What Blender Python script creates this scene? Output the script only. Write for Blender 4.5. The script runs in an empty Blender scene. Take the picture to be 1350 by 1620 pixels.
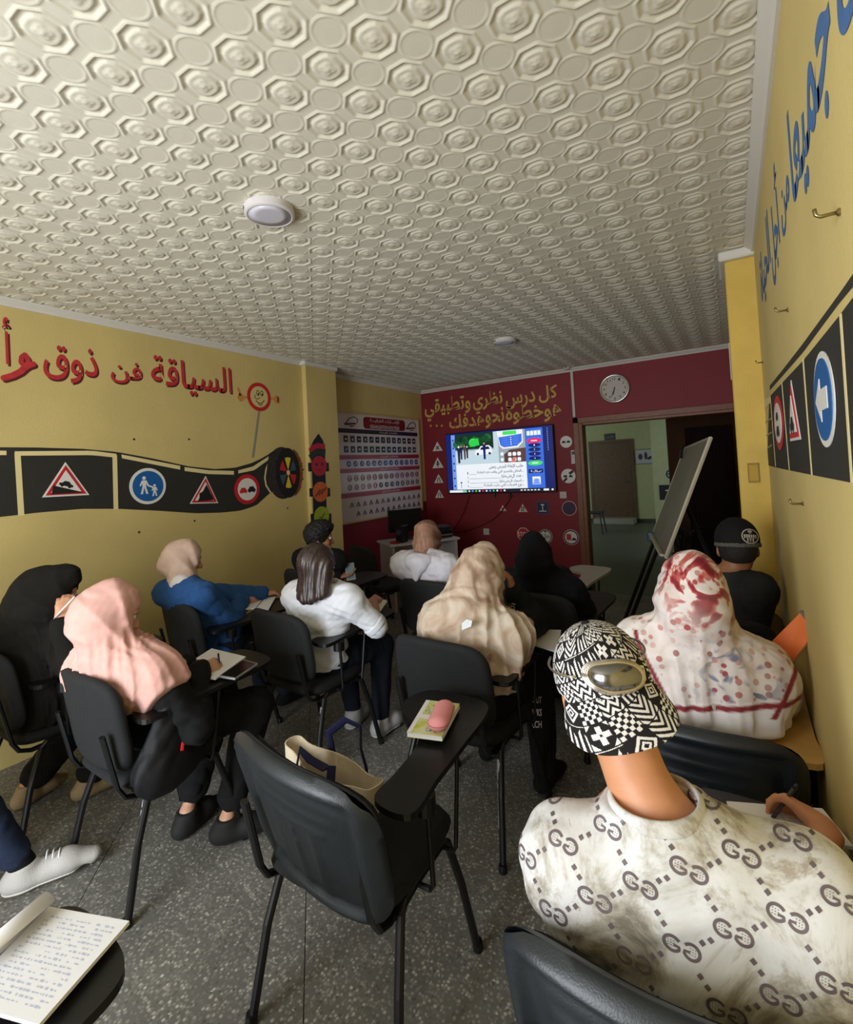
import bpy, bmesh, math, random
import numpy as np
from mathutils import Vector, Matrix
from mathutils.bvhtree import BVHTree

random.seed(7)
scene = bpy.context.scene
COL = scene.collection

# ------------------------------------------------------------------ camera
CAM_H = 1.6
cam_data = bpy.data.cameras.new('camera')
cam = bpy.data.objects.new('camera', cam_data)
COL.objects.link(cam)
FPX, PX, PY = 772.0, 675.0, 720.0            # focal length and principal point on a 1350x1620 frame
cam_data.sensor_fit = 'HORIZONTAL'
cam_data.sensor_width = 36.0
cam_data.lens = 36.0 * FPX / 1350.0
cam_data.shift_x = 0.0
cam_data.shift_y = -(810.0 - PY) / 1350.0
cam_data.clip_start = 0.02
CM = Matrix(((0.84614016, 0.05894269, 0.52969102),
             (0.5303886, 0.00439245, -0.84774326),
             (-0.05229491, 0.9982517, -0.0275459)))
cam.matrix_world = Matrix.Translation((0, 0, CAM_H)) @ CM.to_4x4()
scene.camera = cam

# ------------------------------------------------------------------ world, daylight, exposure
world = bpy.data.worlds.new('world'); scene.world = world
world.use_nodes = True
bg = world.node_tree.nodes['Background']
bg.inputs[0].default_value = (0.80, 0.90, 1.0, 1)
bg.inputs[1].default_value = 1.0

def area_light(name, loc, target, sx, sy, power, color):
    l = bpy.data.lights.new(name, 'AREA'); l.shape = 'RECTANGLE'; l.size = sx; l.size_y = sy
    l.energy = power; l.color = color
    o = bpy.data.objects.new(name, l); COL.objects.link(o)
    o.location = loc
    o.rotation_euler = (Vector(target) - Vector(loc)).to_track_quat('-Z', 'Y').to_euler()
    return o
# daylight entering by the glazed street door behind the camera
area_light('daylight_street_door', (-1.55, -1.56, 1.30), (-1.55, 2.4, 1.42), 1.5, 2.0, 132, (0.90, 0.955, 1.0))
# fill light added inside the corridor for its dim daylight, source unseen
area_light('corridor_daylight_fill', (-4.7, 9.9, 1.7), (-2.3, 12.6, 1.1), 1.6, 1.5, 22, (0.93, 1.0, 0.93))

vs = scene.view_settings
vs.view_transform = 'Standard'
try: vs.look = 'None'
except Exception: pass
vs.exposure = 0.05; vs.gamma = 1.0
vs.use_curve_mapping = False
scene.cycles.max_bounces = 8
scene.cycles.diffuse_bounces = 5

# ------------------------------------------------------------------ materials
def srgb(r, g, b):
    def f(c):
        c /= 255.0
        return c / 12.92 if c <= 0.04045 else ((c + 0.055) / 1.055) ** 2.4
    return (f(r), f(g), f(b), 1.0)

MATS = {}
def mat(name, rgb, rough=0.6, metal=0.0, var=0.0, vscale=8.0, bump=0.0, bscale=60.0, emit=0.0, spec=0.5, rgb2=None, sheen=0.0):
    """procedural principled material: base colour with noise variation and fine bump"""
    if name in MATS: return MATS[name]
    m = bpy.data.materials.new(name); m.use_nodes = True
    nt = m.node_tree; N = nt.nodes; L = nt.links
    b = N['Principled BSDF']
    col = srgb(*rgb)
    b.inputs['Base Color'].default_value = col
    b.inputs['Roughness'].default_value = rough
    b.inputs['Metallic'].default_value = metal
    b.inputs['Specular IOR Level'].default_value = spec
    if sheen: b.inputs['Sheen Weight'].default_value = sheen
    tc = N.new('ShaderNodeTexCoord')
    if var > 0 or rgb2:
        n = N.new('ShaderNodeTexNoise'); n.inputs['Scale'].default_value = vscale; n.inputs['Detail'].default_value = 5
        L.new(tc.outputs['Object'], n.inputs['Vector'])
        r = N.new('ShaderNodeValToRGB')
        c2 = srgb(*rgb2) if rgb2 else tuple(min(1, c * (1 + var)) for c in col[:3]) + (1,)
        c1 = col if rgb2 else tuple(c * (1 - var) for c in col[:3]) + (1,)
        r.color_ramp.elements[0].position = 0.35; r.color_ramp.elements[0].color = c1
        r.color_ramp.elements[1].position = 0.65; r.color_ramp.elements[1].color = c2
        L.new(n.outputs['Fac'], r.inputs['Fac']); L.new(r.outputs['Color'], b.inputs['Base Color'])
    if bump > 0:
        n2 = N.new('ShaderNodeTexNoise'); n2.inputs['Scale'].default_value = bscale; n2.inputs['Detail'].default_value = 4
        L.new(tc.outputs['Object'], n2.inputs['Vector'])
        bp = N.new('ShaderNodeBump'); bp.inputs['Strength'].default_value = bump; bp.inputs['Distance'].default_value = 0.01
        L.new(n2.outputs['Fac'], bp.inputs['Height']); L.new(bp.outputs['Normal'], b.inputs['Normal'])
    if emit > 0:
        b.inputs['Emission Color'].default_value = col; b.inputs['Emission Strength'].default_value = emit
    MATS[name] = m
    return m

# ------------------------------------------------------------------ mesh helpers
def tag(o, label, cat, group=None, kind=None):
    o['label'] = label; o['category'] = cat
    if group: o['group'] = group
    if kind: o['kind'] = kind
    return o
def structure(o, label=None):
    o['kind'] = 'structure'
    if label: o['label'] = label
    return o
def empty(name, loc=(0, 0, 0), rz=0.0, parent=None):
    o = bpy.data.objects.new(name, None); COL.objects.link(o)
    o.location = loc; o.rotation_euler = (0, 0, rz); o.empty_display_size = 0.1
    if parent: o.parent = parent
    return o
def link(name, me, mats=None, parent=None, smooth=False, loc=None):
    if mats is not None:
        for m in (mats if isinstance(mats, (list, tuple)) else [mats]): me.materials.append(m)
    if smooth and len(me.polygons):
        me.polygons.foreach_set('use_smooth', [True] * len(me.polygons))
    o = bpy.data.objects.new(name, me); COL.objects.link(o)
    if parent: o.parent = parent
    if loc: o.location = loc
    return o

class Frame:
    """a plane to lay things out on: origin + u, v, w axes (w is the outward normal)"""
    def __init__(s, o, u, v, w): s.o, s.u, s.v, s.w = Vector(o), Vector(u), Vector(v), Vector(w)
    def p(s, u, v, w=0.0): return s.o + s.u * u + s.v * v + s.w * w
    def uv(s, pt): d = Vector(pt) - s.o; return d.dot(s.u), d.dot(s.v)
XY = Frame((0, 0, 0), (1, 0, 0), (0, 1, 0), (0, 0, 1))

class MB:
    def __init__(s): s.v = []; s.f = []; s.m = []; s.cur = 0
    def add(s, vs, fs):
        n = len(s.v); s.v += [tuple(p) for p in vs]
        s.f += [tuple(i + n for i in f) for f in fs]; s.m += [s.cur] * len(fs)
        return s
    def box(s, x0, x1, y0, y1, z0, z1, fr=XY, bev=0.0):
        if bev <= 0:
            P = [fr.p(x, y, z) for z in (z0, z1) for y in (y0, y1) for x in (x0, x1)]
            return s.add(P, [(0, 2, 3, 1), (4, 5, 7, 6), (0, 1, 5, 4), (2, 6, 7, 3), (0, 4, 6, 2), (1, 3, 7, 5)])
        b = bev; V = []
        poly = [(x0 + b, y0), (x1 - b, y0), (x1, y0 + b), (x1, y1 - b), (x1 - b, y1), (x0 + b, y1), (x0, y1 - b), (x0, y0 + b)]
        inn = [(x0 + b, y0 + b), (x1 - b, y0 + b), (x1 - b, y0 + b), (x1 - b, y1 - b), (x1 - b, y1 - b), (x0 + b, y1 - b), (x0 + b, y1 - b), (x0 + b, y0 + b)]
        for z, pl in ((z0, inn), (z0 + b, poly), (z1 - b, poly), (z1, inn)): V += [fr.p(x, y, z) for x, y in pl]
        F = [tuple(range(7, -1, -1)), tuple(range(24, 32))]
        for k in range(3):
            for i in range(8): F.append((k * 8 + i, k * 8 + (i + 1) % 8, k * 8 + 8 + (i + 1) % 8, k * 8 + 8 + i))
        return s.add(V, F)
    def prism(s, poly, w0, w1, fr=XY):
        n = len(poly)
        a = sum(poly[i][0] * poly[(i + 1) % n][1] - poly[(i + 1) % n][0] * poly[i][1] for i in range(n))
        if a < 0: poly = poly[::-1]
        V = [fr.p(x, y, w0) for x, y in poly] + [fr.p(x, y, w1) for x, y in poly]
        F = [tuple(range(n - 1, -1, -1)), tuple(range(n, 2 * n))]
        F += [(i, (i + 1) % n, n + (i + 1) % n, n + i) for i in range(n)]
        return s.add(V, F)
    def ring(s, outer, inner, w0, w1, fr=XY):
        """flat ring between two outlines with the same number of points"""
        n = len(outer)
        V = [fr.p(x, y, w) for w in (w0, w1) for x, y in outer] + [fr.p(x, y, w) for w in (w0, w1) for x, y in inner]
        F = []
        for i in range(n):
            j = (i + 1) % n
            F += [(i, j, n + j, n + i), (n + i, n + j, 3 * n + j, 3 * n + i), (2 * n + j, 2 * n + i, 3 * n + i, 3 * n + j), (j, i, 2 * n + i, 2 * n + j)]
        return s.add(V, F)
    def tube(s, pts, r, n=8, caps=True, flat=None):
        """tube along points; r number or list"""
        P = [Vector(p) for p in pts]; R = r if isinstance(r, (list, tuple)) else [r] * len(P)
        up = Vector((0, 0, 1)); V = []; F = []; prev = None
        for i, p in enumerate(P):
            a = P[max(0, i - 1)]; b = P[min(len(P) - 1, i + 1)]
            t = (b - a).normalized()
            if prev is None:
                x = t.cross(up)
                if x.length < 1e-3: x = t.cross(Vector((1, 0, 0)))
            else:
                x = prev - t * prev.dot(t)
                if x.length < 1e-4: x = t.cross(up)
            x.normalize(); prev = x; y = t.cross(x)
            fy = flat if flat else 1.0
            for k in range(n):
                A = 2 * math.pi * k / n
                V.append(p + x * (R[i] * math.cos(A)) + y * (R[i] * fy * math.sin(A)))
        for i in range(len(P) - 1):
            for k in range(n):
                F.append((i * n + k, i * n + (k + 1) % n, (i + 1) * n + (k + 1) % n, (i + 1) * n + k))
        if caps:
            F.append(tuple(range(n - 1, -1, -1))); m = (len(P) - 1) * n; F.append(tuple(range(m, m + n)))
        return s.add(V, F)
    def lathe(s, prof, fr=XY, n=32, cu=0.0, cv=0.0, ang0=0.0, ang1=2 * math.pi, caps=True):
        """profile of (radius, w) turned about the frame's w axis at (cu, cv)"""
        V = []; F = []; full = abs(ang1 - ang0 - 2 * math.pi) < 1e-6
        m = n if full else n + 1
        for (r, w) in prof:
            for k in range(m):
                A = ang0 + (ang1 - ang0) * k / n
                V.append(fr.p(cu + r * math.cos(A), cv + r * math.sin(A), w))
        for i in range(len(prof) - 1):
            for k in range(n):
                k2 = (k + 1) % m
                F.append((i * m + k, i * m + k2, (i + 1) * m + k2, (i + 1) * m + k))
        if full and caps:
            if prof[0][0] > 1e-6: F.append(tuple(range(m - 1, -1, -1)))
            if prof[-1][0] > 1e-6: F.append(tuple(range((len(prof) - 1) * m, len(prof) * m)))
        return s.add(V, F)
    def grid(s, nu, nv, fn, closed_u=False):
        V = [fn(i, j) for j in range(nv) for i in range(nu)]; F = []
        for j in range(nv - 1):
            for i in range(nu if closed_u else nu - 1):
                k = (i + 1) % nu
                F.append((j * nu + i, j * nu + k, (j + 1) * nu + k, (j + 1) * nu + i))
        return s.add(V, F)
    def mesh(s, name='mesh', fix=False):
        me = bpy.data.meshes.new(name); me.from_pydata(s.v, [], s.f); 
        if any(s.m): me.polygons.foreach_set('material_index', s.m)
        me.update()
        if fix:
            b = bmesh.new(); b.from_mesh(me); bmesh.ops.recalc_face_normals(b, faces=b.faces); b.to_mesh(me); b.free()
        return me
    def build(s, name, mats, parent=None, smooth=False, fix=False, auto=None):
        me = s.mesh(name, fix); o = link(name, me, mats, parent, smooth)
        if auto is not None and smooth:
            me.set_sharp_from_angle(angle=math.radians(auto))
        return o

def circle(cu, cv, r, n=32, ry=None, a0=0.0):
    ry = r if ry is None else ry
    return [(cu + r * math.cos(a0 + 2 * math.pi * i / n), cv + ry * math.sin(a0 + 2 * math.pi * i / n)) for i in range(n)]
def rrect(x0, x1, y0, y1, r, n=5):
    o = []
    for cx, cy, a in ((x1 - r, y1 - r, 0), (x0 + r, y1 - r, 90), (x0 + r, y0 + r, 180), (x1 - r, y0 + r, 270)):
        for k in range(n + 1):
            A = math.radians(a + 90 * k / n); o.append((cx + r * math.cos(A), cy + r * math.sin(A)))
    return o
def stroke2(pts, w, w2=None):
    """thick polyline outline in 2D (open path) as a polygon"""
    w2 = w if w2 is None else w2; L = []; R = []; n = len(pts)
    for i, (x, y) in enumerate(pts):
        a = pts[max(0, i - 1)]; b = pts[min(n - 1, i + 1)]
        dx, dy = b[0] - a[0], b[1] - a[1]; l = math.hypot(dx, dy) or 1
        ww = (w + (w2 - w) * i / max(1, n - 1)) / 2
        L.append((x - dy / l * ww, y + dx / l * ww)); R.append((x + dy / l * ww, y - dx / l * ww))
    return L + R[::-1]

# pixel of the photograph -> point on a real plane of the room
def ray(px, py):
    return CM @ Vector((px - PX, -(py - PY), -FPX))
def on_plane(px, py, axis, val):
    r = ray(px, py); o = Vector((0, 0, CAM_H)); t = (val - o[axis]) / r[axis]
    return o + r * t

# ------------------------------------------------------------------ lettering
AR = {  # isolated, final, initial, medial
 'ا': (0xFE8D, 0xFE8E, 0, 0), 'أ': (0xFE83, 0xFE84, 0, 0), 'إ': (0xFE87, 0xFE88, 0, 0), 'ة': (0xFE93, 0xFE94, 0, 0), 'د': (0xFEA9, 0xFEAA, 0, 0),
 'ذ': (0xFEAB, 0xFEAC, 0, 0), 'ر': (0xFEAD, 0xFEAE, 0, 0), 'و': (0xFEED, 0xFEEE, 0, 0), 'ى': (0xFEEF, 0xFEF0, 0, 0), 'ء': (0xFE80, 0, 0, 0),
 'ب': (0xFE8F, 0xFE90, 0xFE91, 0xFE92), 'ت': (0xFE95, 0xFE96, 0xFE97, 0xFE98), 'ث': (0xFE99, 0xFE9A, 0xFE9B, 0xFE9C), 'ج': (0xFE9D, 0xFE9E, 0xFE9F, 0xFEA0),
 'ح': (0xFEA1, 0xFEA2, 0xFEA3, 0xFEA4), 'خ': (0xFEA5, 0xFEA6, 0xFEA7, 0xFEA8), 'س': (0xFEB1, 0xFEB2, 0xFEB3, 0xFEB4), 'ش': (0xFEB5, 0xFEB6, 0xFEB7, 0xFEB8),
 'ص': (0xFEB9, 0xFEBA, 0xFEBB, 0xFEBC), 'ط': (0xFEC1, 0xFEC2, 0xFEC3, 0xFEC4), 'ظ': (0xFEC5, 0xFEC6, 0xFEC7, 0xFEC8), 'ع': (0xFEC9, 0xFECA, 0xFECB, 0xFECC),
 'ف': (0xFED1, 0xFED2, 0xFED3, 0xFED4), 'ق': (0xFED5, 0xFED6, 0xFED7, 0xFED8), 'ك': (0xFED9, 0xFEDA, 0xFEDB, 0xFEDC), 'ل': (0xFEDD, 0xFEDE, 0xFEDF, 0xFEE0),
 'م': (0xFEE1, 0xFEE2, 0xFEE3, 0xFEE4), 'ن': (0xFEE5, 0xFEE6, 0xFEE7, 0xFEE8), 'ه': (0xFEE9, 0xFEEA, 0xFEEB, 0xFEEC), 'ي': (0xFEF1, 0xFEF2, 0xFEF3, 0xFEF4),
 'ـ': (0x640, 0x640, 0x640, 0x640)}
def shape(t):
    out = []
    for i, ch in enumerate(t):
        if ch not in AR: out.append(ch); continue
        pj = i > 0 and t[i - 1] in AR and AR[t[i - 1]][2]
        nj = i + 1 < len(t) and t[i + 1] in AR and AR[ch][2] and AR[t[i + 1]][1]
        f = AR[ch][3] if (pj and nj) else AR[ch][1] if pj else AR[ch][2] if nj else AR[ch][0]
        out.append(chr(f or AR[ch][0]))
    return ''.join(reversed(out))
def text_2d(s, bold=0.0):
    """filled outline mesh of a string in its own plane: verts (n,2), faces"""
    c = bpy.data.curves.new('lettering_curve', 'FONT'); c.body = s; c.size = 1.0; c.resolution_u = 3; c.offset = bold
    o = bpy.data.objects.new('lettering_curve', c); COL.objects.link(o)
    dg = bpy.context.evaluated_depsgraph_get(); dg.update()
    me = o.evaluated_get(dg).to_mesh()
    V = [(v.co.x, v.co.y) for v in me.vertices]; F = [tuple(p.vertices) for p in me.polygons]
    o.evaluated_get(dg).to_mesh_clear()
    bpy.data.objects.remove(o); bpy.data.curves.remove(c)
    return V, F
def text_fit(mb, s, fr, u0, u1, v0, v1, w, arabic=False, bold=0.0, warp=None, thick=0.0):
    """lettering stretched into the box u0..u1, v0..v1 of a frame, lying w above it"""
    V, F = text_2d(shape(s) if arabic else s, bold)
    if not V: return
    xs = [p[0] for p in V]; ys = [p[1] for p in V]
    x0, x1, y0, y1 = min(xs), max(xs), min(ys), max(ys)
    P = []
    for x, y in V:
        u = u0 + (x - x0) / max(1e-6, x1 - x0) * (u1 - u0); v = v0 + (y - y0) / max(1e-6, y1 - y0) * (v1 - v0)
        if warp: u, v = warp(u, v)
        P.append((u, v))
    mb.add([fr.p(u, v, w) for u, v in P], F)
# ================================================================== the room
XL, XR, YF, YB, H = -3.655, 0.17, 6.12, -1.38, 2.753
XL2 = -3.87                       # left wall beyond the pillar
M_yellow = mat('yellow_wall_paint', (206, 184, 118), 0.75, var=0.06, vscale=2.0, bump=0.12, bscale=90)
M_red = mat('red_wall_paint', (132, 26, 38), 0.6, var=0.08, vscale=1.6, bump=0.10, bscale=80)
M_white_trim = mat('white_cornice_paint', (214, 210, 200), 0.7, bump=0.05)
M_ceil = mat('cream_polystyrene', (214, 208, 192), 0.8, var=0.02, vscale=3, bump=0.03, bscale=200)
M_shadewall = mat('shade_brown_wall', (74, 48, 28), 0.8, spec=0.15, var=0.1, bump=0.06)  # unlit yellow corridor wall, its shade put into the brown colour
M_hall = mat('pale_green_cream_paint', (176, 182, 140), 0.8, var=0.04, bump=0.05)

FL = Frame((XL, 0, 0), (0, 1, 0), (0, 0, 1), (1, 0, 0))       # left wall: u = y, v = z
FL2 = Frame((XL2, 0, 0), (0, 1, 0), (0, 0, 1), (1, 0, 0))
FF = Frame((0, YF, 0), (1, 0, 0), (0, 0, 1), (0, -1, 0))      # far wall: u = x, v = z
FR = Frame((XR, 0, 0), (0, -1, 0), (0, 0, 1), (-1, 0, 0))     # right wall: u = -y, v = z

def terrazzo():
    m = bpy.data.materials.new('grey_terrazzo'); m.use_nodes = True
    nt = m.node_tree; N = nt.nodes; L = nt.links; b = N['Principled BSDF']
    tc = N.new('ShaderNodeNewGeometry')
    v = N.new('ShaderNodeTexVoronoi'); v.inputs['Scale'].default_value = 90; v.feature = 'F1'
    L.new(tc.outputs['Position'], v.inputs['Vector'])
    hs = N.new('ShaderNodeSeparateColor'); L.new(v.outputs['Color'], hs.inputs[0])
    r = N.new('ShaderNodeValToRGB'); e = r.color_ramp.elements
    e[0].position = 0.0; e[0].color = srgb(92, 90, 85); e[1].position = 1.0; e[1].color = srgb(198, 194, 184)
    for p, c in ((0.35, (132, 129, 122)), (0.7, (152, 149, 140)), (0.88, (174, 170, 160))):
        q = e.new(p); q.color = srgb(*c)
    L.new(hs.outputs[0], r.inputs['Fac'])
    r2 = N.new('ShaderNodeValToRGB'); r2.color_ramp.elements[0].position = 0.30; r2.color_ramp.elements[0].color = (1, 1, 1, 1)
    r2.color_ramp.elements[1].position = 0.62; r2.color_ramp.elements[1].color = (0, 0, 0, 1)
    L.new(v.outputs['Distance'], r2.inputs['Fac'])
    mx = N.new('ShaderNodeMix'); mx.data_type = 'RGBA'
    mx.inputs['A'].default_value = srgb(114, 112, 106)
    L.new(r2.outputs['Color'], mx.inputs['Factor']); L.new(r.outputs['Color'], mx.inputs['B'])
    n = N.new('ShaderNodeTexNoise'); n.inputs['Scale'].default_value = 2.5; n.inputs['Detail'].default_value = 6
    L.new(tc.outputs['Position'], n.inputs['Vector'])
    r3 = N.new('ShaderNodeValToRGB'); r3.color_ramp.elements[0].position = 0.3; r3.color_ramp.elements[0].color = (0.72, 0.72, 0.72, 1)
    r3.color_ramp.elements[1].position = 0.7; r3.color_ramp.elements[1].color = (1.1, 1.1, 1.1, 1)
    L.new(n.outputs['Fac'], r3.inputs['Fac'])
    m2 = N.new('ShaderNodeMix'); m2.data_type = 'RGBA'; m2.blend_type = 'MULTIPLY'; m2.inputs['Factor'].default_value = 1
    L.new(mx.outputs['Result'], m2.inputs['A']); L.new(r3.outputs['Color'], m2.inputs['B'])
    L.new(m2.outputs['Result'], b.inputs['Base Color'])
    b.inputs['Roughness'].default_value = 0.5; b.inputs['Specular IOR Level'].default_value = 0.35
    return m
M_terr = terrazzo()
M_grout = mat('dark_floor_joint', (40, 38, 35), 0.9)

# floor: a base slab with terrazzo slabs laid on it, joints recessed
floor = structure(MB().box(-4.1, 0.35, YB - 0.12, YF, -0.12, -0.004).build('floor', M_grout), 'grey terrazzo floor laid in large square slabs')
# the slabs lie diagonally to the walls
def clip_poly(poly, a, b, c):
    """keep the part of a polygon where a*x + b*y <= c"""
    o = []
    for i in range(len(poly)):
        p, q = poly[i], poly[(i + 1) % len(poly)]; dp, dq = a * p[0] + b * p[1] - c, a * q[0] + b * q[1] - c
        if dp <= 0: o.append(p)
        if (dp < 0) != (dq < 0) and dp != dq: t = dp / (dp - dq); o.append((p[0] + (q[0] - p[0]) * t, p[1] + (q[1] - p[1]) * t))
    return o
TS = 1.207; GP = 0.0022
for i in range(-6, 9):
    for j in range(-6, 9):
        s0, s1 = -.147 + TS * i + GP, -.147 + TS * (i + 1) - GP; d0, d1 = 3.145 + TS * j + GP, 3.145 + TS * (j + 1) - GP
        poly = [((s - d) / 2, (s + d) / 2) for s, d in ((s0, d0), (s1, d0), (s1, d1), (s0, d1))]
        for a, b, c in ((-1, 0, 3.87), (1, 0, .17), (0, -1, -YB), (0, 1, YF)):
            if poly: poly = clip_poly(poly, a, b, c)
        if len(poly) < 3: continue
        cx = sum(p[0] for p in poly) / len(poly); cy = sum(p[1] for p in poly) / len(poly)
        o = MB().prism([(x - cx, y - cy) for x, y in poly], -.012, 0.0).build('floor_slab', M_terr, floor); o.location = (cx, cy, 0)

# walls
wl = MB()
wl.box(XL - 0.4, XL, YB - 0.12, 3.54, 0, H + 0.12)
wl.box(XL2 - 0.2, XL2, 3.54, YF + 0.15, 0, H + 0.12)
wall_left = structure(wl.build('wall_left', M_yellow), 'yellow painted left wall with a mural of a road')
wl = MB().box(XL - 0.3, XL + 0.055, 3.54, 3.98, 0, H - 0.03)
structure(wl.build('trim_1', M_yellow), 'yellow pillar on the left wall painted with a traffic light')
structure(MB().box(XL - 0.3, XL + 0.085, 3.50, 3.99, H - 0.045, H - 0.0, bev=0.008).build('trim_2', M_white_trim), 'small white cap on top of the left pillar')
# red dado on the far part of the left wall
structure(MB().box(XL2, XL2 + 0.004, 3.98, YF, 0.0, 1.12).build('trim_3', M_red), 'dark red painted lower part of the left wall under the banner')

XD0, ZD = -1.575, 2.06            # far opening: left jamb and head height
fw = MB()
fw.box(XL2 - 0.2, XD0, YF, YF + 0.15, 0, H + 0.12)
fw.box(XD0, XR + 0.25, YF, YF + 0.15, ZD, H + 0.12)
wall_far = structure(fw.build('wall_far', M_red), 'dark red far wall with television and wide opening')
structure(MB().box(XR, XR + 0.2, YB - 0.12, YF + 0.15, 0, H + 0.12).build('wall_right', M_yellow), 'yellow painted right wall with blue lettering')
structure(MB().box(0.028, XR + 0.05, 3.30, 3.62, 0, H - 0.055, bev=0.006).build('trim_4', mat('ochre_yellow_paint', (212, 178, 84), 0.7, var=0.05, bump=0.12, bscale=90)), 'ochre yellow pillar on the right wall')
structure(MB().box(0.0, XR + 0.05, 3.27, 3.64, H - 0.055, H, bev=0.008).build('trim_5', M_white_trim), 'white cap on top of the right pillar')
# back wall with the glazed street door the daylight comes through
bw = MB()
bw.box(XL - 0.2, -2.35, YB - 0.12, YB, 0, H + 0.12); bw.box(-0.75, XR + 0.2, YB - 0.12, YB, 0, H + 0.12); bw.box(-2.35, -0.75, YB - 0.12, YB, 2.35, H + 0.12)
structure(bw.build('wall_back', M_yellow), 'yellow back wall with glazed street door')
M_alu = mat('white_aluminium', (205, 205, 202), 0.4, metal=0.3)
d1 = MB()
d1.box(-2.35, -2.29, YB - 0.09, YB - 0.03, 0, 2.35); d1.box(-0.81, -0.75, YB - 0.09, YB - 0.03, 0, 2.35); d1.box(-2.29, -0.81, YB - 0.09, YB - 0.03, 2.29, 2.35); d1.box(-2.29, -0.81, YB - 0.09, YB - 0.03, 0.0, 0.12)
structure(d1.build('door_1', M_alu), 'white aluminium frame of the street door')

# ceiling: embossed polystyrene tiles, 3 x 3 motifs on each
ceiling = structure(MB().box(-4.1, 0.35, YB - 0.12, YF + 0.15, H + 0.03, H + 0.13).build('ceiling', M_ceil), 'cream ceiling of embossed polystyrene tiles')
def motif(x, y, p=0.5 / 3):
    x = (x % p) - p / 2; y = (y % p) - p / 2
    ax, ay = np.abs(x), np.abs(y)
    d8 = np.maximum(np.maximum(ax, ay), (ax + ay) * 0.7071 * 1.0)
    r = np.hypot(x, y); th = np.arctan2(y, x)
    g = lambda t, w: np.exp(-(t / w) ** 2)
    ss = lambda a, b, t: (lambda q: q * q * (3 - 2 * q))(np.clip((t - a) / (b - a), 0, 1))
    cx, cy = p / 2 - ax, p / 2 - ay
    rc = np.hypot(cx, cy)                                # distance to the disc at the corner
    R = 0.0610
    h = 0.0050 * g(d8 - R, 0.0040)                       # octagon rim
    h -= 0.0030 * (1 - ss(R - 0.013, R - 0.004, d8))     # sunk field
    lob = np.abs(np.cos(2 * th)) ** .6
    pl = 0.042 + 0.006 * (1 - lob) - .002               # plate with notched corners
    h += 0.0062 * (1 - ss(pl - 0.004, pl + 0.004, d8 * .55 + r * .45))
    h -= 0.0012 * (1 - ss(0.026, 0.032, r))
    for k in range(4):
        a = math.pi / 4 + k * math.pi / 2
        q = np.hypot(x - 0.0140 * math.cos(a), y - 0.0140 * math.sin(a))
        h += 0.0060 * g(q, 0.0095) - 0.0042 * g(q, 0.0045)
    h += 0.0045 * g(r, 0.0050)
    disc = 1 - ss(0.043, 0.0465, rc)
    h = h * (1 - disc) + 0.0010 * disc + 0.0030 * g(rc - 0.0460, 0.0028)
    return h
tile_ceil = {}
def ceil_tile(w, d, n=120):
    k = (round(w, 3), round(d, 3))
    if k in tile_ceil: return tile_ceil[k]
    nx = max(2, int(n * w / 0.5) + 1); ny = max(2, int(n * d / 0.5) + 1)
    X, Y = np.meshgrid(np.linspace(0, w, nx), np.linspace(0, d, ny))
    Z = -motif(X, Y)
    V = np.stack([X, Y, Z], -1).reshape(-1, 3)
    i = np.arange(nx * ny).reshape(ny, nx)
    F = np.stack([i[:-1, :-1], i[1:, :-1], i[1:, 1:], i[:-1, 1:]], -1).reshape(-1, 4)
    me = bpy.data.meshes.new('ceiling_tile'); me.from_pydata(V.tolist(), [], F.tolist()); me.materials.append(M_ceil)
    me.polygons.foreach_set('use_smooth', [True] * len(me.polygons)); me.update()
    tile_ceil[k] = me
    return me
nx = 9; ny = 17
for i in range(nx):
    x1 = XR - 0.5 * i; x0 = max(x1 - 0.5, XL2)
    for j in range(ny):
        y0 = YB + 0.5 * j; y1 = min(y0 + 0.5, YF)
        if y1 - y0 < 0.01 or x1 - x0 < 0.01: continue
        o = bpy.data.objects.new('ceiling_tile', ceil_tile(x1 - x0, y1 - y0)); COL.objects.link(o)
        o.location = (x0, y0, H + 0.004); o.parent = ceiling
# cornice strips
def cornice(name, p0, p1, nrm, lab):
    p0 = Vector(p0); p1 = Vector(p1); t = (p1 - p0).normalized(); L_ = (p1 - p0).length
    fr = Frame(p0, t, nrm, (0, 0, -1))
    V = []; prof = [(0, 0), (0.045, 0), (0.042, 0.010), (0.018, 0.032), (0.010, 0.045), (0, 0.045)]
    mb = MB(); mb.grid(6, 2, lambda i, j: fr.p(L_ * j, prof[i][0], prof[i][1]), closed_u=True)
    return structure(mb.build(name, M_white_trim, fix=True), lab)
cornice('trim_6', (XL, YB, H + 0.002), (XL, 3.51, H + 0.002), (1, 0, 0), 'white cornice along the left wall')
cornice('trim_7', (XL2, 3.98, H + 0.002), (XL2, YF, H + 0.002), (1, 0, 0), 'white cornice along the left wall beyond the pillar')
cornice('trim_8', (XL2, YF, H + 0.002), (XR, YF, H + 0.002), (0, -1, 0), 'white cornice along the red far wall')
cornice('trim_9', (XR, YB, H + 0.002), (XR, 3.28, H + 0.002), (-1, 0, 0), 'white cornice along the right wall')

# wooden frame of the far opening
M_frame = mat('brown_wood_frame', (128, 74, 44), 0.45, var=0.15, vscale=20)
dj = MB()
dj.box(XD0 - 0.075, XD0 - 0.005, YF - 0.022, YF - 0.0, 0, ZD + 0.07, bev=0.006)
dj.box(XD0 - 0.015, XD0 + 0.035, YF - 0.012, YF + 0.16, 0, ZD + 0.02, bev=0.006)
dj.box(XD0 - 0.075, XR, YF - 0.022, YF - 0.0, ZD - 0.0, ZD + 0.07, bev=0.006)
dj.box(XD0 + 0.035, XR, YF - 0.012, YF + 0.16, ZD - 0.03, ZD + 0.02, bev=0.006)
structure(dj.build('door_2', M_frame), 'brown wooden frame around the far opening')

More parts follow.
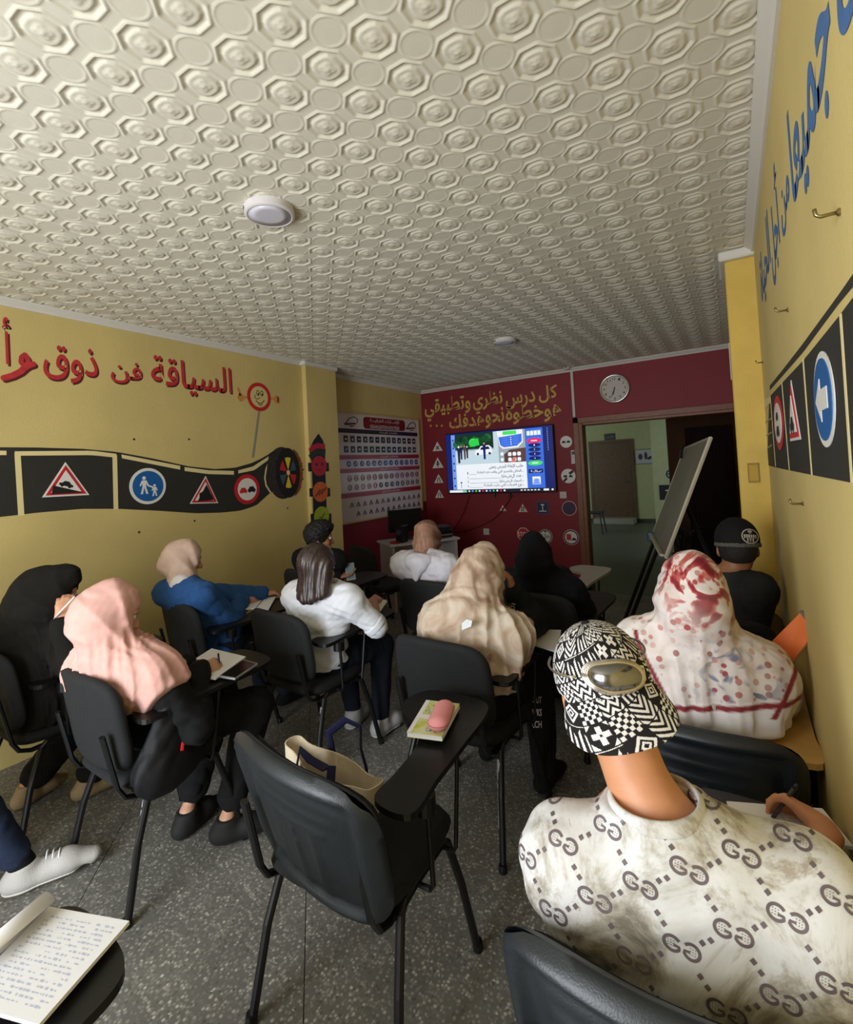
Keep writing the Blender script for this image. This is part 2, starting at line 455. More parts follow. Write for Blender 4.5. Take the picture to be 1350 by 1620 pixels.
# corridor beyond the opening
YH = 13.0
M_hfloor = mat('grey_green_corridor_floor', (92, 95, 88), 0.45, var=0.12, vscale=30)
structure(MB().box(-5.6, 1.2, YF + 0.02, YH + 0.1, -0.12, 0.0).build('floor_corridor', M_hfloor), 'grey green corridor floor')
structure(MB().box(-5.6, 1.2, YF + 0.15, YH + 0.1, 2.75, 2.85).build('ceiling_corridor', M_hall), 'corridor ceiling')
structure(MB().box(-5.6, 1.2, YH, YH + 0.12, 0, 2.8).build('wall_corridor_end', M_hall), 'pale green end wall of the corridor')
hw = MB(); hw.box(-5.6, -5.45, YF + 0.15, YH, 0, 2.8)
structure(hw.build('wall_corridor_left', M_hall), 'corridor left wall')
structure(MB().box(-1.48, 1.2, 11.6, 11.75, 0, 2.8).build('wall_corridor_jog', M_hall), 'pale green corridor wall standing forward')
structure(MB().box(-0.83, 1.2, 8.3, 8.45, 0, 2.8).build('wall_corridor_near', M_shadewall), 'corridor wall coloured dark brown for its shade')
structure(MB().box(0.19 + XR, 0.32 + XR, YF + 0.15, 8.3, 0, 2.8).build('wall_corridor_right', M_shadewall), 'corridor side wall coloured dark brown for its shade')
structure(MB().box(-5.45, -1.48, YH - 0.015, YH, 0, 0.09).build('baseboard_corridor', mat('dark_baseboard', (70, 70, 62), 0.6)), 'dark baseboard of the corridor')
FH = Frame((0, YH, 0), (1, 0, 0), (0, 0, 1), (0, -1, 0))
FJ = Frame((0, 11.6, 0), (1, 0, 0), (0, 0, 1), (0, -1, 0))
FN = Frame((0, 8.3, 0), (1, 0, 0), (0, 0, 1), (0, -1, 0))
M_door = mat('brown_wood_door', (92, 66, 44), 0.5, var=0.12, vscale=14)
M_door2 = mat('very_dark_wood_door', (34, 20, 14), 0.8, spec=0.1, var=0.12, vscale=14)
def uvp(px, py, axis, val, fr):
    return fr.uv(on_plane(px, py, axis, val))
u0, v1 = uvp(936, 703, 1, YH, FH); u1, _ = uvp(997, 700, 1, YH, FH)
dm = MB(); dm.box(u0, u1, 0.02, v1, 0.002, 0.045, FH, bev=0.005); d3 = structure(dm.build('door_3', M_door), 'brown wooden door at the end of the corridor')
MB().ring([(u0 - .07, 0), (u1 + .07, 0), (u1 + .07, v1 + .07), (u0 - .07, v1 + .07)], [(u0, 0.0), (u1, 0.0), (u1, v1), (u0, v1)], 0.0, 0.05, FH).build('door_frame', M_door, d3)
MB().tube([FH.p(u1 - .08, 1.02, .045), FH.p(u1 - .08, 1.02, .09), FH.p(u1 - .2, 1.02, .09)], 0.011).build('door_handle', mat('steel', (150, 150, 150), 0.3, metal=1), d3)
structure(MB().box(u0 + .05, u1 + .05, 0.0, 0.13, 0.02, 0.5, FH, bev=0.01).build('trim_10', mat('pale_stone_step', (150, 150, 140), 0.7)), 'pale stone step below the corridor door')
u0, v1 = uvp(1092, 684, 1, 8.3, FN); u1, _ = uvp(1149, 680, 1, 8.3, FN)
d4 = structure(MB().box(u0, u1, 0.0, v1, 0.0, 0.04, FN, bev=0.005).build('door_4', M_door2), 'very dark wooden door in the corridor')
MB().ring([(u0 - .07, 0), (u1 + .07, 0), (u1 + .07, v1 + .07), (u0 - .07, v1 + .07)], [(u0, 0.0), (u1, 0.0), (u1, v1), (u0, v1)], 0.0, 0.05, FN).build('door_frame', M_door2, d4)
# ================================================================== painted and mounted things on the walls
C_white = mat('sign_white', (226, 222, 214), 0.5)
C_red = mat('sign_red', (196, 34, 44), 0.5)
C_blue = mat('sign_blue', (20, 92, 158), 0.5)
C_navy = mat('sign_navy', (24, 34, 72), 0.5)
C_black = mat('sign_black', (24, 22, 22), 0.6)
C_road = mat('painted_asphalt_black', (38, 36, 30), 0.75, var=0.08, vscale=6, bump=0.05)
C_cream = mat('painted_cream_line', (226, 208, 150), 0.7)
C_gold = mat('painted_dull_gold', (206, 168, 84), 0.6, var=0.1)
C_darkred = mat('painted_dark_red', (84, 22, 24), 0.6)
C_letred = mat('painted_letter_red', (186, 44, 50), 0.6, var=0.12, vscale=25)
C_letblue = mat('painted_letter_blue', (58, 104, 160), 0.6, var=0.1, vscale=25)
C_letblue2 = mat('painted_letter_dark_blue', (34, 44, 84), 0.6)
def Lp(px, py, x=None): return FL.uv(on_plane(px, py, 0, XL if x is None else x))
def Fp(px, py, y=None): return FF.uv(on_plane(px, py, 1, YF if y is None else y))
def Rp(px, py): return FR.uv(on_plane(px, py, 0, XR))

# ---- pictograms: list of polygons in a unit field (-1..1)
def P_car(cx, cy, s):
    b = [(-1, -.55), (-1, .05), (-.72, .2), (-.55, .62), (.55, .62), (.72, .2), (1, .05), (1, -.55), (.72, -.55), (.72, -.75), (.45, -.75), (.45, -.55), (-.45, -.55), (-.45, -.75), (-.72, -.75), (-.72, -.55)]
    return [[(cx + x * s, cy + y * s) for x, y in b]]
def P_carside(cx, cy, s, a=0.0):
    b = [(-1, -.3), (-1, .05), (-.6, .15), (-.35, .5), (.3, .5), (.6, .15), (1, .02), (1, -.3)]
    ca, sa = math.cos(a), math.sin(a)
    T = lambda x, y: (cx + s * (x * ca - y * sa), cy + s * (x * sa + y * ca))
    return [[T(x, y) for x, y in b]] + [[T(x + q, y - .3) for x, y in circle(0, 0, .22, 12)] for q in (-.55, .55)]
def P_person(cx, cy, s):
    o = [circle(cx, cy + s * .8, s * .2, 14)]
    o.append([(cx + s * x, cy + s * y) for x, y in ((-.25, .55), (.25, .55), (.5, .0), (.4, -.1), (.2, .2), (.18, -.1), (-.18, -.1), (-.2, .2), (-.4, -.1), (-.5, 0))])
    o.append([(cx + s * x, cy + s * y) for x, y in ((-.18, -.1), (.02, -.1), (-.18, -.95), (-.4, -.95))])
    o.append([(cx + s * x, cy + s * y) for x, y in ((-.02, -.1), (.18, -.1), (.4, -.95), (.18, -.95))])
    return o
def P_x(cx, cy, s, w=.28):
    return [stroke2([(cx - s, cy - s), (cx + s, cy + s)], w * s * 2), stroke2([(cx - s, cy + s), (cx + s, cy - s)], w * s * 2)]
def P_bar(x0, y0, x1, y1, w): return [stroke2([(x0, y0), (x1, y1)], w)]
def P_arrow(x, y0, y1, w):
    d = 1 if y1 > y0 else -1; h = w * 1.6
    return [[(x - w / 2, y0), (x + w / 2, y0), (x + w / 2, y1 - d * h), (x + w * 1.2, y1 - d * h), (x, y1), (x - w * 1.2, y1 - d * h), (x - w / 2, y1 - d * h)]]

def tri(cu, cv, s):      # s = half base; centred on the centroid of the box
    h = s * 1.62
    return [(cu - s, cv - h / 2), (cu + s, cv - h / 2), (cu, cv + h / 2)]
def scale_poly(p, f, c=None):
    cx = sum(q[0] for q in p) / len(p) if c is None else c[0]; cy = sum(q[1] for q in p) / len(p) if c is None else c[1]
    return [(cx + (x - cx) * f, cy + (y - cy) * f) for x, y in p]
SIGN_N = [0]
def sign(fr, cu, cv, kind, s, label, layers, group, sx=1.0, base_w=0.0024, outline=None, cat='road sign'):
    """kind round/tri/square/oct; layers = [(part name, material, scale or polygons)] stacked outwards"""
    root = empty('road_sign', fr.p(cu, cv, 0)); tag(root, label, cat, group)
    lf = Frame((0, 0, 0), fr.u, fr.v, fr.w)
    if outline is not None: out = outline
    elif kind == 'round': out = [(x * sx, y) for x, y in circle(0, 0, s, 36)]
    elif kind == 'tri': out = [(x * sx, y) for x, y in tri(0, 0, s)]
    elif kind == 'square': out = [(-s * sx, -s), (s * sx, -s), (s * sx, s), (-s * sx, s)]
    else: out = [(x * sx, y) for x, y in circle(0, 0, s, 8, a0=math.pi / 8)]
    w = base_w
    for name, m, sc in layers:
        mb = MB()
        if isinstance(sc, (int, float)):
            mb.prism(scale_poly(out, sc), w, w + 0.002, lf); w += 0.002
        else:
            for i_, pg in enumerate(sc): mb.prism([(x * s * sx, y * s) for x, y in pg], w, w + 0.0014 + .00006 * i_, lf)
        mb.build(name, m, root)
    return root

G_L = 'painted road signs on the left wall'
def px_tri(fn, apex, bl, br):
    A, B, C = fn(*apex), fn(*bl), fn(*br); cu = (A[0] + B[0] + C[0]) / 3; cv = (A[1] + B[1] + C[1]) / 3
    return cu, cv, [(p[0] - cu, p[1] - cv) for p in (B, C, A)]
# steep descent triangle
cu, cv, out = px_tri(Lp, (103, 731), (66, 787), (141, 783))
s = abs(out[1][0] - out[0][0]) / 2
pic = [[(-.62, -.42), (.72, -.42), (-.55, .0)]] + P_carside(.0, .02, .3, -.3)
sign(FL, cu, cv, 'tri', s, 'white triangle sign with car descending a slope painted in the largest road frame', [('plate', C_white, 1.0), ('border', C_red, 0.86), ('field', C_white, 0.64), ('pictogram', C_black, pic)], G_L, outline=out)
# pedestrians blue disc
c = Lp(234, 769); a = Lp(205, 769); b = Lp(263, 769); r = (b[0] - a[0]) / 2
pic = P_person(-.22, .05, .5) + P_person(.34, -.25, .34) + P_bar(-.05, .05, .25, -.08, .08)
sign(FL, c[0], c[1], 'round', r, 'blue round sign with adult and child walking on the painted road', [('plate', C_white, 1.0), ('field', C_blue, 0.84), ('pictogram', C_white, pic)], G_L)
cu, cv, out = px_tri(Lp, (325, 753), (300, 797), (345, 796)); s = abs(out[1][0] - out[0][0]) / 2
pic = [[(-.55, -.42), (.62, -.42), (.12, .62)]] + P_carside(-.3, .02, .2, .95)
sign(FL, cu, cv, 'tri', s, 'smaller white triangle sign with falling rocks slope left of the two-cars disc', [('plate', C_white, 1.0), ('border', C_red, 0.88), ('field', C_white, 0.68), ('pictogram', C_black, pic)], G_L, outline=out)
c = Lp(391, 774); a = Lp(371, 774); b = Lp(411, 774); r = (b[0] - a[0]) / 2
so = sign(FL, c[0], c[1], 'round', r, 'red ringed round sign with two cars beside the painted tyre', [('border', C_red, 1.0), ('field', C_white, 0.74), ('pictogram', C_black, P_car(.33, -.02, .3))], G_L)
mb = MB(); [mb.prism([(x * r, y * r) for x, y in p], 0.0064, 0.0078, Frame((0, 0, 0), FL.u, FL.v, FL.w)) for p in P_car(-.33, -.06, .28)]
mb.build('red_car_pictogram', C_red, so)

# the smiling sign on a pole
c = Lp(410, 628); ru = (Lp(428, 628)[0] - Lp(391, 628)[0]) / 2
mas = empty('smiling_sign', FL.p(c[0], c[1], 0)); tag(mas, 'painted smiling round sign with little hands on a thin pole', 'mural figure')
lf = Frame((0, 0, 0), FL.u, FL.v, FL.w)
C_skin_p = mat('painted_orange_hand', (206, 138, 72), 0.6); C_grey_p = mat('painted_grey_pole', (150, 140, 126), 0.6); C_cream2 = mat('painted_pale_face', (214, 192, 128), 0.6)
p0 = Lp(410, 648); p1 = Lp(400, 724)
MB().prism(stroke2([(p0[0] - c[0], p0[1] - c[1]), (p1[0] - c[0], p1[1] - c[1])], 0.024), 0.0003, 0.002, lf).build('pole', C_grey_p, mas)
MB().prism(circle(0, 0, ru, 36), 0.0003, 0.003, lf).build('ring', C_red, mas)
MB().prism(circle(0, 0, ru * .74, 32), 0.003, 0.0045, lf).build('face', C_cream2, mas)
mb = MB()
for ex in (-.12, .22):
    mb.ring([(x, y) for x, y in circle(ex * ru, .26 * ru, .13 * ru, 16, .2 * ru)], circle(ex * ru, .26 * ru, .09 * ru, 16, .15 * ru), 0.0045, 0.0055, lf)
    mb.prism(circle((ex + .04) * ru, .2 * ru, .06 * ru, 12), 0.0045, 0.0055, lf)
mb.prism(stroke2([((x) * ru, y * ru) for x, y in ((-.35, .12), (-.4, -.08), (-.2, -.18), (.05, -.06))], .05 * ru), 0.0045, 0.0055, lf)
mb.prism(stroke2([((x) * ru, y * ru) for x, y in ((-.32, -.28), (-.1, -.45), (.2, -.42), (.42, -.2))], .06 * ru), 0.0045, 0.0055, lf)
mb.prism(stroke2([((x) * ru, y * ru) for x, y in ((-.12, -.5), (.06, -.6), (.22, -.5))], .05 * ru), 0.0045, 0.0055, lf)
mb.build('face_lines', C_black, mas)
for sx_, pts in ((-1, [(-1.0, -.12), (-1.35, -.18)]), (1, [(1.0, .0), (1.3, -.03)])):
    mb = MB(); mb.prism(stroke2([(x * ru, y * ru) for x, y in pts], .16 * ru), 0.0003, 0.003, lf)
    hx, hy = pts[1][0] + sx_ * .2, pts[1][1]
    mb.prism(circle(hx * ru, hy * ru, .24 * ru, 16, .28 * ru), 0.0003, 0.0035, lf)
    if sx_ < 0: mb.prism(stroke2([(x * ru, y * ru) for x, y in ((hx, hy + .1), (hx - .2, hy + .62))], .14 * ru), 0.0003, 0.0035, lf)
    else:
        for k in range(3): mb.prism(stroke2([(x * ru, y * ru) for x, y in ((hx + .1, hy - .15 + .15 * k), (hx + .3, hy - .25 + .18 * k))], .13 * ru), 0.0003, 0.0035, lf)
    mb.build('hand', C_skin_p, mas)

# the road band
def band(fn, fr, top, bot, w0, w1, n=40):
    def interp(pl, t):
        x = pl[0][0] + (pl[-1][0] - pl[0][0]) * t
        for (xa, ya), (xb, yb) in zip(pl, pl[1:]):
            if xa <= x <= xb or xa >= x >= xb: return x, ya + (yb - ya) * (x - xa) / ((xb - xa) or 1)
        return pl[-1]
    mb = MB(); ptsT = [fn(*interp(top, i / n)) for i in range(n + 1)]; ptsB = [fn(*interp(bot, i / n)) for i in range(n + 1)]
    V = []
    for w in (w0, w1): V += [fr.p(*p, w) for p in ptsT] + [fr.p(*p, w) for p in ptsB]
    m = n + 1; F = []
    for i in range(n):
        F += [(2 * m + m + i, 2 * m + m + i + 1, 2 * m + i + 1, 2 * m + i)]
        F += [(i, i + 1, 2 * m + i + 1, 2 * m + i), (m + i + 1, m + i, 3 * m + i, 3 * m + i + 1)]
    F += [(0, 2 * m, 3 * m, m), (n, m + n, 3 * m + n, 2 * m + n)]
    mb.add(V, F); return mb
o0 = FL.p(*Lp(190, 760), 0)
road = empty('painted_road', (0, 0, 0)); tag(road, 'winding black road mural with cream lane lines on the left wall', 'mural')
top = [(-60, 707), (60, 708), (130, 710), (185, 715), (240, 725), (300, 738), (340, 742), (372, 740), (400, 732), (420, 722), (440, 708)]
bot = [(-60, 822), (0, 818), (60, 811), (130, 805), (187, 805), (250, 808), (310, 812), (350, 811), (380, 808), (405, 800), (425, 782), (440, 770)]
band(Lp, FL, top, bot, 0.0002, 0.001, 60).build('black_band', C_road, road)
def lane(pts_top, pts_bot):
    band(Lp, FL, pts_top, pts_bot, 0.0008, 0.0018, 14).build('lane_line', C_cream, road)
lane([(-60, 713), (10, 713)], [(-60, 720), (10, 720)])
lane([(23, 714), (145, 713), (184, 718)], [(24, 721), (145, 720), (184, 724)])
lane([(192, 719), (285, 737)], [(193, 725), (285, 743)])
lane([(292, 739), (330, 744), (370, 745)], [(292, 745), (330, 750), (370, 751)])
lane([(377, 744), (400, 738), (425, 722)], [(377, 749), (402, 744), (424, 728)])
for (a, b_) in (((23, 717), (29, 816)), ((178, 720), (180, 806))):
    A0 = Lp(*a); B0 = Lp(*b_)
    MB().prism(stroke2([(A0[0] + .014, A0[1]), (B0[0] + .014, B0[1])], 0.03), 0.0009, 0.0019, FL).build('lane_line', C_cream, road)
pts = [Lp(x, y) for x, y in ((426, 730), (421, 742), (419, 756), (421, 768), (428, 779))]
MB().prism(stroke2(pts, 0.016), 0.0009, 0.0019, FL).build('lane_line', C_cream, road)

# painted tyre
tc = Lp(450, 748)
ty = empty('tyre_mural', FL.p(tc[0], tc[1], 0)); tag(ty, 'painted car tyre with red yellow and blue wheel at the end of the road mural', 'mural tyre')
tw = abs(Lp(476, 748)[0] - Lp(424, 748)[0]) / 2; th_ = abs(Lp(450, 708)[1] - Lp(450, 790)[1]) / 2
C_rust = mat('painted_rust_brown', (128, 72, 36), 0.7, var=0.3, vscale=30)
rp = []
rr = random.Random(3)
for k in range(40):
    A = -1.25 + 2.5 * k / 39; q = 1.0 + (0.16 * rr.random() if k % 2 else 0.0)
    rp.append((0.3 * tw + 0.84 * tw * math.cos(A) * q, th_ * math.sin(A) * (0.98 + .1 * (q - 1))))
MB().prism(rp, 0.0024, 0.003, lf).build('rust_streak', C_rust, ty)
MB().prism([(x - .12 * tw, y) for x, y in circle(0, 0, tw * .92, 40, th_)], 0.003, 0.0036, lf).build('tread', mat('painted_tyre_grey', (44, 40, 38), 0.7, var=0.5, vscale=40), ty)
MB().prism([(x + .22 * tw, y) for x, y in circle(0, 0, tw * .74, 40, th_ * .97)], 0.0036, 0.0045, lf).build('side_wall', C_black, ty)
fan = [C_red, mat('painted_yellow', (224, 196, 44), 0.6), mat('painted_slate_blue', (60, 82, 96), 0.6)]
for k in range(6):
    a0 = math.radians(60 * k + 8); a1 = math.radians(60 * k + 50)
    pg = [(.06, 0)] and [(.22 * tw + .10 * tw * math.cos((a0 + a1) / 2), .10 * th_ * math.sin((a0 + a1) / 2))] + [(.22 * tw + .50 * tw * math.cos(a0 + (a1 - a0) * i / 5), .60 * th_ * math.sin(a0 + (a1 - a0) * i / 5)) for i in range(6)]
    MB().prism(pg, 0.0045, 0.006, lf).build('wheel_sector', fan[(2, 1, 0)[k % 3]], ty)
MB().prism([(x + .22 * tw, y) for x, y in circle(0, 0, tw * .10, 16, th_ * .1)], 0.0045, 0.0065, lf).build('hub', C_cream, ty)

# nail holes in the left wall
M_hole = mat('dark_nail_hole', (36, 28, 18), 0.8)
for k, (x, y) in enumerate(((212, 695), (299, 695), (308, 824), (220, 842), (455, 804))):
    u, v = Lp(x, y); o = MB().lathe([(0.008, 0.0), (0.007, 0.003), (0.003, 0.004)], Frame((0, 0, 0), FL.u, FL.v, FL.w), 10).build('wall_plug', M_hole); o.location = FL.p(u, v, 0)
    tag(o, ['dark wall plug above the blue walkers disc', 'dark wall plug above the smaller triangle sign', 'dark wall plug below the smaller triangle sign', 'lowest dark wall plug left above the beige headscarf', 'dark wall plug below the painted tyre'][k], 'wall plug', 'wall plugs in the left wall')

# ---- lettering on the left wall
FLn = Frame((0, 0, 0), FL.u, FL.v, FL.w)
def word_px(fn, fr, word, xl, xr, yt, yb, m_main, m_shadow, name, label, w0=0.001, bold=0.012, sh=(0.010, -0.012), ctr=None, group=None):
    xm = (xl + xr) / 2 if ctr is None else ctr
    ym = (yt + yb) / 2
    u0 = fn(xl, ym)[0]; u1 = fn(xr, ym)[0]; v1 = fn(xm, yt)[1]; v0 = fn(xm, yb)[1]
    if u0 > u1: u0, u1 = u1, u0
    root = empty(name, fr.p((u0 + u1) / 2, (v0 + v1) / 2, 0)); tag(root, label, 'lettering', group)
    l2 = Frame((0, 0, 0), fr.u, fr.v, fr.w); hu, hv = (u1 - u0) / 2, (v1 - v0) / 2
    if m_shadow:
        mb = MB(); text_fit(mb, word, l2, -hu + sh[0], hu + sh[0], -hv + sh[1], hv + sh[1], w0, True, bold); mb.build('letter_shadow', m_shadow, root)
    mb = MB(); text_fit(mb, word, l2, -hu, hu, -hv, hv, w0 + 0.001, True, bold); mb.build('letters', m_main, root)
    return root
gL = 'red painted slogan on the left wall'
word_px(Lp, FL, 'السياقة', 239, 366, 571, 625, C_letred, C_darkred, 'painted_word', 'red Arabic word beside the smiling sign', group=gL, ctr=300)
word_px(Lp, FL, 'فن', 175, 224, 572, 607, C_letred, C_darkred, 'painted_word', 'short red Arabic word of two letters', group=gL)
word_px(Lp, FL, 'ذوق', 68, 154, 547, 606, C_letred, C_darkred, 'painted_word', 'red Arabic word second from the left picture edge', group=gL)
wq = [Lp(x, y) for x, y in ((33, 572), (34, 565), (39, 561), (43, 566), (45, 574), (40, 578), (34, 575))]
wt = [Lp(x, y) for x, y in ((52, 576), (45, 578), (40, 581), (32, 588), (20, 594), (6, 598))]
wo = Lp(30, 580); wr = empty('painted_word', FL.p(wo[0], wo[1], 0)); tag(wr, 'single round red Arabic letter with a long tail', 'lettering', gL)
for nm_, m_, du, dv, w_ in (('letter_shadow', C_darkred, .010, -.012, .001), ('letters', C_letred, 0, 0, .002)):
    mb = MB()
    for pts_, wd_ in ((wq + wq[:1], .026), (wt, .034)):
        L2 = [(p[0] - wo[0] + du, p[1] - wo[1] + dv) for p in pts_]
        for i_, (a_, b_) in enumerate(zip(L2, L2[1:])): mb.prism(stroke2([a_, b_], wd_), w_, w_ + .0003 + .00003 * i_, FLn)
        for i_, a_ in enumerate(L2): mb.prism(circle(a_[0], a_[1], wd_ / 2, 12), w_, w_ + .00055 + .00003 * i_ + (.0002 if wd_ > .03 else 0), FLn)
    mb.build(nm_, m_, wr)
word_px(Lp, FL, 'أ', 3, 16, 502, 576, C_letred, C_darkred, 'painted_word', 'tall red Arabic letter at the left picture edge', group=gL)

# ---- traffic light painted on the left pillar
XP = XL + 0.055
FP = Frame((XP, 0, 0), FL.u, FL.v, FL.w)
def Pp(px, py): return FP.uv(on_plane(px, py, 0, XP))
tl = empty('painted_traffic_light', FP.p(*Pp(503, 760), 0)); tag(tl, 'painted traffic light with faces on the yellow left pillar', 'mural')
oc = Pp(503, 760)
def tp(px, py): q = Pp(px, py); return (q[0] - oc[0], q[1] - oc[1])
body = [tp(*p) for p in ((504, 686), (511, 697), (515, 712), (514, 730), (516, 780), (518, 860), (497, 860), (495, 780), (493, 730), (489, 712), (496, 697))]
MB().prism(body, 0.0003, 0.002, lf).build('housing', mat('painted_dark_navy', (26, 28, 38), 0.6), tl)
for (xa, ya) in ((491, 738), (517, 738), (493, 778), (519, 778), (495, 818), (521, 818)):
    x0, y0 = tp(xa - 3, ya + 8); x1, y1 = tp(xa + 3, ya - 6)
    MB().prism([(x0, y0), (x1, y0), (x1, y1), (x0, y1)], 0.0003, 0.0018, lf).build('side_tab', MATS['painted_dark_navy'], tl)
C_or = mat('painted_orange', (206, 104, 44), 0.6, var=0.1, vscale=30); C_gr = mat('painted_lime', (158, 172, 48), 0.6, var=0.1, vscale=30); C_rd = mat('painted_crimson', (178, 40, 58), 0.6)
for (xa, ya, m, nm) in ((505, 737, C_rd, 'red_light'), (507, 778, C_or, 'orange_light'), (509, 817, C_gr, 'green_light')):
    x, y = tp(xa, ya); rx = abs(tp(xa + 12, ya)[0] - tp(xa - 12, ya)[0]) / 2; ry = abs(tp(xa, ya - 16)[1] - tp(xa, ya + 16)[1]) / 2
    lo = MB().prism(circle(x, y, rx, 28, ry), 0.002, 0.0035, lf).build(nm, m, tl)
    mb = MB()
    if nm == 'red_light':
        for e in (-.35, .4): mb.prism(circle(x + e * rx, y + .15 * ry, .12 * rx, 10, .16 * ry), 0.0035, 0.0045, lf)
        mb.prism(stroke2([(x - .3 * rx, y - .35 * ry), (x, y - .45 * ry), (x + .3 * rx, y - .35 * ry)], .006), 0.0035, 0.0045, lf)
    elif nm == 'orange_light':
        for e in (-.4, 0, .4): mb.prism(stroke2([(x + (e - .3) * rx, y + (-.35 + .2 * e) * ry), (x + (e + .35) * rx, y + (.3 + .2 * e) * ry)], .012), 0.0035, 0.0045, lf)
    else: mb.prism(stroke2([(x - .3 * rx, y + .0 * ry), (x - .05 * rx, y - .2 * ry), (x + .4 * rx, y + .3 * ry)], .010), 0.0035, 0.0045, lf)
    mb.build('face_marks', MATS['painted_dark_navy'] if nm != 'orange_light' else C_darkred, lo)
for ya, m in ((707, C_rd), (717, mat('painted_dark_green', (40, 56, 48), 0.6))):
    MB().prism(stroke2([tp(490, ya + 7), tp(495, ya + 1), tp(503, ya - 2), tp(514, ya)], 0.055), 0.002, 0.0032, lf).build('visor_stripe', m, tl)

# ---- banner with the table of road signs
bn_u0, bn_u1, bn_v0, bn_v1 = 4.20, 5.97, 1.015, 2.313
bf = Frame(FL2.p(bn_u0, bn_v0, 0.012), FL2.u, FL2.v, FL2.w)
BW, BH = bn_u1 - bn_u0, bn_v1 - bn_v0
bo = FL2.p((bn_u0 + bn_u1) / 2, (bn_v0 + bn_v1) / 2, 0.0)
ban = empty('road_sign_banner', bo); tag(ban, 'glossy white vinyl banner printed with rows of road signs', 'banner')
bl = Frame((0, 0, 0), FL2.u, FL2.v, FL2.w)
def B(x, y): return (x * BW - BW / 2, (1 - y) * BH - BH / 2)
M_vinyl = mat('glossy_white_vinyl', (214, 204, 206), 0.22, spec=0.6, bump=0.10, bscale=5)
mb = MB()
nu, nv = 40, 24
mb.grid(nu, nv, lambda i, j: bl.p(-BW / 2 + BW * i / (nu - 1), -BH / 2 + BH * j / (nv - 1), 0.014 + 0.004 * math.sin(6 * i / nu + 3 * j / nv) * math.sin(math.pi * i / (nu - 1)) * math.sin(math.pi * j / (nv - 1))))
sheet = mb.build('sheet', M_vinyl, ban, smooth=True)
MB().ring([B(-.012, -.012), B(1.012, -.012), B(1.012, 1.012), B(-.012, 1.012)], [B(.004, .004), B(.996, .004), B(.996, .996), B(.004, .996)], 0.0, 0.024, bl).build('frame', mat('pale_wood_batten', (196, 170, 120), 0.6), ban)
M_bn_navy = mat('print_navy', (24, 28, 52), 0.3); M_bn_red = mat('print_red', (158, 26, 46), 0.3); M_bn_maroon = mat('print_maroon', (120, 18, 30), 0.3); M_bn_blue = mat('print_blue', (40, 66, 140), 0.3); M_bn_grey = mat('print_dark_grey', (58, 52, 56), 0.4)
w0 = 0.0195
def bbar(y0, y1, m, name, x0=0.0, x1=1.0):
    MB().prism([B(x0, y0), B(x1, y0), B(x1, y1), B(x0, y1)], w0 - .006, w0, bl).build(name, m, ban)
bbar(.145, .185, M_bn_navy, 'title_bar', .005, .985); bbar(.388, .428, M_bn_red, 'title_bar', .01, .99); bbar(.513, .552, M_bn_red, 'title_bar', .01, .99); bbar(.735, .778, M_bn_red, 'title_bar', .01, .99)
pl = [B(x, y) for x, y in rrect(.30, .81, .02, .135, .03)]
MB().prism(pl, w0 - .006, w0, bl).build('title_plate', M_bn_maroon, ban)
mb = MB(); x0, y0 = B(.37, .075); x1, y1 = B(.73, .03); text_fit(mb, 'الإشـــارات الطرقيـــة', bl, x0, x1, y0, y1, w0 + .001, True, .01)
x0, y0 = B(.37, .128); x1, y1 = B(.73, .092); text_fit(mb, 'SIGNALISATION ROUTIERE', bl, x0, x1, y0, y1, w0 + .001, False, .01)
mb.build('title_lettering', mat('print_white', (216, 206, 206), 0.4), ban)
for cx in (.17, .90):
    mb = MB(); mb.prism(stroke2([B(cx - .06, .10), B(cx - .02, .05), B(cx + .03, .03), B(cx + .065, .05), B(cx + .06, .09)], .012, .007), w0 - .006, w0, bl)
    mb.prism([B(cx - .075, .098), B(cx + .04, .085), B(cx + .05, .10), B(cx - .065, .115)], w0 - .006, w0, bl); mb.prism([B(cx - .03, .118), B(cx + .04, .112), B(cx + .0, .128)], w0 - .006, w0, bl)
    mb.build('car_emblem', M_bn_grey, ban)
for yb, tx in ((.165, 'علامات الإرشاد'), (.408, 'علامات الإجبار'), (.532, 'علامات المنع'), (.757, 'علامات الخطر')):
    mb = MB(); x0, y0 = B(.47, yb + .014); x1, y1 = B(.70, yb - .012); text_fit(mb, tx, bl, x0, x1, y0, y1, w0 + .001, True, .005); mb.build('bar_lettering', MATS['print_white'], ban)
rr = random.Random(11)
M_pw = MATS['print_white']
def glyph(mb, cx, cy, s, k):
    k = k % 6
    if k == 0: mb.prism([(cx - s, cy - s * .25), (cx + s, cy - s * .25), (cx + s, cy + s * .25), (cx - s, cy + s * .25)], w0, w0 + .0008, bl)
    elif k == 1: mb.prism([(cx + x * s, cy + y * s) for x, y in ((-.9, -.9), (.9, -.9), (0, .9))], w0, w0 + .0008, bl)
    elif k == 2:
        for pg in P_person(cx, cy, s): mb.prism(pg, w0, w0 + .0008, bl)
    elif k == 3:
        for pg in P_car(cx, cy, s * .9): mb.prism(pg, w0, w0 + .0008, bl)
    elif k == 4: mb.prism(stroke2([(cx - s * .8, cy - s * .8), (cx + s * .8, cy + s * .8)], s * .5), w0, w0 + .0008, bl)
    else: mb.prism([(cx + x * s, cy + y * s) for x, y in ((-.35, -.95), (.35, -.95), (.35, .2), (.8, .2), (0, 1), (-.8, .2), (-.35, .2))], w0, w0 + .0008, bl)
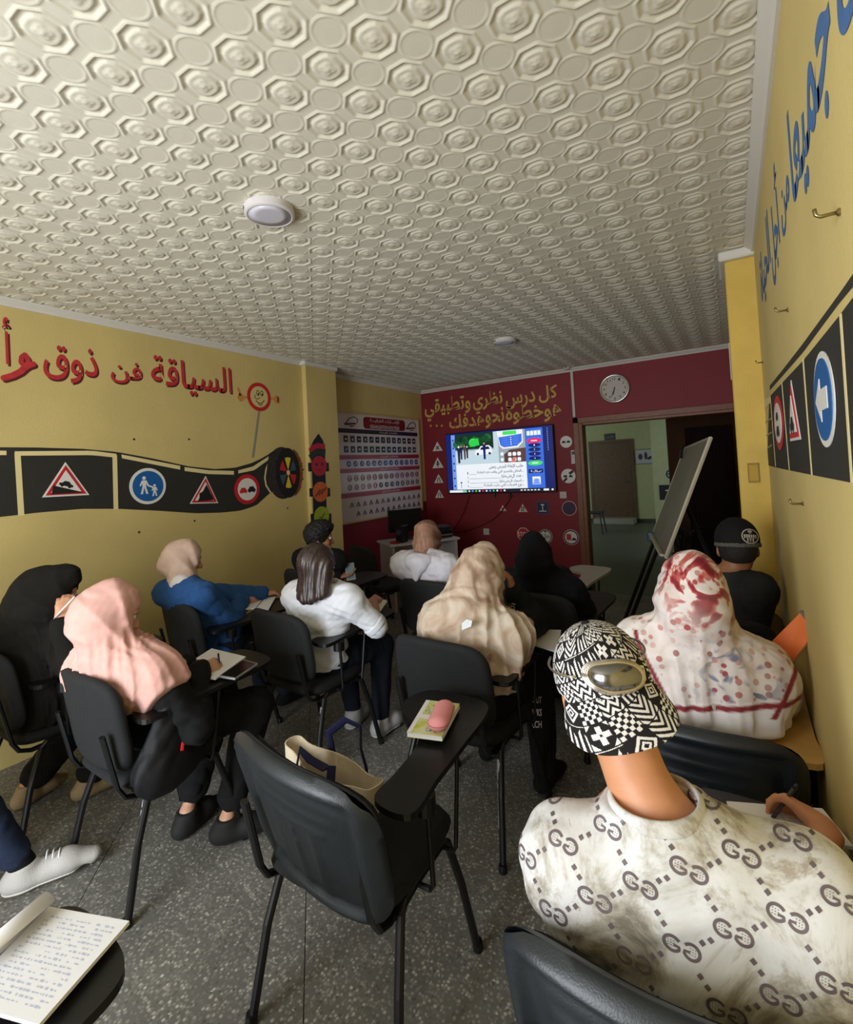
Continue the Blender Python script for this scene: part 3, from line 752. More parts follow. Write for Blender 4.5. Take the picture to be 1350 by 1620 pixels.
def print_sign(cx, cy, s, kind, m, k):
    x, y = B(cx, cy); mb = MB(); g = MB()
    if kind == 'sq': mb.prism([(x - s, y - s * 1.05), (x + s, y - s * 1.05), (x + s, y + s * 1.05), (x - s, y + s * 1.05)], w0 - .006, w0, bl); glyph(g, x, y, s * .55, k); gm = M_pw
    elif kind == 'disc': mb.prism(circle(x, y, s, 20), w0 - .006, w0, bl); glyph(g, x, y, s * .5, k); gm = M_pw
    elif kind == 'ring': mb.ring(circle(x, y, s, 20), circle(x, y, s * .74, 20), w0 - .006, w0, bl); glyph(g, x, y, s * .42, k); gm = M_bn_grey
    else: mb.ring(tri(x, y, s), scale_poly(tri(x, y, s), .72), w0 - .006, w0, bl); glyph(g, x, y - s * .15, s * .32, k); gm = M_bn_grey
    o = mb.build('printed_sign', m, ban); g.build('printed_pictogram', gm, o)
for i in range(13):
    x = .105 + .0685 * i
    print_sign(x, .24, .036, 'sq', M_bn_navy, rr.randrange(6)); print_sign(x, .335, .036, 'sq', M_bn_navy, rr.randrange(6))
    print_sign(x + .02, .470, .036, 'disc', M_bn_blue, rr.randrange(6))
    print_sign(x + .02, .605, .036, 'ring', M_bn_maroon, rr.randrange(6))
    print_sign(x + .02, .688, .034, 'ring' if i < 5 else 'disc' if i < 8 else 'ring', M_bn_maroon if i < 5 else M_bn_grey, rr.randrange(6))
    if i > 0 or True: print_sign(x + .03, .845, .036, 'tri', M_bn_grey, rr.randrange(6))
    if i > 0: print_sign(x + .025, .93, .036, 'tri', M_bn_grey, rr.randrange(6))

# ---- far wall lettering
gF = 'gold slogan over the television'
def z4(x, y): return (670 + x * .1704, 600 + y * .1704)
for wd, x0, x1, y0, y1, lb in (('كل', 1070, 1245, 55, 215, 'gold Arabic word at the right end of the upper line'), ('درس', 765, 1040, 125, 268, 'gold Arabic word second from right in the upper line'),
        ('نظري', 460, 735, 112, 312, 'gold Arabic word third from right in the upper line'), ('وتطبيقي', 12, 440, 158, 372, 'long gold Arabic word at the left end of the upper line'),
        ('هو', 1120, 1285, 232, 390, 'gold Arabic word at the right end of the lower line'), ('خطوة', 765, 1115, 230, 410, 'gold Arabic word second from right in the lower line'),
        ('نحو', 575, 750, 265, 450, 'gold Arabic word third from right in the lower line'), ('هدفك', 240, 570, 315, 445, 'gold Arabic word at the left end of the lower line')):
    a = z4(x0, y0); b = z4(x1, y1)
    word_px(Fp, FF, wd, a[0], b[0], a[1], b[1], C_gold, None, 'painted_word', lb, bold=0.02, group=gF)
mb = MB(); un, vn = Fp(*z4(122, 432)); dro = empty('painted_dots', FF.p(un, vn, 0)); tag(dro, 'three gold dots ending the lower slogan line', 'lettering')
for x in (70, 125, 172):
    u, v = Fp(*z4(x, 432)); MB().prism([(u - un - .02, v - vn), (u - un, v - vn - .02), (u - un + .02, v - vn), (u - un, v - vn + .02)], 0.001, 0.002, Frame((0, 0, 0), FF.u, FF.v, FF.w)).build('dot', C_gold, dro)

# ---- far wall signs
def fs(px, py, kind, rpx, label, layers, sx=1.0):
    u, v = Fp(px, py); r = abs(Fp(px + rpx, py)[0] - u)
    return sign(FF, u, v, kind, r, label, layers, 'road sign stickers on the red wall', sx)
W, R_, K, BL = C_white, C_red, C_black, C_blue
T3 = lambda pic: [('plate', W, 1.0), ('pictogram', K, pic)]
TR = lambda pic: [('border', R_, 1.0), ('field', W, .74), ('pictogram', K, pic)]
fs(692.5, 706, 'tri', 8, 'white triangle sticker with black cross, topmost left of the television', T3(P_x(0, -.25, .3)))
fs(693, 732, 'tri', 9, 'white triangle sticker with upright arrow, second down left of the television', T3(P_arrow(0, -.6, .35, .2) + P_bar(-.35, -.2, .35, -.2, .14)))
fs(694.5, 757, 'tri', 7.5, 'white triangle sticker with narrowing road, third down left of the television', T3(P_bar(-.3, -.65, -.1, .2, .14) + P_bar(.3, -.65, .1, .2, .14)))
fs(695.5, 781, 'tri', 7, 'white triangle sticker, lowest left of the television', T3(P_bar(-.3, -.65, -.12, .2, .14) + P_bar(.3, -.65, .12, .2, .14)))
fs(896, 699, 'round', 9.5, 'white round sticker with two cars beside television top corner', [('plate', W, 1.0), ('pictogram', K, P_car(-.4, 0, .3) + P_car(.4, 0, .3))])
fs(899.5, 753, 'round', 11.5, 'white round sticker with two cars and black diagonal band', [('plate', W, 1.0), ('pictogram', K, P_bar(-.65, -.72, -.2, -.3, .3) + P_bar(.15, .3, .72, .65, .34) + P_car(-.4, -.02, .26) + P_car(.35, -.02, .26))])
fs(796, 803, 'tri', 7, 'red bordered triangle with cross under the television', TR(P_x(0, -.25, .26)))
fs(827.5, 803, 'tri', 9.5, 'red bordered triangle with two opposed arrows under the television', TR(P_arrow(-.16, .2, -.6, .14) + P_arrow(.16, -.6, .2, .14)))
fs(859, 803, 'square', 9, 'navy square dead end sign with white bar and blue edge', [('plate', BL, 1.0), ('field', C_navy, .9), ('pictogram', W, P_bar(0, -.55, 0, .45, .16) + P_bar(-.65, -.6, .65, -.6, .16) + P_bar(-.3, .5, .3, .5, .2))])
fs(901, 804, 'round', 11.5, 'dark blue round no stopping sign with red cross and ring', [('edge', W, 1.0), ('border', C_darkred, .94), ('field', C_navy, .72), ('pictogram', C_darkred, P_x(0, 0, .5, .11))])
o = fs(828.5, 845, 'oct', 10.5, 'red octagonal stop sign half hidden behind navy headscarf', [('edge', W, 1.0), ('field', R_, .9)])
mb = MB(); r = .1; text_fit(mb, 'STOP', Frame((0, 0, 0), FF.u, FF.v, FF.w), -.075, .075, -.03, .03, .0070, False, .02); mb.build('lettering', W, o)
o = fs(863.5, 848.5, 'round', 11, 'white round width limit sign reading in metres with thin red ring', [('edge', W, 1.0), ('border', C_darkred, .94), ('field', W, .8), ('pictogram', K, [[(-.2, .75), (.2, .75), (0, .5)], [(-.2, -.75), (.2, -.75), (0, -.5)]])])
mb = MB(); text_fit(mb, '2,5m', Frame((0, 0, 0), FF.u, FF.v, FF.w), -.06, .06, -.035, .03, .0090, False, .01); mb.build('lettering', K, o)
o = fs(904, 850, 'round', 12.5, 'white round sign with red lorry and black car beside the door frame', [('edge', W, 1.0), ('border', C_darkred, .94), ('field', W, .78), ('pictogram', K, P_car(.38, -.22, .26))])
mb = MB(); rs = abs(Fp(904 + 12.5, 850)[0] - Fp(904, 850)[0]); mb.prism([(x * rs, y * rs) for x, y in ((-.55, -.35), (.02, -.35), (.02, .42), (-.55, .42))], 0.0084, .0098, Frame((0, 0, 0), FF.u, FF.v, FF.w)); mb.build('lorry_pictogram', R_, o)
fs(731, 880, 'tri', 7, 'small white and red triangle above the beige headscarf', TR(P_bar(0, -.5, 0, .1, .2)))

# sockets, switch, remote holder, trunking, camera
M_plast = mat('off_white_plastic', (206, 196, 190), 0.45); M_plast2 = mat('grey_plastic', (150, 146, 146), 0.5)
def plate_box(px, py, w, h, label, cat, name, slots=2):
    u, v = Fp(px, py); root = empty(name, FF.p(u, v, 0)); tag(root, label, cat); lf_ = Frame((0, 0, 0), FF.u, FF.v, FF.w)
    MB().box(-w / 2, w / 2, -h / 2, h / 2, 0, .012, lf_, bev=.003).build('plate', M_plast, root)
    for k in range(slots): MB().prism(circle((k - (slots - 1) / 2) * .022, 0, .006, 10), .012, .0135, lf_).build('pin_hole' if slots == 2 else 'button', M_plast2, root)
    return root
plate_box(770, 841, .085, .085, 'white wall socket low on the red wall under the television', 'socket', 'wall_socket')
plate_box(891.5, 783, .085, .085, 'white wall switch by the lower right television corner', 'switch', 'wall_switch', 1)
rm = plate_box(908, 723, .06, .17, 'white remote control in a holder on the red wall', 'remote', 'remote_control', 3)
MB().box(-.02, .02, .03, .07, .012, .0145, Frame((0, 0, 0), FF.u, FF.v, FF.w)).build('display', M_bn_grey, rm)
a = Fp(905, 588); b = Fp(909, 660)
o = MB().box(-.016, .016, b[1] - (a[1] + b[1]) / 2, a[1] - (a[1] + b[1]) / 2, 0, .016, Frame((0, 0, 0), FF.u, FF.v, FF.w), bev=.003).build('cable_trunking', M_plast); o.location = FF.p((a[0] + b[0]) / 2, (a[1] + b[1]) / 2, 0)
tag(o, 'thin vertical white cable trunking on the red wall', 'trunking')
cc = on_plane(897, 580, 1, YF - .1); cr = empty('security_camera', (cc.x, YF, cc.z)); tag(cr, 'small white dome security camera under the cornice of the red wall', 'camera')
MB().lathe([(.045, 0), (.045, .015), (.02, .02), (.02, .07)], Frame((0, 0, 0), FF.u, FF.v, FF.w), 16).build('bracket', M_plast, cr)
MB().lathe([(0.001, .055), (.03, .06), (.042, .08), (.045, .10), (.04, .125), (.02, .14), (.001, .142)], Frame((0, 0, 0), FF.u, FF.v, FF.w), 18).build('body', M_plast, cr, smooth=True)
MB().lathe([(.018, .138), (.018, .147), (.001, .149)], Frame((0, 0, 0), FF.u, FF.v, FF.w), 14).build('lens', C_black, cr)

# clock
u, v = Fp(973, 615); r = .17
ck = empty('wall_clock', FF.p(u, v, 0)); tag(ck, 'round wall clock with silver rim and pale face over the opening', 'clock')
lf_ = Frame((0, 0, 0), FF.u, FF.v, FF.w)
MB().lathe([(r, 0), (r + .004, .012), (r, .034), (r - .012, .040), (r - .022, .034), (r - .026, .020)], lf_, 48, caps=False).build('rim', mat('polished_silver', (206, 204, 200), 0.25, metal=0.9), ck, smooth=True)
MB().prism(circle(0, 0, r - .02, 48), .004, .020, lf_).build('dial', mat('clock_face', (196, 186, 178), 0.5), ck)
for k in range(12):
    A = math.pi / 2 - math.radians(30 * (k + 1)); mb = MB()
    text_fit(mb, str(k + 1), lf_, .118 * math.cos(A) - (.011 if k < 9 else .018), .118 * math.cos(A) + (.011 if k < 9 else .018), .118 * math.sin(A) - .015, .118 * math.sin(A) + .015, .0208, False, .01); mb.build('numeral', C_black, ck)
for ang, ln, w in ((-105, .07, .010), (-112, .105, .007)):
    A = math.radians(ang); MB().prism(stroke2([(-.02 * math.cos(A), -.02 * math.sin(A)), (ln * math.cos(A), ln * math.sin(A))], w), .022, .0235, lf_).build('hand', C_black, ck)
mb = MB(); text_fit(mb, '12', lf_, -.0, .0, 0, 0, .03); MB().prism(circle(0, 0, .008, 14), .022, .026, lf_).build('pin', C_black, ck)

# ---- television
tvu0, tvu1, tvv0, tvv1, tvw = -3.455, -1.885, 1.222, 2.078, 0.07
TVW, TVH = tvu1 - tvu0, tvv1 - tvv0
tv = empty('television', FF.p((tvu0 + tvu1) / 2, (tvv0 + tvv1) / 2, 0)); tag(tv, 'large flat television on the red wall showing a driving lesson slide', 'television')
tf = Frame((0, 0, 0), FF.u, FF.v, FF.w)
M_tvb = mat('black_tv_plastic', (16, 16, 18), 0.35)
MB().box(-TVW / 2, TVW / 2, -TVH / 2, TVH / 2, .03, tvw, tf, bev=.008).build('housing', M_tvb, tv)
MB().box(-.25, .25, -.18, .18, 0, .03, tf).build('wall_mount', M_tvb, tv)
def em(name, rgb, s=0.85):
    return mat('screen_' + name, rgb, 0.3, emit=s)
E_navy = em('navy', (8, 26, 96)); E_blue = em('blue', (52, 104, 214)); E_lblue = em('light_blue', (110, 150, 236)); E_white = em('white', (226, 232, 240)); E_green = em('green', (40, 200, 70)); E_tree = em('tree_green', (40, 96, 58)); E_dtree = em('dark_tree', (18, 48, 36)); E_road = em('road', (186, 206, 216)); E_bar = em('taskbar', (22, 26, 40)); E_text = em('text', (20, 24, 36)); E_pink = em('pink', (236, 24, 92)); E_skin = em('skin', (206, 110, 104)); E_grey = em('grey', (150, 158, 166)); E_dk = em('dark', (30, 32, 48)); E_mgreen = em('meter_green', (66, 214, 90)); E_brown = em('brown', (84, 60, 56))
def T(x, y): return ((x - .5) * (TVW - .024), (.5 - y) * (TVH - .024))
screen = MB().prism([T(0, 0), T(1, 0), T(1, 1), T(0, 1)], tvw - .002, tvw + .0008, tf).build('screen', E_navy, tv)
tvlev = [0]
def S(poly, m, lev=1, name='screen_image'):
    w = tvw + .0008 + .0003 * (lev - 1)
    mb = MB(); mb.prism([T(x, y) for x, y in poly], w, w + .0003, tf); return mb.build(name, m, screen)
def Srect(x0, x1, y0, y1, m, lev=1, name='screen_image'): return S([(x0, y0), (x1, y0), (x1, y1), (x0, y1)], m, lev, name)
def Stext(s, x0, x1, y0, y1, m, lev, ar=True, bold=0.0):
    mb = MB(); a = T(x0, y1); b = T(x1, y0); text_fit(mb, s, tf, a[0], b[0], a[1], b[1], tvw + .0008 + .0003 * lev, ar, bold + .012); return mb.build('screen_text', m, screen)
Srect(.055, .095, .02, .945, E_lblue, 1); Srect(.095, .765, .02, .945, E_white, 1); Srect(.765, .918, .02, .945, E_blue, 1)
Srect(0, 1, .945, 1, E_bar, 1)
for k, y in enumerate((.11, .24, .37, .5, .62, .75, .88)): Srect(.067, .082, y - .012, y + .016, E_navy, 2)
# street photograph
Srect(.095, .475, .02, .30, E_dtree, 2); Srect(.095, .475, .28, .53, E_road, 2)
for k in range(16):
    q = random.Random(k); S(circle(.11 + .022 * k, .10 + .10 * q.random(), .03 + .015 * q.random(), 9, .05 + .03 * q.random()), [E_tree, E_dtree][k % 2], 3)
S(circle(.28, .17, .045, 12, .07), E_mgreen, 4); S([(.24, .15), (.33, .10), (.34, .22), (.25, .24)], E_green, 5)
S([(.29, .36), (.30, .30), (.33, .29), (.35, .24), (.43, .23), (.455, .27), (.458, .35), (.44, .37), (.30, .38)], E_white, 5)
S([(.355, .26), (.425, .25), (.44, .295), (.345, .30)], E_dk, 6)
for x in (.32, .435): S(circle(x, .365, .012, 10, .022), E_dk, 6)
for x, y, s, m in ((.13, .25, 1.0, E_dk), (.155, .24, .8, E_navy), (.19, .24, .8, E_brown), (.215, .25, .7, E_dk), (.385, .22, .95, E_navy)):
    S([(x - .016 * s, y), (x + .016 * s, y), (x + .012 * s, y + .12 * s), (x + .01 * s, y + .25 * s), (x - .01 * s, y + .25 * s), (x - .012 * s, y + .12 * s)], m, 7); S(circle(x, y - .022 * s, .009 * s, 8, .02 * s), E_skin if m != E_dk else E_white, 7)
# meter photograph
Srect(.475, .765, .02, .53, E_grey, 2); Srect(.475, .52, .02, .53, E_road, 3)
S([(.515, .0 + .02), (.745, .02), (.745, .22), (.70, .30), (.56, .31), (.53, .26)], E_white, 3); S([(.525, .12), (.737, .09), (.735, .21), (.69, .275), (.57, .285), (.54, .25)], E_blue, 4)
Srect(.565, .69, .03, .09, E_mgreen, 5)
for k in range(4): Srect(.555, .62, .135 + .036 * k, .141 + .036 * k, E_lblue, 5); Srect(.655, .71, .125 + .036 * k, .131 + .036 * k, E_lblue, 5); S(circle(.638, .135 + .036 * k, .006, 8, .01), E_white, 5)
S([(.57, .53), (.57, .40), (.62, .33), (.765, .31), (.765, .53)], E_brown, 3)
for r_ in range(2):
    for k in range(3): S([T_ for T_ in rrect(.605 + .042 * k, .637 + .042 * k, .37 + .085 * r_, .43 + .085 * r_, .012, 3)], E_white, 5)
for r_ in range(2): S(circle(.55, .39 + .09 * r_, .015, 10, .03), E_white, 5)
S([(.63, .53), (.645, .47), (.665, .45), (.675, .47), (.665, .53)], E_skin, 6)
# question text
Stext('طلب الإعانة للجرحى يعطى', .42, .735, .56, .63, E_text, 2)
for k, (tx, x0) in enumerate((('المكان بالتحديد التي وقعت فيه الحادثة', .30), ('عدد الضحايا', .535), ('أسماء الضحايا', .515), ('نوع العربات التي دارت الحادثة', .36))):
    y = .645 + .072 * k
    Stext(tx, x0, .715, y, y + .062, E_text, 2); Srect(.225, x0 - .005, y + .052, y + .056, E_text, 2); Stext(str(k + 1), .205, .213, y + .01, y + .05, E_text, 2, False); Srect(.722, .732, y + .035, y + .041, E_text, 2)
S(circle(.14, .83, .009, 10, .014), E_text, 2); Srect(.138, .142, .85, .92, E_text, 2)
# right panel
for k in range(4): Srect(.782 + .031 * k, .808 + .031 * k, .06, .13, E_white, 2)
for k, m in enumerate((E_pink, E_navy, E_navy, E_navy, E_navy, E_mgreen)):
    y = .215 + .068 * k + (.006 if k == 5 else 0); S(circle(.842, y, .064 if k in (0, 5) else .054, 20, .038 if k in (0, 5) else .03), m, 2)
    if k in (0, 5): S(circle(.842, y, .058, 20, .031), m, 3); Srect(.815, .868, y - .008, y + .008, E_white, 4)
    else: Stext(str(k), .838, .846, y - .014, y + .014, E_white, 4, False)
Srect(.78, .905, .655, .715, E_navy, 2); Stext('سؤال 6', .80, .89, .665, .705, E_white, 3); Srect(.81, .88, .77, .89, E_white, 2); S(circle(.845, .83, .025, 14, .03), E_lblue, 3); Srect(.815, .875, .855, .885, E_lblue, 3)
Srect(.015, .19, .955, .992, E_white, 2); Srect(.15, .19, .955, .992, em('teal', (120, 200, 180)), 3)
for k in range(11): S(circle(.215 + .034 * k, .973, .009, 8, .015), [E_white, E_lblue, E_mgreen, E_white, E_pink][k % 5], 2)
for k in range(6): Srect(.70 + .03 * k, .718 + .03 * k, .965, .982, E_white, 2)
Srect(.90, .945, .958, .988, E_white, 2); S(circle(.975, .973, .010, 8, .015), E_white, 2)
for k in range(12): Srect(.955, .962, .03 + .03 * k, .045 + .03 * k, E_lblue, 2)
for k in range(2): MB().tube([FFp for FFp in (Vector((-.08 + .22 * k, -.045, -TVH / 2 + .01)), Vector((-.08 + .22 * k, -.045, -TVH / 2 - .06)))], .012, 8).build('bracket_arm', M_tvb, tv)

# cables hanging from the television
def cable(pts, label):
    W3 = [on_plane(x, y, 1, YF - .02) for x, y in pts]; c0 = W3[0]
    n = 8; P = []
    for i in range(len(W3) - 1):
        for k in range(n):
            t = k / n; a = W3[max(0, i - 1)]; b = W3[i]; c_ = W3[i + 1]; d = W3[min(len(W3) - 1, i + 2)]
            P.append(0.5 * ((2 * b) + (c_ - a) * t + (2 * a - 5 * b + 4 * c_ - d) * t * t + (3 * b - a - 3 * c_ + d) * t ** 3))
    P.append(W3[-1]); o = MB().tube([p - c0 for p in P], .007, 6).build('power_cable', mat('dark_red_cable', (92, 18, 30), 0.5), smooth=True); o.location = c0
    tag(o, label, 'cable')
cable([(743, 783), (738, 800), (730, 818), (718, 838)], 'steeper dark cable hanging from the television to the desk')
cable([(811, 783), (800, 800), (785, 818), (760, 832), (735, 840), (716, 842)], 'long drooping dark cable from the television to the desk')

# ---- right wall: lettering, road band and signs
def wR(y, z): return (-y, z)
gR = 'blue slogan on the right wall'
def word_r(word, y0, y1, z0, z1, label, slant=0.0, m=C_letblue):
    root = empty('painted_word', (XR, (y0 + y1) / 2, (z0 + z1) / 2)); tag(root, label, 'lettering', gR)
    l2 = Frame((0, 0, 0), FR.u, FR.v, FR.w); hu, hv = abs(y1 - y0) / 2, (z1 - z0) / 2
    mb = MB(); text_fit(mb, word, l2, -hu, hu, -hv, hv, .001, True, .02, warp=lambda u, v: (u, v + slant * u)); mb.build('letters', m, root)
word_r('ل', 0.76, 0.93, 2.17, 2.40, 'blue Arabic letter at the top right picture corner')
word_r('جميعا', 0.98, 1.55, 2.15, 2.45, 'large blue Arabic word nearest on the right wall')
word_r('من', 1.60, 1.83, 2.23, 2.36, 'small blue Arabic word of two letters on the right wall')
word_r('أجل', 1.88, 2.24, 2.20, 2.52, 'blue Arabic word second from the far end', m=C_letblue)
word_r('الحياة', 2.28, 2.92, 2.27, 2.53, 'blue Arabic word next to the ochre pillar')
rroad = empty('painted_road', (0, 0, 0)); tag(rroad, 'black painted road band with cream lines rising along the right wall', 'mural')
def bandR(top, bot, w0_, w1_, name, m, n=24):
    band(Rp, FR, top, bot, w0_, w1_, n).build(name, m, rroad)
def zz(x, y): return (1190 + x * .1852, 430 + y * .1852)
# the wall runs out of the frame: continue the band a little beyond it
bandR([(1218, 628), (1239, 605), (1273, 569), (1329, 500), (1350, 472), (1380, 432)], [(1214, 736), (1240, 742), (1284, 751), (1330, 760), (1350, 764), (1380, 770)], .0002, .0012, 'black_band', C_road)
bandR([zz(155, 972), zz(255, 850), zz(435, 620), zz(560, 450), zz(735, 212), zz(864, 28), (1370, 405)], [zz(155, 1010), zz(262, 890), zz(445, 680), zz(570, 508), zz(745, 272), zz(864, 130), (1370, 428)], .0002, .0012, 'edge_line', C_road)
for (a, b_, w) in (((1332, 497), (1350, 764), .018), ((1272, 568), (1286, 752), .02), ((1238, 605), (1250, 744), .022), ((1219.6, 627), (1228, 738), .024)):
    A0 = Rp(*a); B0 = Rp(*b_); MB().prism(stroke2([A0, B0], w), .0010, .002, FR).build('lane_line', C_cream, rroad)
bandR([zz(98, 1100), zz(160, 1062)], [zz(100, 1180), zz(160, 1120)], .0010, .002, 'lane_line', C_cream, 2)
for y in (1290, 1410, 1520):
    A0 = Rp(*zz(112, y)); B0 = Rp(*zz(172, y - 40)); MB().prism(stroke2([A0, B0], .008), .0010, .002, FR).build('lane_line', C_grey_p, rroad)
def rs(px, py, x0, x1, y0, y1, kind, label, layers):
    u, v = Rp(px, py); a = Rp(x0, py)[0]; b = Rp(x1, py)[0]; t = Rp(px, y0)[1]; bt = Rp(px, y1)[1]
    ru, rv = abs(b - a) / 2, abs(t - bt) / 2
    return sign(FR, u, v, kind, rv, label, layers, 'painted road signs on the right wall', ru / rv)
arrow = [[(.55, .28), (.05, .28), (.05, .5), (-.55, 0), (.05, -.5), (.05, -.28), (.55, -.28)]]
arrow = [[(-.55, .22), (.1, .22), (.1, .46), (.62, 0.0), (.1, -.46), (.1, -.22), (-.55, -.22)]]
arrow = [[(-x, y) for x, y in arrow[0]]]
rs(1307, 632, 1291, 1324, 553, 710, 'round', 'blue round sign with white arrow on the right wall', [('plate', C_white, 1.0), ('field', C_blue, .86), ('pictogram', C_white, arrow)])
cu, cv, out = px_tri(Rp, (1254, 601), (1253, 698), (1270, 695)); s = abs(out[1][0] - out[0][0]) / 2
sign(FR, cu, cv, 'tri', s, 'narrow looking triangle sign with red border on the right wall', [('plate', C_white, 1.0), ('border', C_red, .86), ('field', C_white, .62), ('pictogram', C_black, P_carside(0, -.1, .35))], 'painted road signs on the right wall', outline=out)
rs(1233.5, 669, 1226, 1240, 625, 714, 'round', 'red ringed round sign with cars on the right wall nearest the pillar', [('border', C_red, 1.0), ('field', C_white, .74), ('pictogram', C_black, P_car(0, -.3, .3) + P_car(0, .25, .22))])
# hooks
M_brass = mat('tarnished_steel', (150, 132, 92), 0.35, metal=0.9)
for k, (x, y, lb) in enumerate(((1330, 335, 'bent steel screw hook under the blue lettering'), (1248, 490, 'small steel wall hook above the black road band'), (1272, 797, 'small steel wall hook below the black road band'), (1208, 573, 'tiny steel wall hook beside the ochre pillar'))):
    p = on_plane(x, y, 0, XR); hk = empty('wall_hook', p); tag(hk, lb, 'hook', 'steel hooks on the right wall')
    s = .9
    MB().tube([(0, 0, 0), (-.028 * s, 0, 0), (-.034 * s, 0, .004), (-.036 * s, 0, .016 * s)], .0035 * s, 8).build('shank', M_brass, hk, smooth=True)
    MB().lathe([(.007 * s, 0), (.007 * s, .003), (.004, .005)], Frame((0, 0, 0), FR.u, FR.v, FR.w), 10).build('washer', M_brass, hk)
# painted-over box on the right pillar
p0 = on_plane(1185, 763, 1, 3.30); p1 = on_plane(1200, 733, 1, 3.30)
cxm, czm = (p0.x + p1.x) / 2, (p0.z + p1.z) / 2
bxr = empty('junction_box', (cxm, 3.30, czm)); tag(bxr, 'yellow painted over junction box on the ochre pillar', 'junction box')
hx, hz = abs(p1.x - p0.x) / 2, abs(p1.z - p0.z) / 2
MB().box(-hx, hx, -hz, hz, 0, .006, Frame((0, 0, 0), (1, 0, 0), (0, 0, 1), (0, -1, 0)), bev=.002).build('cover', mat('mustard_paint', (184, 146, 40), .6), bxr)
MB().ring([(-hx * 1.05, -hz * 1.05), (hx * 1.05, -hz * 1.05), (hx * 1.05, hz * 1.05), (-hx * 1.05, hz * 1.05)], [(-hx * .85, -hz * .85), (hx * .85, -hz * .85), (hx * .85, hz * .85), (-hx * .85, hz * .85)], .0, .009, Frame((0, 0, 0), (1, 0, 0), (0, 0, 1), (0, -1, 0))).build('rim', mat('mustard_paint_dark', (150, 118, 30), .6), bxr)
# thin white rail on the edge of the opening beyond the pillar
p0 = on_plane(1153, 565, 1, 3.70); o = MB().box(-.012, .012, -.012, .012, -.12, .12, bev=.004).build('white_box', M_plast); o.location = (.035, 3.66, 2.18); tag(o, 'slim white plastic sensor on the far side of the ochre pillar', 'sensor')

# ---- ceiling lamps
M_lampw = mat('white_lamp_plastic', (212, 206, 206), 0.35); M_diff = mat('frosted_lamp_diffuser', (206, 202, 214), 0.3)
def ceil_lamp(px, py, rpx, label):
    p = on_plane(px, py, 2, H - .03); r = .105
    root = empty('ceiling_lamp', (p.x, p.y, H)); tag(root, label, 'lamp', 'round surface ceiling lamps')
    dn = Frame((0, 0, 0), (1, 0, 0), (0, -1, 0), (0, 0, -1))
    MB().lathe([(r, -.004), (r, .026), (r - .005, .031), (r - .012, .032), (r - .014, .030)], dn, 48, caps=False).build('housing', M_lampw, root, smooth=True, auto=40)
    MB().lathe([(r - .013, .0300), (r * .5, .0308), (0.0005, .031)], dn, 48).build('diffuser', M_diff, root, smooth=True)
    for k in range(3): MB().box(-.006 + .018 * (k - 1), .002 + .018 * (k - 1), -r - .0015, -r + .003, .008, .018, Frame((0, 0, 0), (math.cos(-.7), math.sin(-.7), 0), (-math.sin(-.7), math.cos(-.7), 0), (0, 0, -1))).build('vent_slot', M_bn_grey, root)
ceil_lamp(427, 342, 40, 'round white unlit ceiling lamp nearest the camera')
ceil_lamp(799, 543, 20, 'small looking round white ceiling lamp far back near the red wall')

# ---- things in the corridor
def Hp(px, py, fr, y): return fr.uv(on_plane(px, py, 1, y))
u, v = Hp(965, 691, FH, YH); ex = empty('exit_sign', FH.p(u, v, 0)); tag(ex, 'dark green sign with white lettering over the corridor door', 'sign')
lfh = Frame((0, 0, 0), FH.u, FH.v, FH.w)
MB().box(-.13, .13, -.08, .08, 0, .02, lfh, bev=.004).build('plate', mat('dark_green_sign', (20, 44, 40), .4), ex)
mb = MB(); text_fit(mb, 'مكتب', lfh, -.06, .10, -.045, .045, .0205, True); mb.build('lettering', M_plast2, ex)
a = Hp(1006, 735, FH, YH); b = Hp(1039, 709, FH, YH); pc = empty('wall_poster', FH.p((a[0] + b[0]) / 2, (a[1] + b[1]) / 2, 0)); tag(pc, 'framed grey poster with car pictures on the corridor wall', 'poster')
hx, hy = (b[0] - a[0]) / 2, (b[1] - a[1]) / 2
MB().box(-hx, hx, -hy, hy, 0, .02, lfh, bev=.004).build('frame', mat('grey_frame', (120, 124, 126), .4), pc)
MB().box(-hx * .92, hx * .92, -hy * .88, hy * .88, .015, .022, lfh).build('print', mat('pale_grey_print', (176, 180, 182), .4), pc)
mb = MB(); mb.prism(circle(-hx * .5, 0, hx * .2, 16, hy * .4), .022, .023, lfh); mb.prism(circle(0, hy * .1, hx * .15, 16, hy * .5), .022, .023, lfh); [mb.prism(q, .022, .023, lfh) for q in P_carside(hx * .45, -hy * .2, hx * .35)]
mb.build('picture', mat('dark_print', (44, 46, 50), .4), pc)
u, v = Hp(1062, 750, FJ, 11.6); sw = empty('steering_wheel_sticker', FJ.p(u, v, 0)); tag(sw, 'blue steering wheel sticker on the corridor wall', 'sticker')
lfj = lfh; mb = MB(); mb.ring(circle(0, 0, .10, 24), circle(0, 0, .072, 24), 0, .003, lfj); mb.build('rim', C_navy, sw)
mb = MB(); [mb.prism(stroke2([(0, 0), (.08 * math.cos(A), .08 * math.sin(A))], .025), 0, .003, lfj) for A in (0.1, math.pi - .1, -math.pi / 2)]; mb.build('spokes', C_blue, sw)
u, v = Hp(1055, 779, FJ, 11.6); o = empty('black_notice', FJ.p(u, v, 0)); tag(o, 'black notice with white line on the corridor wall', 'notice')
MB().box(-.14, .14, -.16, .16, 0, .01, lfj, bev=.003).build('board', C_black, o); MB().box(-.02, .09, .03, .055, .01, .012, lfj).build('line', M_pw, o)
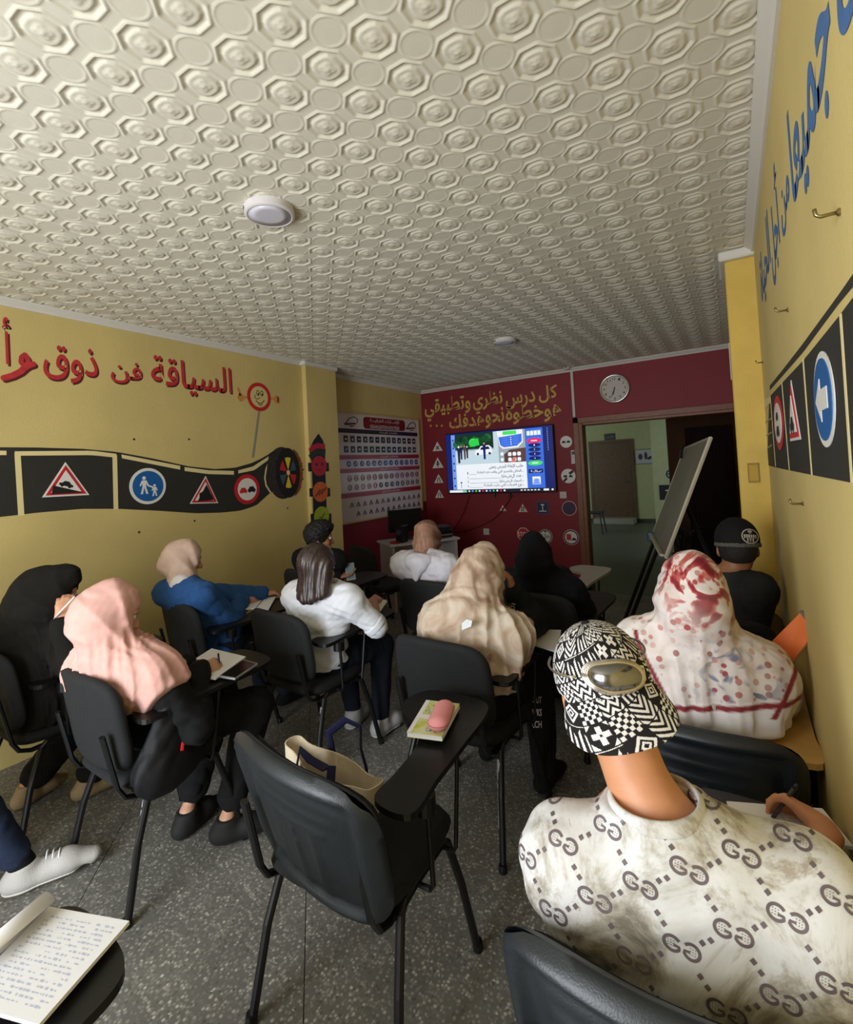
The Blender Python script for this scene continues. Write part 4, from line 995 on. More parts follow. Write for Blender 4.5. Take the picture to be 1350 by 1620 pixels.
# ================================================================== chairs with writing tablets
M_frame_b = mat('black_steel_tube', (20, 20, 22), 0.38, metal=0.2, bump=0.05, bscale=40)
M_fabric_b = mat('black_chair_fabric', (19, 21, 24), 0.85, var=0.15, vscale=40, bump=0.25, bscale=400)
M_plastic_b = mat('blue_black_moulded_plastic', (30, 35, 40), 0.40, var=0.10, vscale=12, bump=0.10, bscale=300)
M_tablet_b = mat('black_laminate', (16, 16, 17), 0.40, bump=0.03)
M_tablet_w = mat('pale_laminate', (196, 194, 192), 0.3); M_tablet_t = mat('tan_laminate', (214, 172, 104), 0.45, var=0.1, vscale=10)
M_wear = mat('worn_steel', (168, 170, 172), 0.4, metal=0.25)
M_edge_y = mat('yellow_edge_band', (222, 196, 112), 0.5)

def panel_mesh(w, h, t, curve, lean, expo=5.0, relief=False, nr=14, na=56, taper=0.0):
    """rounded cushion panel: x width, z height (0..h), curved in y, leaning back"""
    def bnd(A):
        c, s = math.cos(A), math.sin(A); r = (abs(c) ** expo + abs(s) ** expo) ** (-1 / expo); return c * r, s * r
    def pt(a, b, off):
        x = a * w / 2; z = h / 2 + b * h / 2
        x *= 1 - taper * (1 - z / h)
        y = -lean * z + curve * (x / (w / 2)) ** 2 - off
        return (x, y, z)
    mb = MB(); V = []; F = []
    def rel(a, b, r):
        if not relief: return 0.0
        g = lambda q, s_: math.exp(-(q / s_) ** 2)
        m = max(abs(a), abs(b)); e = 0.014 * g(m - .86, .06) - 0.007 * g(m - .72, .05)
        e += 0.007 * g(b - .46, .035) * (abs(a) < .60) + 0.006 * g(b - .24, .03) * (abs(a) < .45)
        for q in (-.28, 0, .28): e += 0.006 * g(a - q, .045) * (1 if -.75 < b < .18 else 0)
        return e
    rings = [i / nr for i in range(1, nr + 1)]
    def side(sgn):
        base = len(V); V.append(pt(0, 0, (t / 2 if sgn > 0 else -t / 2)))
        for q in rings:
            prof = (1 - max(0, (q - .86) / .14) ** 2.2) ** .5 if q > .86 else 1.0
            for k in range(na):
                a, b = bnd(2 * math.pi * k / na); qq = q
                off = sgn * t / 2 * prof + (rel(a * qq, b * qq, qq) if sgn > 0 else 0)
                V.append(pt(a * qq, b * qq, off))
        return base
    f = side(-1); bk = side(1)
    for base, flip in ((f, False), (bk, True)):
        for k in range(na):
            tri_ = (base, base + 1 + k, base + 1 + (k + 1) % na); F.append(tri_ if flip else tri_[::-1])
        for i in range(nr - 1):
            for k in range(na):
                q = (base + 1 + i * na + k, base + 1 + (i + 1) * na + k, base + 1 + (i + 1) * na + (k + 1) % na, base + 1 + i * na + (k + 1) % na)
                F.append(q if flip else q[::-1])
    mb.add(V, F); me = mb.mesh('panel')
    b = bmesh.new(); b.from_mesh(me); bmesh.ops.remove_doubles(b, verts=b.verts, dist=1e-4); bmesh.ops.recalc_face_normals(b, faces=b.faces); b.to_mesh(me); b.free()
    return me

def smooth_poly(pts, n=6):
    out = []; m = len(pts)
    for i in range(m):
        a, b, c, d = (Vector(pts[(i + k) % m]) for k in (-1, 0, 1, 2))
        for k in range(n):
            t = k / n; q = 0.5 * ((2 * b) + (c - a) * t + (2 * a - 5 * b + 4 * c - d) * t * t + (3 * b - a - 3 * c + d) * t ** 3); out.append((q.x, q.y))
    return out
TAB = [(.165, -.16), (.285, -.17), (.285, -.02), (.286, .16), (.286, .34), (.250, .425), (.120, .445), (.010, .430), (-.035, .34), (.000, .25), (.105, .185), (.150, .09), (.160, -.04)]
CHAIR_MESH = {}
def chair_meshes():
    C = CHAIR_MESH
    C['back_fabric'] = panel_mesh(.49, .38, .045, .035, .16, 4.5); C['back_fabric'].materials.append(M_fabric_b)
    C['back_plastic'] = panel_mesh(.52, .42, .040, .050, .22, 4.2, True, 26, 84, .10); C['back_plastic'].materials.append(M_plastic_b)
    C['back_pad'] = panel_mesh(.46, .36, .02, .050, .22, 4.2, False, 10, 48, .10); C['back_pad'].materials.append(M_fabric_b)
    s = panel_mesh(.47, .46, .05, .0, .0, 4.5); 
    for v in s.vertices:
        x, y, z = v.co; v.co = (x, z - .23, -y - (.02 if z > .40 else 0) * ((z - .40) / .06) ** 2)
    s.flip_normals(); C['seat'] = s; s.materials.append(M_fabric_b)
    for me in C.values(): me.polygons.foreach_set('use_smooth', [True] * len(me.polygons)); me.update()
    for sx in (-1, 1):
        me = MB().tube([(sx * .255, .245, .004), (sx * .235, .19, .25), (sx * .215, .145, .405), (sx * .213, .125, .420), (sx * .212, .08, .424)], .0135, 10).mesh('front_leg'); me.materials.append(M_frame_b); C['front_leg', sx] = me
        me = MB().tube([(sx * .255, -.245, .004), (sx * .235, -.19, .25), (sx * .215, -.135, .405), (sx * .213, -.115, .420), (sx * .212, -.06, .424)], .0135, 10).mesh('rear_leg'); me.materials.append(M_frame_b); C['rear_leg', sx] = me
        me = MB().tube([(sx * .195, -.02, .405), (sx * .197, -.17, .405), (sx * .2, -.215, .425), (sx * .2, -.24, .47), (sx * .2, -.285, .68)], .016, 8, flat=.6).mesh('back_bracket'); me.materials.append(M_frame_b); C['back_bracket', sx] = me
        for fy in (1, -1):
            me = MB().lathe([(.017, 0), (.018, .012), (.0155, .03)], Frame((sx * .255, fy * .247, 0.0), (1, 0, 0), (0, 1, 0), (0, 0, 1)), 12).mesh('foot_cap'); me.materials.append(M_frame_b); C['foot_cap', sx, fy] = me
    me = MB()
    for y in (.08, -.06): me.tube([(-.212, y, .418), (.212, y, .418)], .010, 8)
    for sx in (-1, 1): me.tube([(sx * .212, -.07, .424), (sx * .212, .09, .424)], .0135, 10)
    C['rail'] = me.mesh('seat_rail'); C['rail'].materials.append(M_frame_b)
    pl = smooth_poly(TAB)
    me = MB(); fr = Frame((0, 0, .700), (1, 0, 0), (0, 1, .03), (0, 0, 1)); me.prism(pl, 0, .018, fr); C['tablet'] = me.mesh('writing_tablet')
    me = MB().tube([(.225, -.05, .424), (.262, -.05, .424), (.272, -.05, .44), (.272, -.06, .69)], .008, 8).tube([(.225, .10, .424), (.262, .10, .424), (.270, .10, .44), (.270, .14, .695), (.24, .14, .697), (.24, .02, .695)], .007, 8)
    C['tablet_arm'] = me.mesh('tablet_arm'); C['tablet_arm'].materials.append(M_frame_b)
    me = MB().lathe([(.030, 0), (.030, .05), (.022, .055)], Frame((.265, -.06, .645), (1, 0, 0), (0, 1, 0), (0, 0, 1)), 14); C['pivot'] = me.mesh('tablet_pivot'); C['pivot'].materials.append(M_tablet_b)
chair_meshes()
G_CH = 'black chairs with writing tablets'
def chair(x, y, rz, label, kind='fabric', tablet=M_tablet_b, tilt=0.0, name='tablet_chair', wear=False, arm=True, drop=0.0, scale=1.0, twist=0.0):
    root = empty(name, (x, y, 0), math.radians(rz)); tag(root, label, 'chair', G_CH)
    def part(nm, me, loc=(0, 0, 0), rx=0.0, par=root):
        o = bpy.data.objects.new(nm, me); COL.objects.link(o); o.parent = par; o.location = loc; o.rotation_euler = (rx, 0, 0); return o
    part('seat', CHAIR_MESH['seat'], (0, .0, .455))
    if kind == 'plastic':
        b = part('backrest', CHAIR_MESH['back_plastic'], (0, -.205, .44 - drop)); b.scale = (scale, 1, scale); b.rotation_euler = (math.radians(twist * .9), math.radians(twist * .6), math.radians(-twist)); part('pad', CHAIR_MESH['back_pad'], (0, .026, .03), par=b)
    else: part('backrest', CHAIR_MESH['back_fabric'], (0, -.225, .50))
    for sx in (-1, 1):
        for nm in ('front_leg', 'rear_leg'):
            l = part('leg', CHAIR_MESH[nm, sx]); part('foot_cap', CHAIR_MESH['foot_cap', sx, 1 if nm[0] == 'f' else -1], par=l)
        part('back_bracket', CHAIR_MESH['back_bracket', sx])
    part('seat_rail', CHAIR_MESH['rail'])
    if wear:
        # chipped paint on the right rear leg
        mb = MB(); rg = random.Random(int(abs(x * 100)))
        for k in range(16):
            t = rg.uniform(.25, .98); zz_ = .02 + t * .36; xx = .255 - .04 * t; yy = -.245 + .10 * t
            mb.lathe([(.0005, -.012), (.0146, -.009), (.0146, .011), (.0005, .014)], Frame((xx, yy, zz_), (1, 0, 0), (0, 1, 0), (-.08, .24, .97)), 8, ang0=rg.uniform(3, 4.2), ang1=rg.uniform(4.6, 5.8))
        mb.build('paint_chip', M_wear, root)
    if arm:
        me = CHAIR_MESH['tablet']
        key = ('tablet', tablet.name)
        if key not in CHAIR_MESH: c = me.copy(); c.materials.append(tablet); CHAIR_MESH[key] = c
        part('writing_tablet', CHAIR_MESH[key]); part('tablet_arm', CHAIR_MESH['tablet_arm']); part('tablet_pivot', CHAIR_MESH['pivot'])
    return root
CH = {}
CH['A'] = chair(-1.05, 1.195, 3, 'empty black plastic backed chair holding a tote bag in the foreground', 'plastic', scale=1.09, twist=7)
CH['B'] = chair(-2.20, 1.17, -2, 'black chair under the person in the pink headscarf', wear=True)
CH['C'] = chair(-3.00, 1.10, 0, 'black chair under the person in the black veil by the left wall')
CH['D'] = chair(-2.88, 1.97, -8, 'black chair under the person in the blue sweater')
CH['E'] = chair(-2.12, 2.06, -4, 'black chair under the long haired person in the white shirt', wear=True)
CH['F'] = chair(-2.82, 2.92, -6, 'black chair under the person in black near the pillar')
CH['G'] = chair(-1.72, 2.95, -4, 'black chair under the person in the white hoodie')
CH['H'] = chair(-1.10, 2.04, -3, 'black chair under the person in the beige veil', wear=True)
CH['N'] = chair(-0.98, 2.90, -4, 'black chair under the person in the navy veil')
CH['I'] = chair(-1.19, 3.70, -8, 'empty chair with pale writing tablet in front of the navy veil', tablet=M_tablet_w)
CH['J'] = chair(-0.12, 1.92, 0, 'chair with tan writing tablet under the person in the floral veil', 'plastic', tablet=M_tablet_t, drop=.055)
CH['K'] = chair(-0.12, 2.78, 0, 'black chair under the person in the dark cap')
CH['L'] = chair(-0.14, 1.02, 0, 'black chair under the person in the patterned cap and printed shirt', 'plastic', drop=.0)
CH['M'] = chair(-3.05, 3.95, -20, 'empty black chair beside the white desk', arm=False)
# ================================================================== soft bodies: smooth-union fields meshed with surface nets
def V3(*a): return np.array(a, dtype=np.float64)
def nrm(v): v = np.asarray(v, float); return v / (np.linalg.norm(v) + 1e-12)
class Field:
    def __init__(s, lo, hi, h):
        s.h = h; s.lo = np.asarray(lo, float); s.n = np.maximum(4, np.ceil((np.asarray(hi, float) - s.lo) / h).astype(int) + 1)
        s.F = np.full(s.n, 0.5, np.float32)
    def _sub(s, lo, hi):
        a = np.clip(np.floor((np.asarray(lo) - s.lo) / s.h).astype(int), 0, s.n); b = np.clip(np.ceil((np.asarray(hi) - s.lo) / s.h).astype(int) + 1, 0, s.n)
        if np.any(b <= a): return None, None
        ax = [(s.lo[i] + s.h * np.arange(a[i], b[i])).astype(np.float32) for i in range(3)]
        return (slice(a[0], b[0]), slice(a[1], b[1]), slice(a[2], b[2])), (ax[0][:, None, None], ax[1][None, :, None], ax[2][None, None, :])
    def _mix(s, sl, d, k, sub=False):
        f = s.F[sl]
        if sub:
            hh = np.maximum(k - np.abs(f + d), 0) / max(k, 1e-6); s.F[sl] = np.maximum(f, -d) + hh * hh * k * .25
        else:
            hh = np.maximum(k - np.abs(f - d), 0) / max(k, 1e-6); s.F[sl] = np.minimum(f, d) - hh * hh * k * .25
    def cap(s, a, b, ra, rb=None, k=.02, flat=None, fac=1.0, sub=False):
        """tapered capsule; `flat` direction is squeezed by `fac` (<1 = thinner)"""
        a = np.asarray(a, float); b = np.asarray(b, float); rb = ra if rb is None else rb; m = max(ra, rb) * max(1, 1.0) + k + 2 * s.h
        sl, X = s._sub(np.minimum(a, b) - m, np.maximum(a, b) + m)
        if sl is None: return s
        ab = b - a; L2 = max(ab.dot(ab), 1e-12)
        px, py, pz = X[0] - a[0], X[1] - a[1], X[2] - a[2]
        t = np.clip((px * ab[0] + py * ab[1] + pz * ab[2]) / L2, 0, 1)
        qx, qy, qz = px - t * ab[0], py - t * ab[1], pz - t * ab[2]
        d2 = qx * qx + qy * qy + qz * qz
        sc = 1.0
        if flat is not None:
            n = nrm(flat); c = qx * n[0] + qy * n[1] + qz * n[2]; d2 = d2 + c * c * (1 / fac ** 2 - 1)
            r = ra + (rb - ra) * t; d = np.sqrt(d2); gl = np.sqrt(np.maximum(d2 + c * c * (1 / fac ** 4 - 1 / fac ** 2), 1e-9)); d = (d - r) * d / np.maximum(gl, 1e-5)
        else: d = np.sqrt(d2) - (ra + (rb - ra) * t)
        s._mix(sl, d, k, sub); return s
    def ell(s, c, r, R=None, k=.02, sub=False):
        c = np.asarray(c, float); r = np.asarray(r, float); m = max(r) + k + 2 * s.h
        sl, X = s._sub(c - m, c + m)
        if sl is None: return s
        px, py, pz = X[0] - c[0], X[1] - c[1], X[2] - c[2]
        if R is not None:
            R = np.asarray(R, float); px, py, pz = (px * R[0, i] + py * R[1, i] + pz * R[2, i] for i in range(3))
        k0 = np.sqrt((px / r[0]) ** 2 + (py / r[1]) ** 2 + (pz / r[2]) ** 2); k1 = np.sqrt((px / r[0] ** 2) ** 2 + (py / r[1] ** 2) ** 2 + (pz / r[2] ** 2) ** 2)
        s._mix(sl, k0 * (k0 - 1) / np.maximum(k1, 1e-6), k, sub); return s
    def cut(s, p, n, k=.01):
        n = nrm(n); ax = [(s.lo[i] + s.h * np.arange(s.n[i])).astype(np.float32) for i in range(3)]
        d = (ax[0][:, None, None] - p[0]) * n[0] + (ax[1][None, :, None] - p[1]) * n[1] + (ax[2][None, None, :] - p[2]) * n[2]
        f = s.F; hh = np.maximum(k - np.abs(f - d), 0) / k; s.F = np.maximum(f, d) + hh * hh * k * .25; return s
    def disp(s, fn, band=.035):
        m = np.abs(s.F) < band; idx = np.argwhere(m)
        if len(idx): s.F[m] += fn(s.lo + idx * s.h).astype(np.float32)
        return s
    def mesh(s, name):
        F = s.F; n = F.shape
        F[0], F[-1], F[:, 0], F[:, -1], F[:, :, 0], F[:, :, -1] = (np.maximum(q, .001) for q in (F[0], F[-1], F[:, 0], F[:, -1], F[:, :, 0], F[:, :, -1]))
        ins = F < 0
        cnt = np.zeros(tuple(i - 1 for i in n), np.uint8)
        for dx in (0, 1):
            for dy in (0, 1):
                for dz in (0, 1): cnt += ins[dx:n[0] - 1 + dx, dy:n[1] - 1 + dy, dz:n[2] - 1 + dz]
        act = np.argwhere((cnt > 0) & (cnt < 8))
        if not len(act): return bpy.data.meshes.new(name)
        vid = np.full(cnt.shape, -1, np.int64); vid[tuple(act.T)] = np.arange(len(act))
        acc = np.zeros((len(act), 3)); num = np.zeros(len(act))
        C = [(i, j, k) for i in (0, 1) for j in (0, 1) for k in (0, 1)]
        val = {c: F[act[:, 0] + c[0], act[:, 1] + c[1], act[:, 2] + c[2]].astype(float) for c in C}
        for c in C:
            for ax in range(3):
                if c[ax]: continue
                e = list(c); e[ax] = 1; e = tuple(e); a, b = val[c], val[e]; m = (a < 0) != (b < 0)
                t = a[m] / (a[m] - b[m]); p = np.tile(np.array(c, float), (m.sum(), 1)); p[:, ax] = t; acc[m] += p; num[m] += 1
        P = s.lo + (act + acc / num[:, None]) * s.h
        Q = []
        for ax in range(3):
            o = [i for i in range(3) if i != ax]; sl0 = [slice(None)] * 3; sl1 = [slice(None)] * 3; sl0[ax] = slice(0, -1); sl1[ax] = slice(1, None)
            A = ins[tuple(sl0)]; Bq = ins[tuple(sl1)]; E = np.argwhere(A != Bq)
            ok = (E[:, o[0]] > 0) & (E[:, o[1]] > 0) & (E[:, o[0]] < n[o[0]] - 1) & (E[:, o[1]] < n[o[1]] - 1); E = E[ok]
            q = []
            for d0, d1 in ((-1, -1), (0, -1), (0, 0), (-1, 0)):
                g = E.copy(); g[:, o[0]] += d0; g[:, o[1]] += d1; q.append(vid[g[:, 0], g[:, 1], g[:, 2]])
            q = np.stack(q, 1); fl = A[E[:, 0], E[:, 1], E[:, 2]]
            if ax == 1: fl = ~fl
            q[~fl] = q[~fl][:, ::-1]; Q.append(q)
        Q = np.concatenate(Q); Q = Q[(Q >= 0).all(1)]
        me = bpy.data.meshes.new(name)
        me.vertices.add(len(P)); me.vertices.foreach_set('co', P.astype(np.float32).ravel())
        me.loops.add(len(Q) * 4); me.loops.foreach_set('vertex_index', Q.astype(np.int32).ravel())
        me.polygons.add(len(Q)); me.polygons.foreach_set('loop_start', np.arange(0, len(Q) * 4, 4, dtype=np.int32))
        me.update(calc_edges=True); me.validate()
        me.polygons.foreach_set('use_smooth', np.ones(len(me.polygons), bool)); me.update()
        return me

def rotz(a): c, s = math.cos(a), math.sin(a); return np.array([[c, -s, 0], [s, c, 0], [0, 0, 1.]])
def rotx(a): c, s = math.cos(a), math.sin(a); return np.array([[1., 0, 0], [0, c, -s], [0, s, c]])
def roty(a): c, s = math.cos(a), math.sin(a); return np.array([[c, 0, s], [0, 1., 0], [-s, 0, c]])
def ik(a, b, l1, l2, pole):
    a, b = np.asarray(a, float), np.asarray(b, float); d = np.linalg.norm(b - a)
    if d > (l1 + l2) * .995: l1 *= d / ((l1 + l2) * .995); l2 = l2 * d / ((l1 + l2) * .995) if False else max(l2, d - l1 * .999)
    u = nrm(b - a); x = (l1 * l1 - l2 * l2 + d * d) / (2 * d); hgt = math.sqrt(max(l1 * l1 - x * x, 0))
    p = np.asarray(pole, float); p = nrm(p - u * p.dot(u)); return a + u * x + p * hgt

def cloth_noise(seed, amp, freq, stretch=(1, 1, 1)):
    rg = np.random.RandomState(seed); D = [(nrm(rg.normal(size=3)) * freq * f * np.asarray(stretch), rg.uniform(0, 6.28), a) for f, a in ((1, 1), (1.3, .8), (1.9, .6), (2.6, .4), (3.7, .25))]
    W = [(nrm(rg.normal(size=3)) * freq * .6, rg.uniform(0, 6.28)) for _ in range(3)]
    def fn(p):
        w = sum(np.sin(p @ d + ph) for d, ph in W) * .8
        v = sum(a * (1 - np.abs(np.sin((p @ d) * .5 + ph + w * .7)) * 2) for d, ph, a in D)
        return amp * v / 2.2
    return fn
def radial_folds(c, m, amp, z0, z1, seed=0, twist=3.0, axis=None):
    """drape folds running down from a centre, growing from z0 (top) to z1 (hem)"""
    rg = np.random.RandomState(seed); ph = rg.uniform(0, 6.28, 6)
    def ridge(x): return 1 - 2 * np.abs(np.sin(x * .5)) ** .75
    def fn(p):
        th = np.arctan2(p[:, 1] - c[1], p[:, 0] - c[0]); g = np.clip((z0 - p[:, 2]) / (z0 - z1), 0, 1) ** .7
        w = .9 * np.sin(2 * th + 6 * p[:, 2] + ph[3]) + .5 * np.sin(5 * th - 9 * p[:, 2] + ph[4])
        return -amp * g * (ridge(m * th + w + ph[1]) + .6 * ridge(m * 1.9 * th + 1.4 * w + 7 * p[:, 2] + ph[2])) * .8
    return fn
def sweep_folds(c, R, amp, n, rad, seed=0):
    """folds wrapping round a head: arcs that run from the face over the ear to the nape"""
    rg = np.random.RandomState(seed); ph = rg.uniform(0, 6.28, 4)
    def fn(p):
        q = (p - c) @ R; a = np.arctan2(q[:, 2] + .10, -q[:, 1] + .16)      # angle about a point under the chin
        m = np.clip(1.25 - np.linalg.norm(q, axis=1) / rad, 0, 1)
        return -amp * m * (1 - 2 * np.abs(np.sin(n * a + 1.3 * np.sin(9 * q[:, 0] + ph[0]) + ph[1])) ** .8)
    return fn

M_skins = {}
def skin(rgb):
    nm = 'skin_%d' % rgb[0]
    if nm not in MATS:
        m = mat(nm, rgb, 0.5, var=0.06, vscale=18, bump=0.04, bscale=220); b = m.node_tree.nodes['Principled BSDF']
        b.inputs['Subsurface Weight'].default_value = 0.06; b.inputs['Subsurface Radius'].default_value = (.01, .004, .002)
    return MATS[nm]
M_eye = mat('eye_white', (225, 222, 216), 0.25); M_iris = mat('dark_brown_iris', (44, 26, 16), 0.2)

def head_frame(J): return rotz(math.radians(J['yaw'])) @ rotx(math.radians(J.get('pitch', 0))) @ roty(math.radians(J.get('roll', 0)))
def add_head(F, J, s=1.0):
    R = head_frame(J); c = J['head']; T = lambda x, y, z: c + R @ (V3(x, y, z) * s)
    F.ell(T(0, -.008, .018), V3(.076, .096, .098) * s, R, .02)
    F.ell(T(0, .030, -.045), V3(.058, .066, .074) * s, R, .03)
    F.ell(T(0, .058, -.092), V3(.032, .028, .022) * s, R, .03)
    F.cap(T(0, .088, .012), T(0, .112, -.026), .008 * s, .013 * s, .012); F.ell(T(.012, .100, -.030), V3(.008, .009, .007) * s, R, .008); F.ell(T(-.012, .100, -.030), V3(.008, .009, .007) * s, R, .008)
    for sx in (-1, 1):
        F.ell(T(sx * .031, .096, .014), V3(.017, .014, .011) * s, R, .012, sub=True)
        F.cap(T(sx * .014, .092, .032), T(sx * .048, .080, .033), .007 * s, .006 * s, .012)
        F.ell(T(sx * .044, .066, -.026), V3(.022, .020, .018) * s, R, .02)
        F.ell(T(sx * .077, -.006, -.012), V3(.009, .020, .031) * s, R @ rotz(sx * .35), .008); F.ell(T(sx * .084, .000, -.010), V3(.006, .011, .018) * s, R, .004, sub=True)
    F.cap(T(-.018, .093, -.060), T(.018, .093, -.060), .0065 * s, .0065 * s, .008); F.cap(T(-.016, .091, -.071), T(.016, .091, -.071), .0075 * s, .0075 * s, .006)
    F.cap(T(-.02, .104, -.0655), T(.02, .104, -.0655), .0025 * s, .0025 * s, .003, sub=True)
def add_eyes(J, root, s=1.0):
    R = head_frame(J); c = J['head']
    for sx in (-1, 1):
        e = MB(); p = c + R @ (V3(sx * .031, .081, .013) * s)
        e.lathe([(.0004, -.0122), (.006, -.0105), (.0106, -.006), (.0122, 0), (.0106, .006), (.006, .0105), (.0004, .0122)], Frame(Vector(p), Vector(R[:, 0]), Vector(R[:, 2]), Vector(R[:, 1])), 14)
        eo = e.build('eye', M_eye, root, smooth=True, fix=True)
        e = MB(); q = p + R @ V3(0, .0108 * s, 0); e.lathe([(.0057, 0), (.0045, .0015), (.0004, .0020)], Frame(Vector(q), Vector(R[:, 0]), Vector(R[:, 2]), Vector(R[:, 1])), 12); e.build('iris', M_iris, eo, smooth=True, fix=True)

def add_hand(F, wr, d, palm, side, curl=.5, pinch=False, s=1.0):
    """d: direction wrist->knuckles, palm: direction the palm faces, side: +1 right hand"""
    d = nrm(d); palm = np.asarray(palm, float); palm = nrm(palm - d * palm.dot(d)); lat = np.cross(palm, d) * side   # lat -> towards the thumb
    base = np.asarray(wr, float)
    F.cap(base - d * .02, base + d * .03, .023 * s, .026 * s, .015, palm, .72)
    for q in (-.022, 0, .022): F.cap(base + d * .02 + lat * q * .7 * s, base + d * .080 * s + lat * q * s, .018 * s, .0145 * s, .016, palm, .8)
    tips = []
    for i, (off, ln) in enumerate(((.030, .070), (.010, .078), (-.010, .073), (-.029, .058))):
        p = base + d * (.088 if i in (1, 2) else .082) * s + lat * off * s; ang = .15
        c_ = curl * (1.0 if not (pinch and i == 0) else .75)
        for sg, (f, r) in enumerate(((.45, .0098), (.32, .0088), (.23, .0078))):
            ang += c_ * (.75 if sg == 0 else .95)
            dd = d * math.cos(ang) + palm * math.sin(ang) + lat * (-off * 1.2 if sg == 0 else 0); q = p + nrm(dd) * ln * f * s
            F.cap(p, q, r * s, (r - .0008) * s, .006); p = q
        tips.append(p)
    # thumb leaves the side of the palm near its base
    p0 = base + d * .022 * s + lat * .024 * s; p1 = p0 + nrm(lat * .75 + d * .75 + palm * .35) * .040 * s
    tgt = tips[0] if (pinch or curl > .6) else p1 + d * .05
    p2 = p1 + nrm(nrm(tgt - p1) + d * .5 + palm * .15) * .032 * s; p3 = p2 + nrm(nrm(tgt - p2) + d * .25) * .024 * s
    F.cap(p0 - d * .01, p1, .0155 * s, .0118 * s, .014); F.cap(p1, p2, .0112 * s, .0100 * s, .006); F.cap(p2, p3, .0100 * s, .0085 * s, .006)
    return dict(tips=tips, thumb=p3, lat=lat, palm=palm, d=d, base=base)

def finish(J):
    """fill in joints that were not given"""
    cx, cy = J['seat']; J.setdefault('pelvis', V3(cx, cy - .035, .565))
    sc = (J['shL'] + J['shR']) / 2; J.setdefault('chest', sc + (J['pelvis'] - sc) * .28); J.setdefault('waist', sc + (J['pelvis'] - sc) * .66)
    J.setdefault('neck', sc + V3(0, .005, .035)); ax = nrm(J['shR'] - J['shL']); J['ax'] = ax
    up = nrm(sc - J['pelvis']); J['up'] = up; J['fwd'] = nrm(np.cross(up, ax))
    hx = nrm(V3(ax[0], ax[1] * .3, 0))
    for s_, n in ((-1, 'L'), (1, 'R')):
        J.setdefault('hip' + n, J['pelvis'] + hx * s_ * .095 + V3(0, .03, -.02)); J.setdefault('kn' + n, V3(cx + s_ * .12, cy + .37, .50)); J.setdefault('an' + n, V3(cx + s_ * .13, cy + .40, .095))
        J.setdefault('toe' + n, J['an' + n] + V3(s_ * .03, .16, -.055)); J.setdefault('wr' + n, J['kn' + n] + V3(0, -.08, .10))
        J.setdefault('pole' + n, V3(s_ * .6, -.5, -.7)); J.setdefault('el' + n, ik(J['sh' + n], J['wr' + n], .275, .24, J['pole' + n]))
        J.setdefault('hd' + n, nrm(J['wr' + n] - J['el' + n])); J.setdefault('palm' + n, V3(0, 0, -1))
    return J
def torso(F, J, e=0.0, wide=1.0, k=.05):
    b = J['fwd']
    F.cap(J['pelvis'] - J['ax'] * .055, J['pelvis'] + J['ax'] * .055, (.125 + e) * wide, None, k, b, .86)
    F.cap(J['pelvis'], J['waist'], (.135 + e) * wide, (.128 + e) * wide, k, b, .68); F.cap(J['waist'], J['chest'], (.128 + e) * wide, (.150 + e) * wide, k, b, .64)
    F.cap(J['chest'], J['chest'] * .45 + (J['shL'] + J['shR']) * .275, (.150 + e) * wide, (.12 + e) * wide, k, b, .64)
    for n in 'LR':
        sh = J['sh' + n]; mid = (J['shL'] + J['shR']) / 2
        F.cap(mid + (sh - mid) * .35 + J['up'] * .01, sh, .062 + e, .056 + e, k)
        F.cap(J['neck'] + J['up'] * .015, sh + (mid - sh) * .25, .045 + e * .7, .045 + e * .7, k)
def arm(F, J, n, e=0.0, t=1.0, k=.02, fat=1.0):
    sh, el, wr = J['sh' + n], J['el' + n], J['wr' + n]
    F.cap(sh, el, (.052 * fat + e), (.042 * fat + e), k + .01); F.cap(el, el + (wr - el) * t, (.042 * fat + e), (.042 - .014 * t) * fat + e, k)
def leg(F, J, n, e=0.0, t=1.0, k=.03):
    F.cap(J['hip' + n], J['kn' + n], .088 + e, .062 + e, k); F.cap(J['kn' + n], J['kn' + n] + (J['an' + n] - J['kn' + n]) * t, .060 + e, (.060 - .022 * t) + e, k)
def foot(F, J, n, e=0.0, k=.015):
    a, t = J['an' + n], J['toe' + n]; dz = V3(0, 0, 1)
    heel = a + V3(0, 0, -.05) - nrm((t - a) * V3(1, 1, 0)) * .035
    F.cap(a, a + V3(0, 0, -.04), .038 + e, .036 + e, k); F.cap(heel, a * .35 + t * .65 + V3(0, 0, -.01), .032 + e, .036 + e, .03); F.cap(a * .4 + t * .6, t, .036 + e, .026 + e, .02, dz, .75)
def bounds(J, m=.22):
    P = np.array([v for k_, v in J.items() if isinstance(v, np.ndarray) and v.shape == (3,) and not k_.startswith(('hd', 'palm', 'pole', 'ax', 'up', 'fwd'))])
    lo, hi = P.min(0) - m, P.max(0) + m; lo[2] = max(lo[2], -.01); return lo, hi
def body_mesh(root, J, rgb, h=.008, curlL=.5, curlR=.6, s=1.0):
    F = Field(*bounds(J), h)
    torso(F, J, -.012)
    F.cap(J['neck'] - J['up'] * .03, J['head'] + head_frame(J) @ V3(0, -.02, -.06), .058, .054, .03)
    for n in 'LR':
        arm(F, J, n, -.006); leg(F, J, n, -.012); foot(F, J, n, -.004)
    add_head(F, J, s)
    H = {n: add_hand(F, J['wr' + n], J['hd' + n], J['palm' + n], 1 if n == 'R' else -1, curlL if n == 'L' else curlR, J.get('pinch' + n, False), .95) for n in 'LR'}
    o = link('body', F.mesh('body'), skin(rgb), root); add_eyes(J, root, s)
    return H
def local(root_xy, P):  # world points -> local of a root without rotation
    return np.array([P[0] - root_xy[0], P[1] - root_xy[1], P[2]])
def W(px, py, y): return np.array(on_plane(px, py, 1, y))
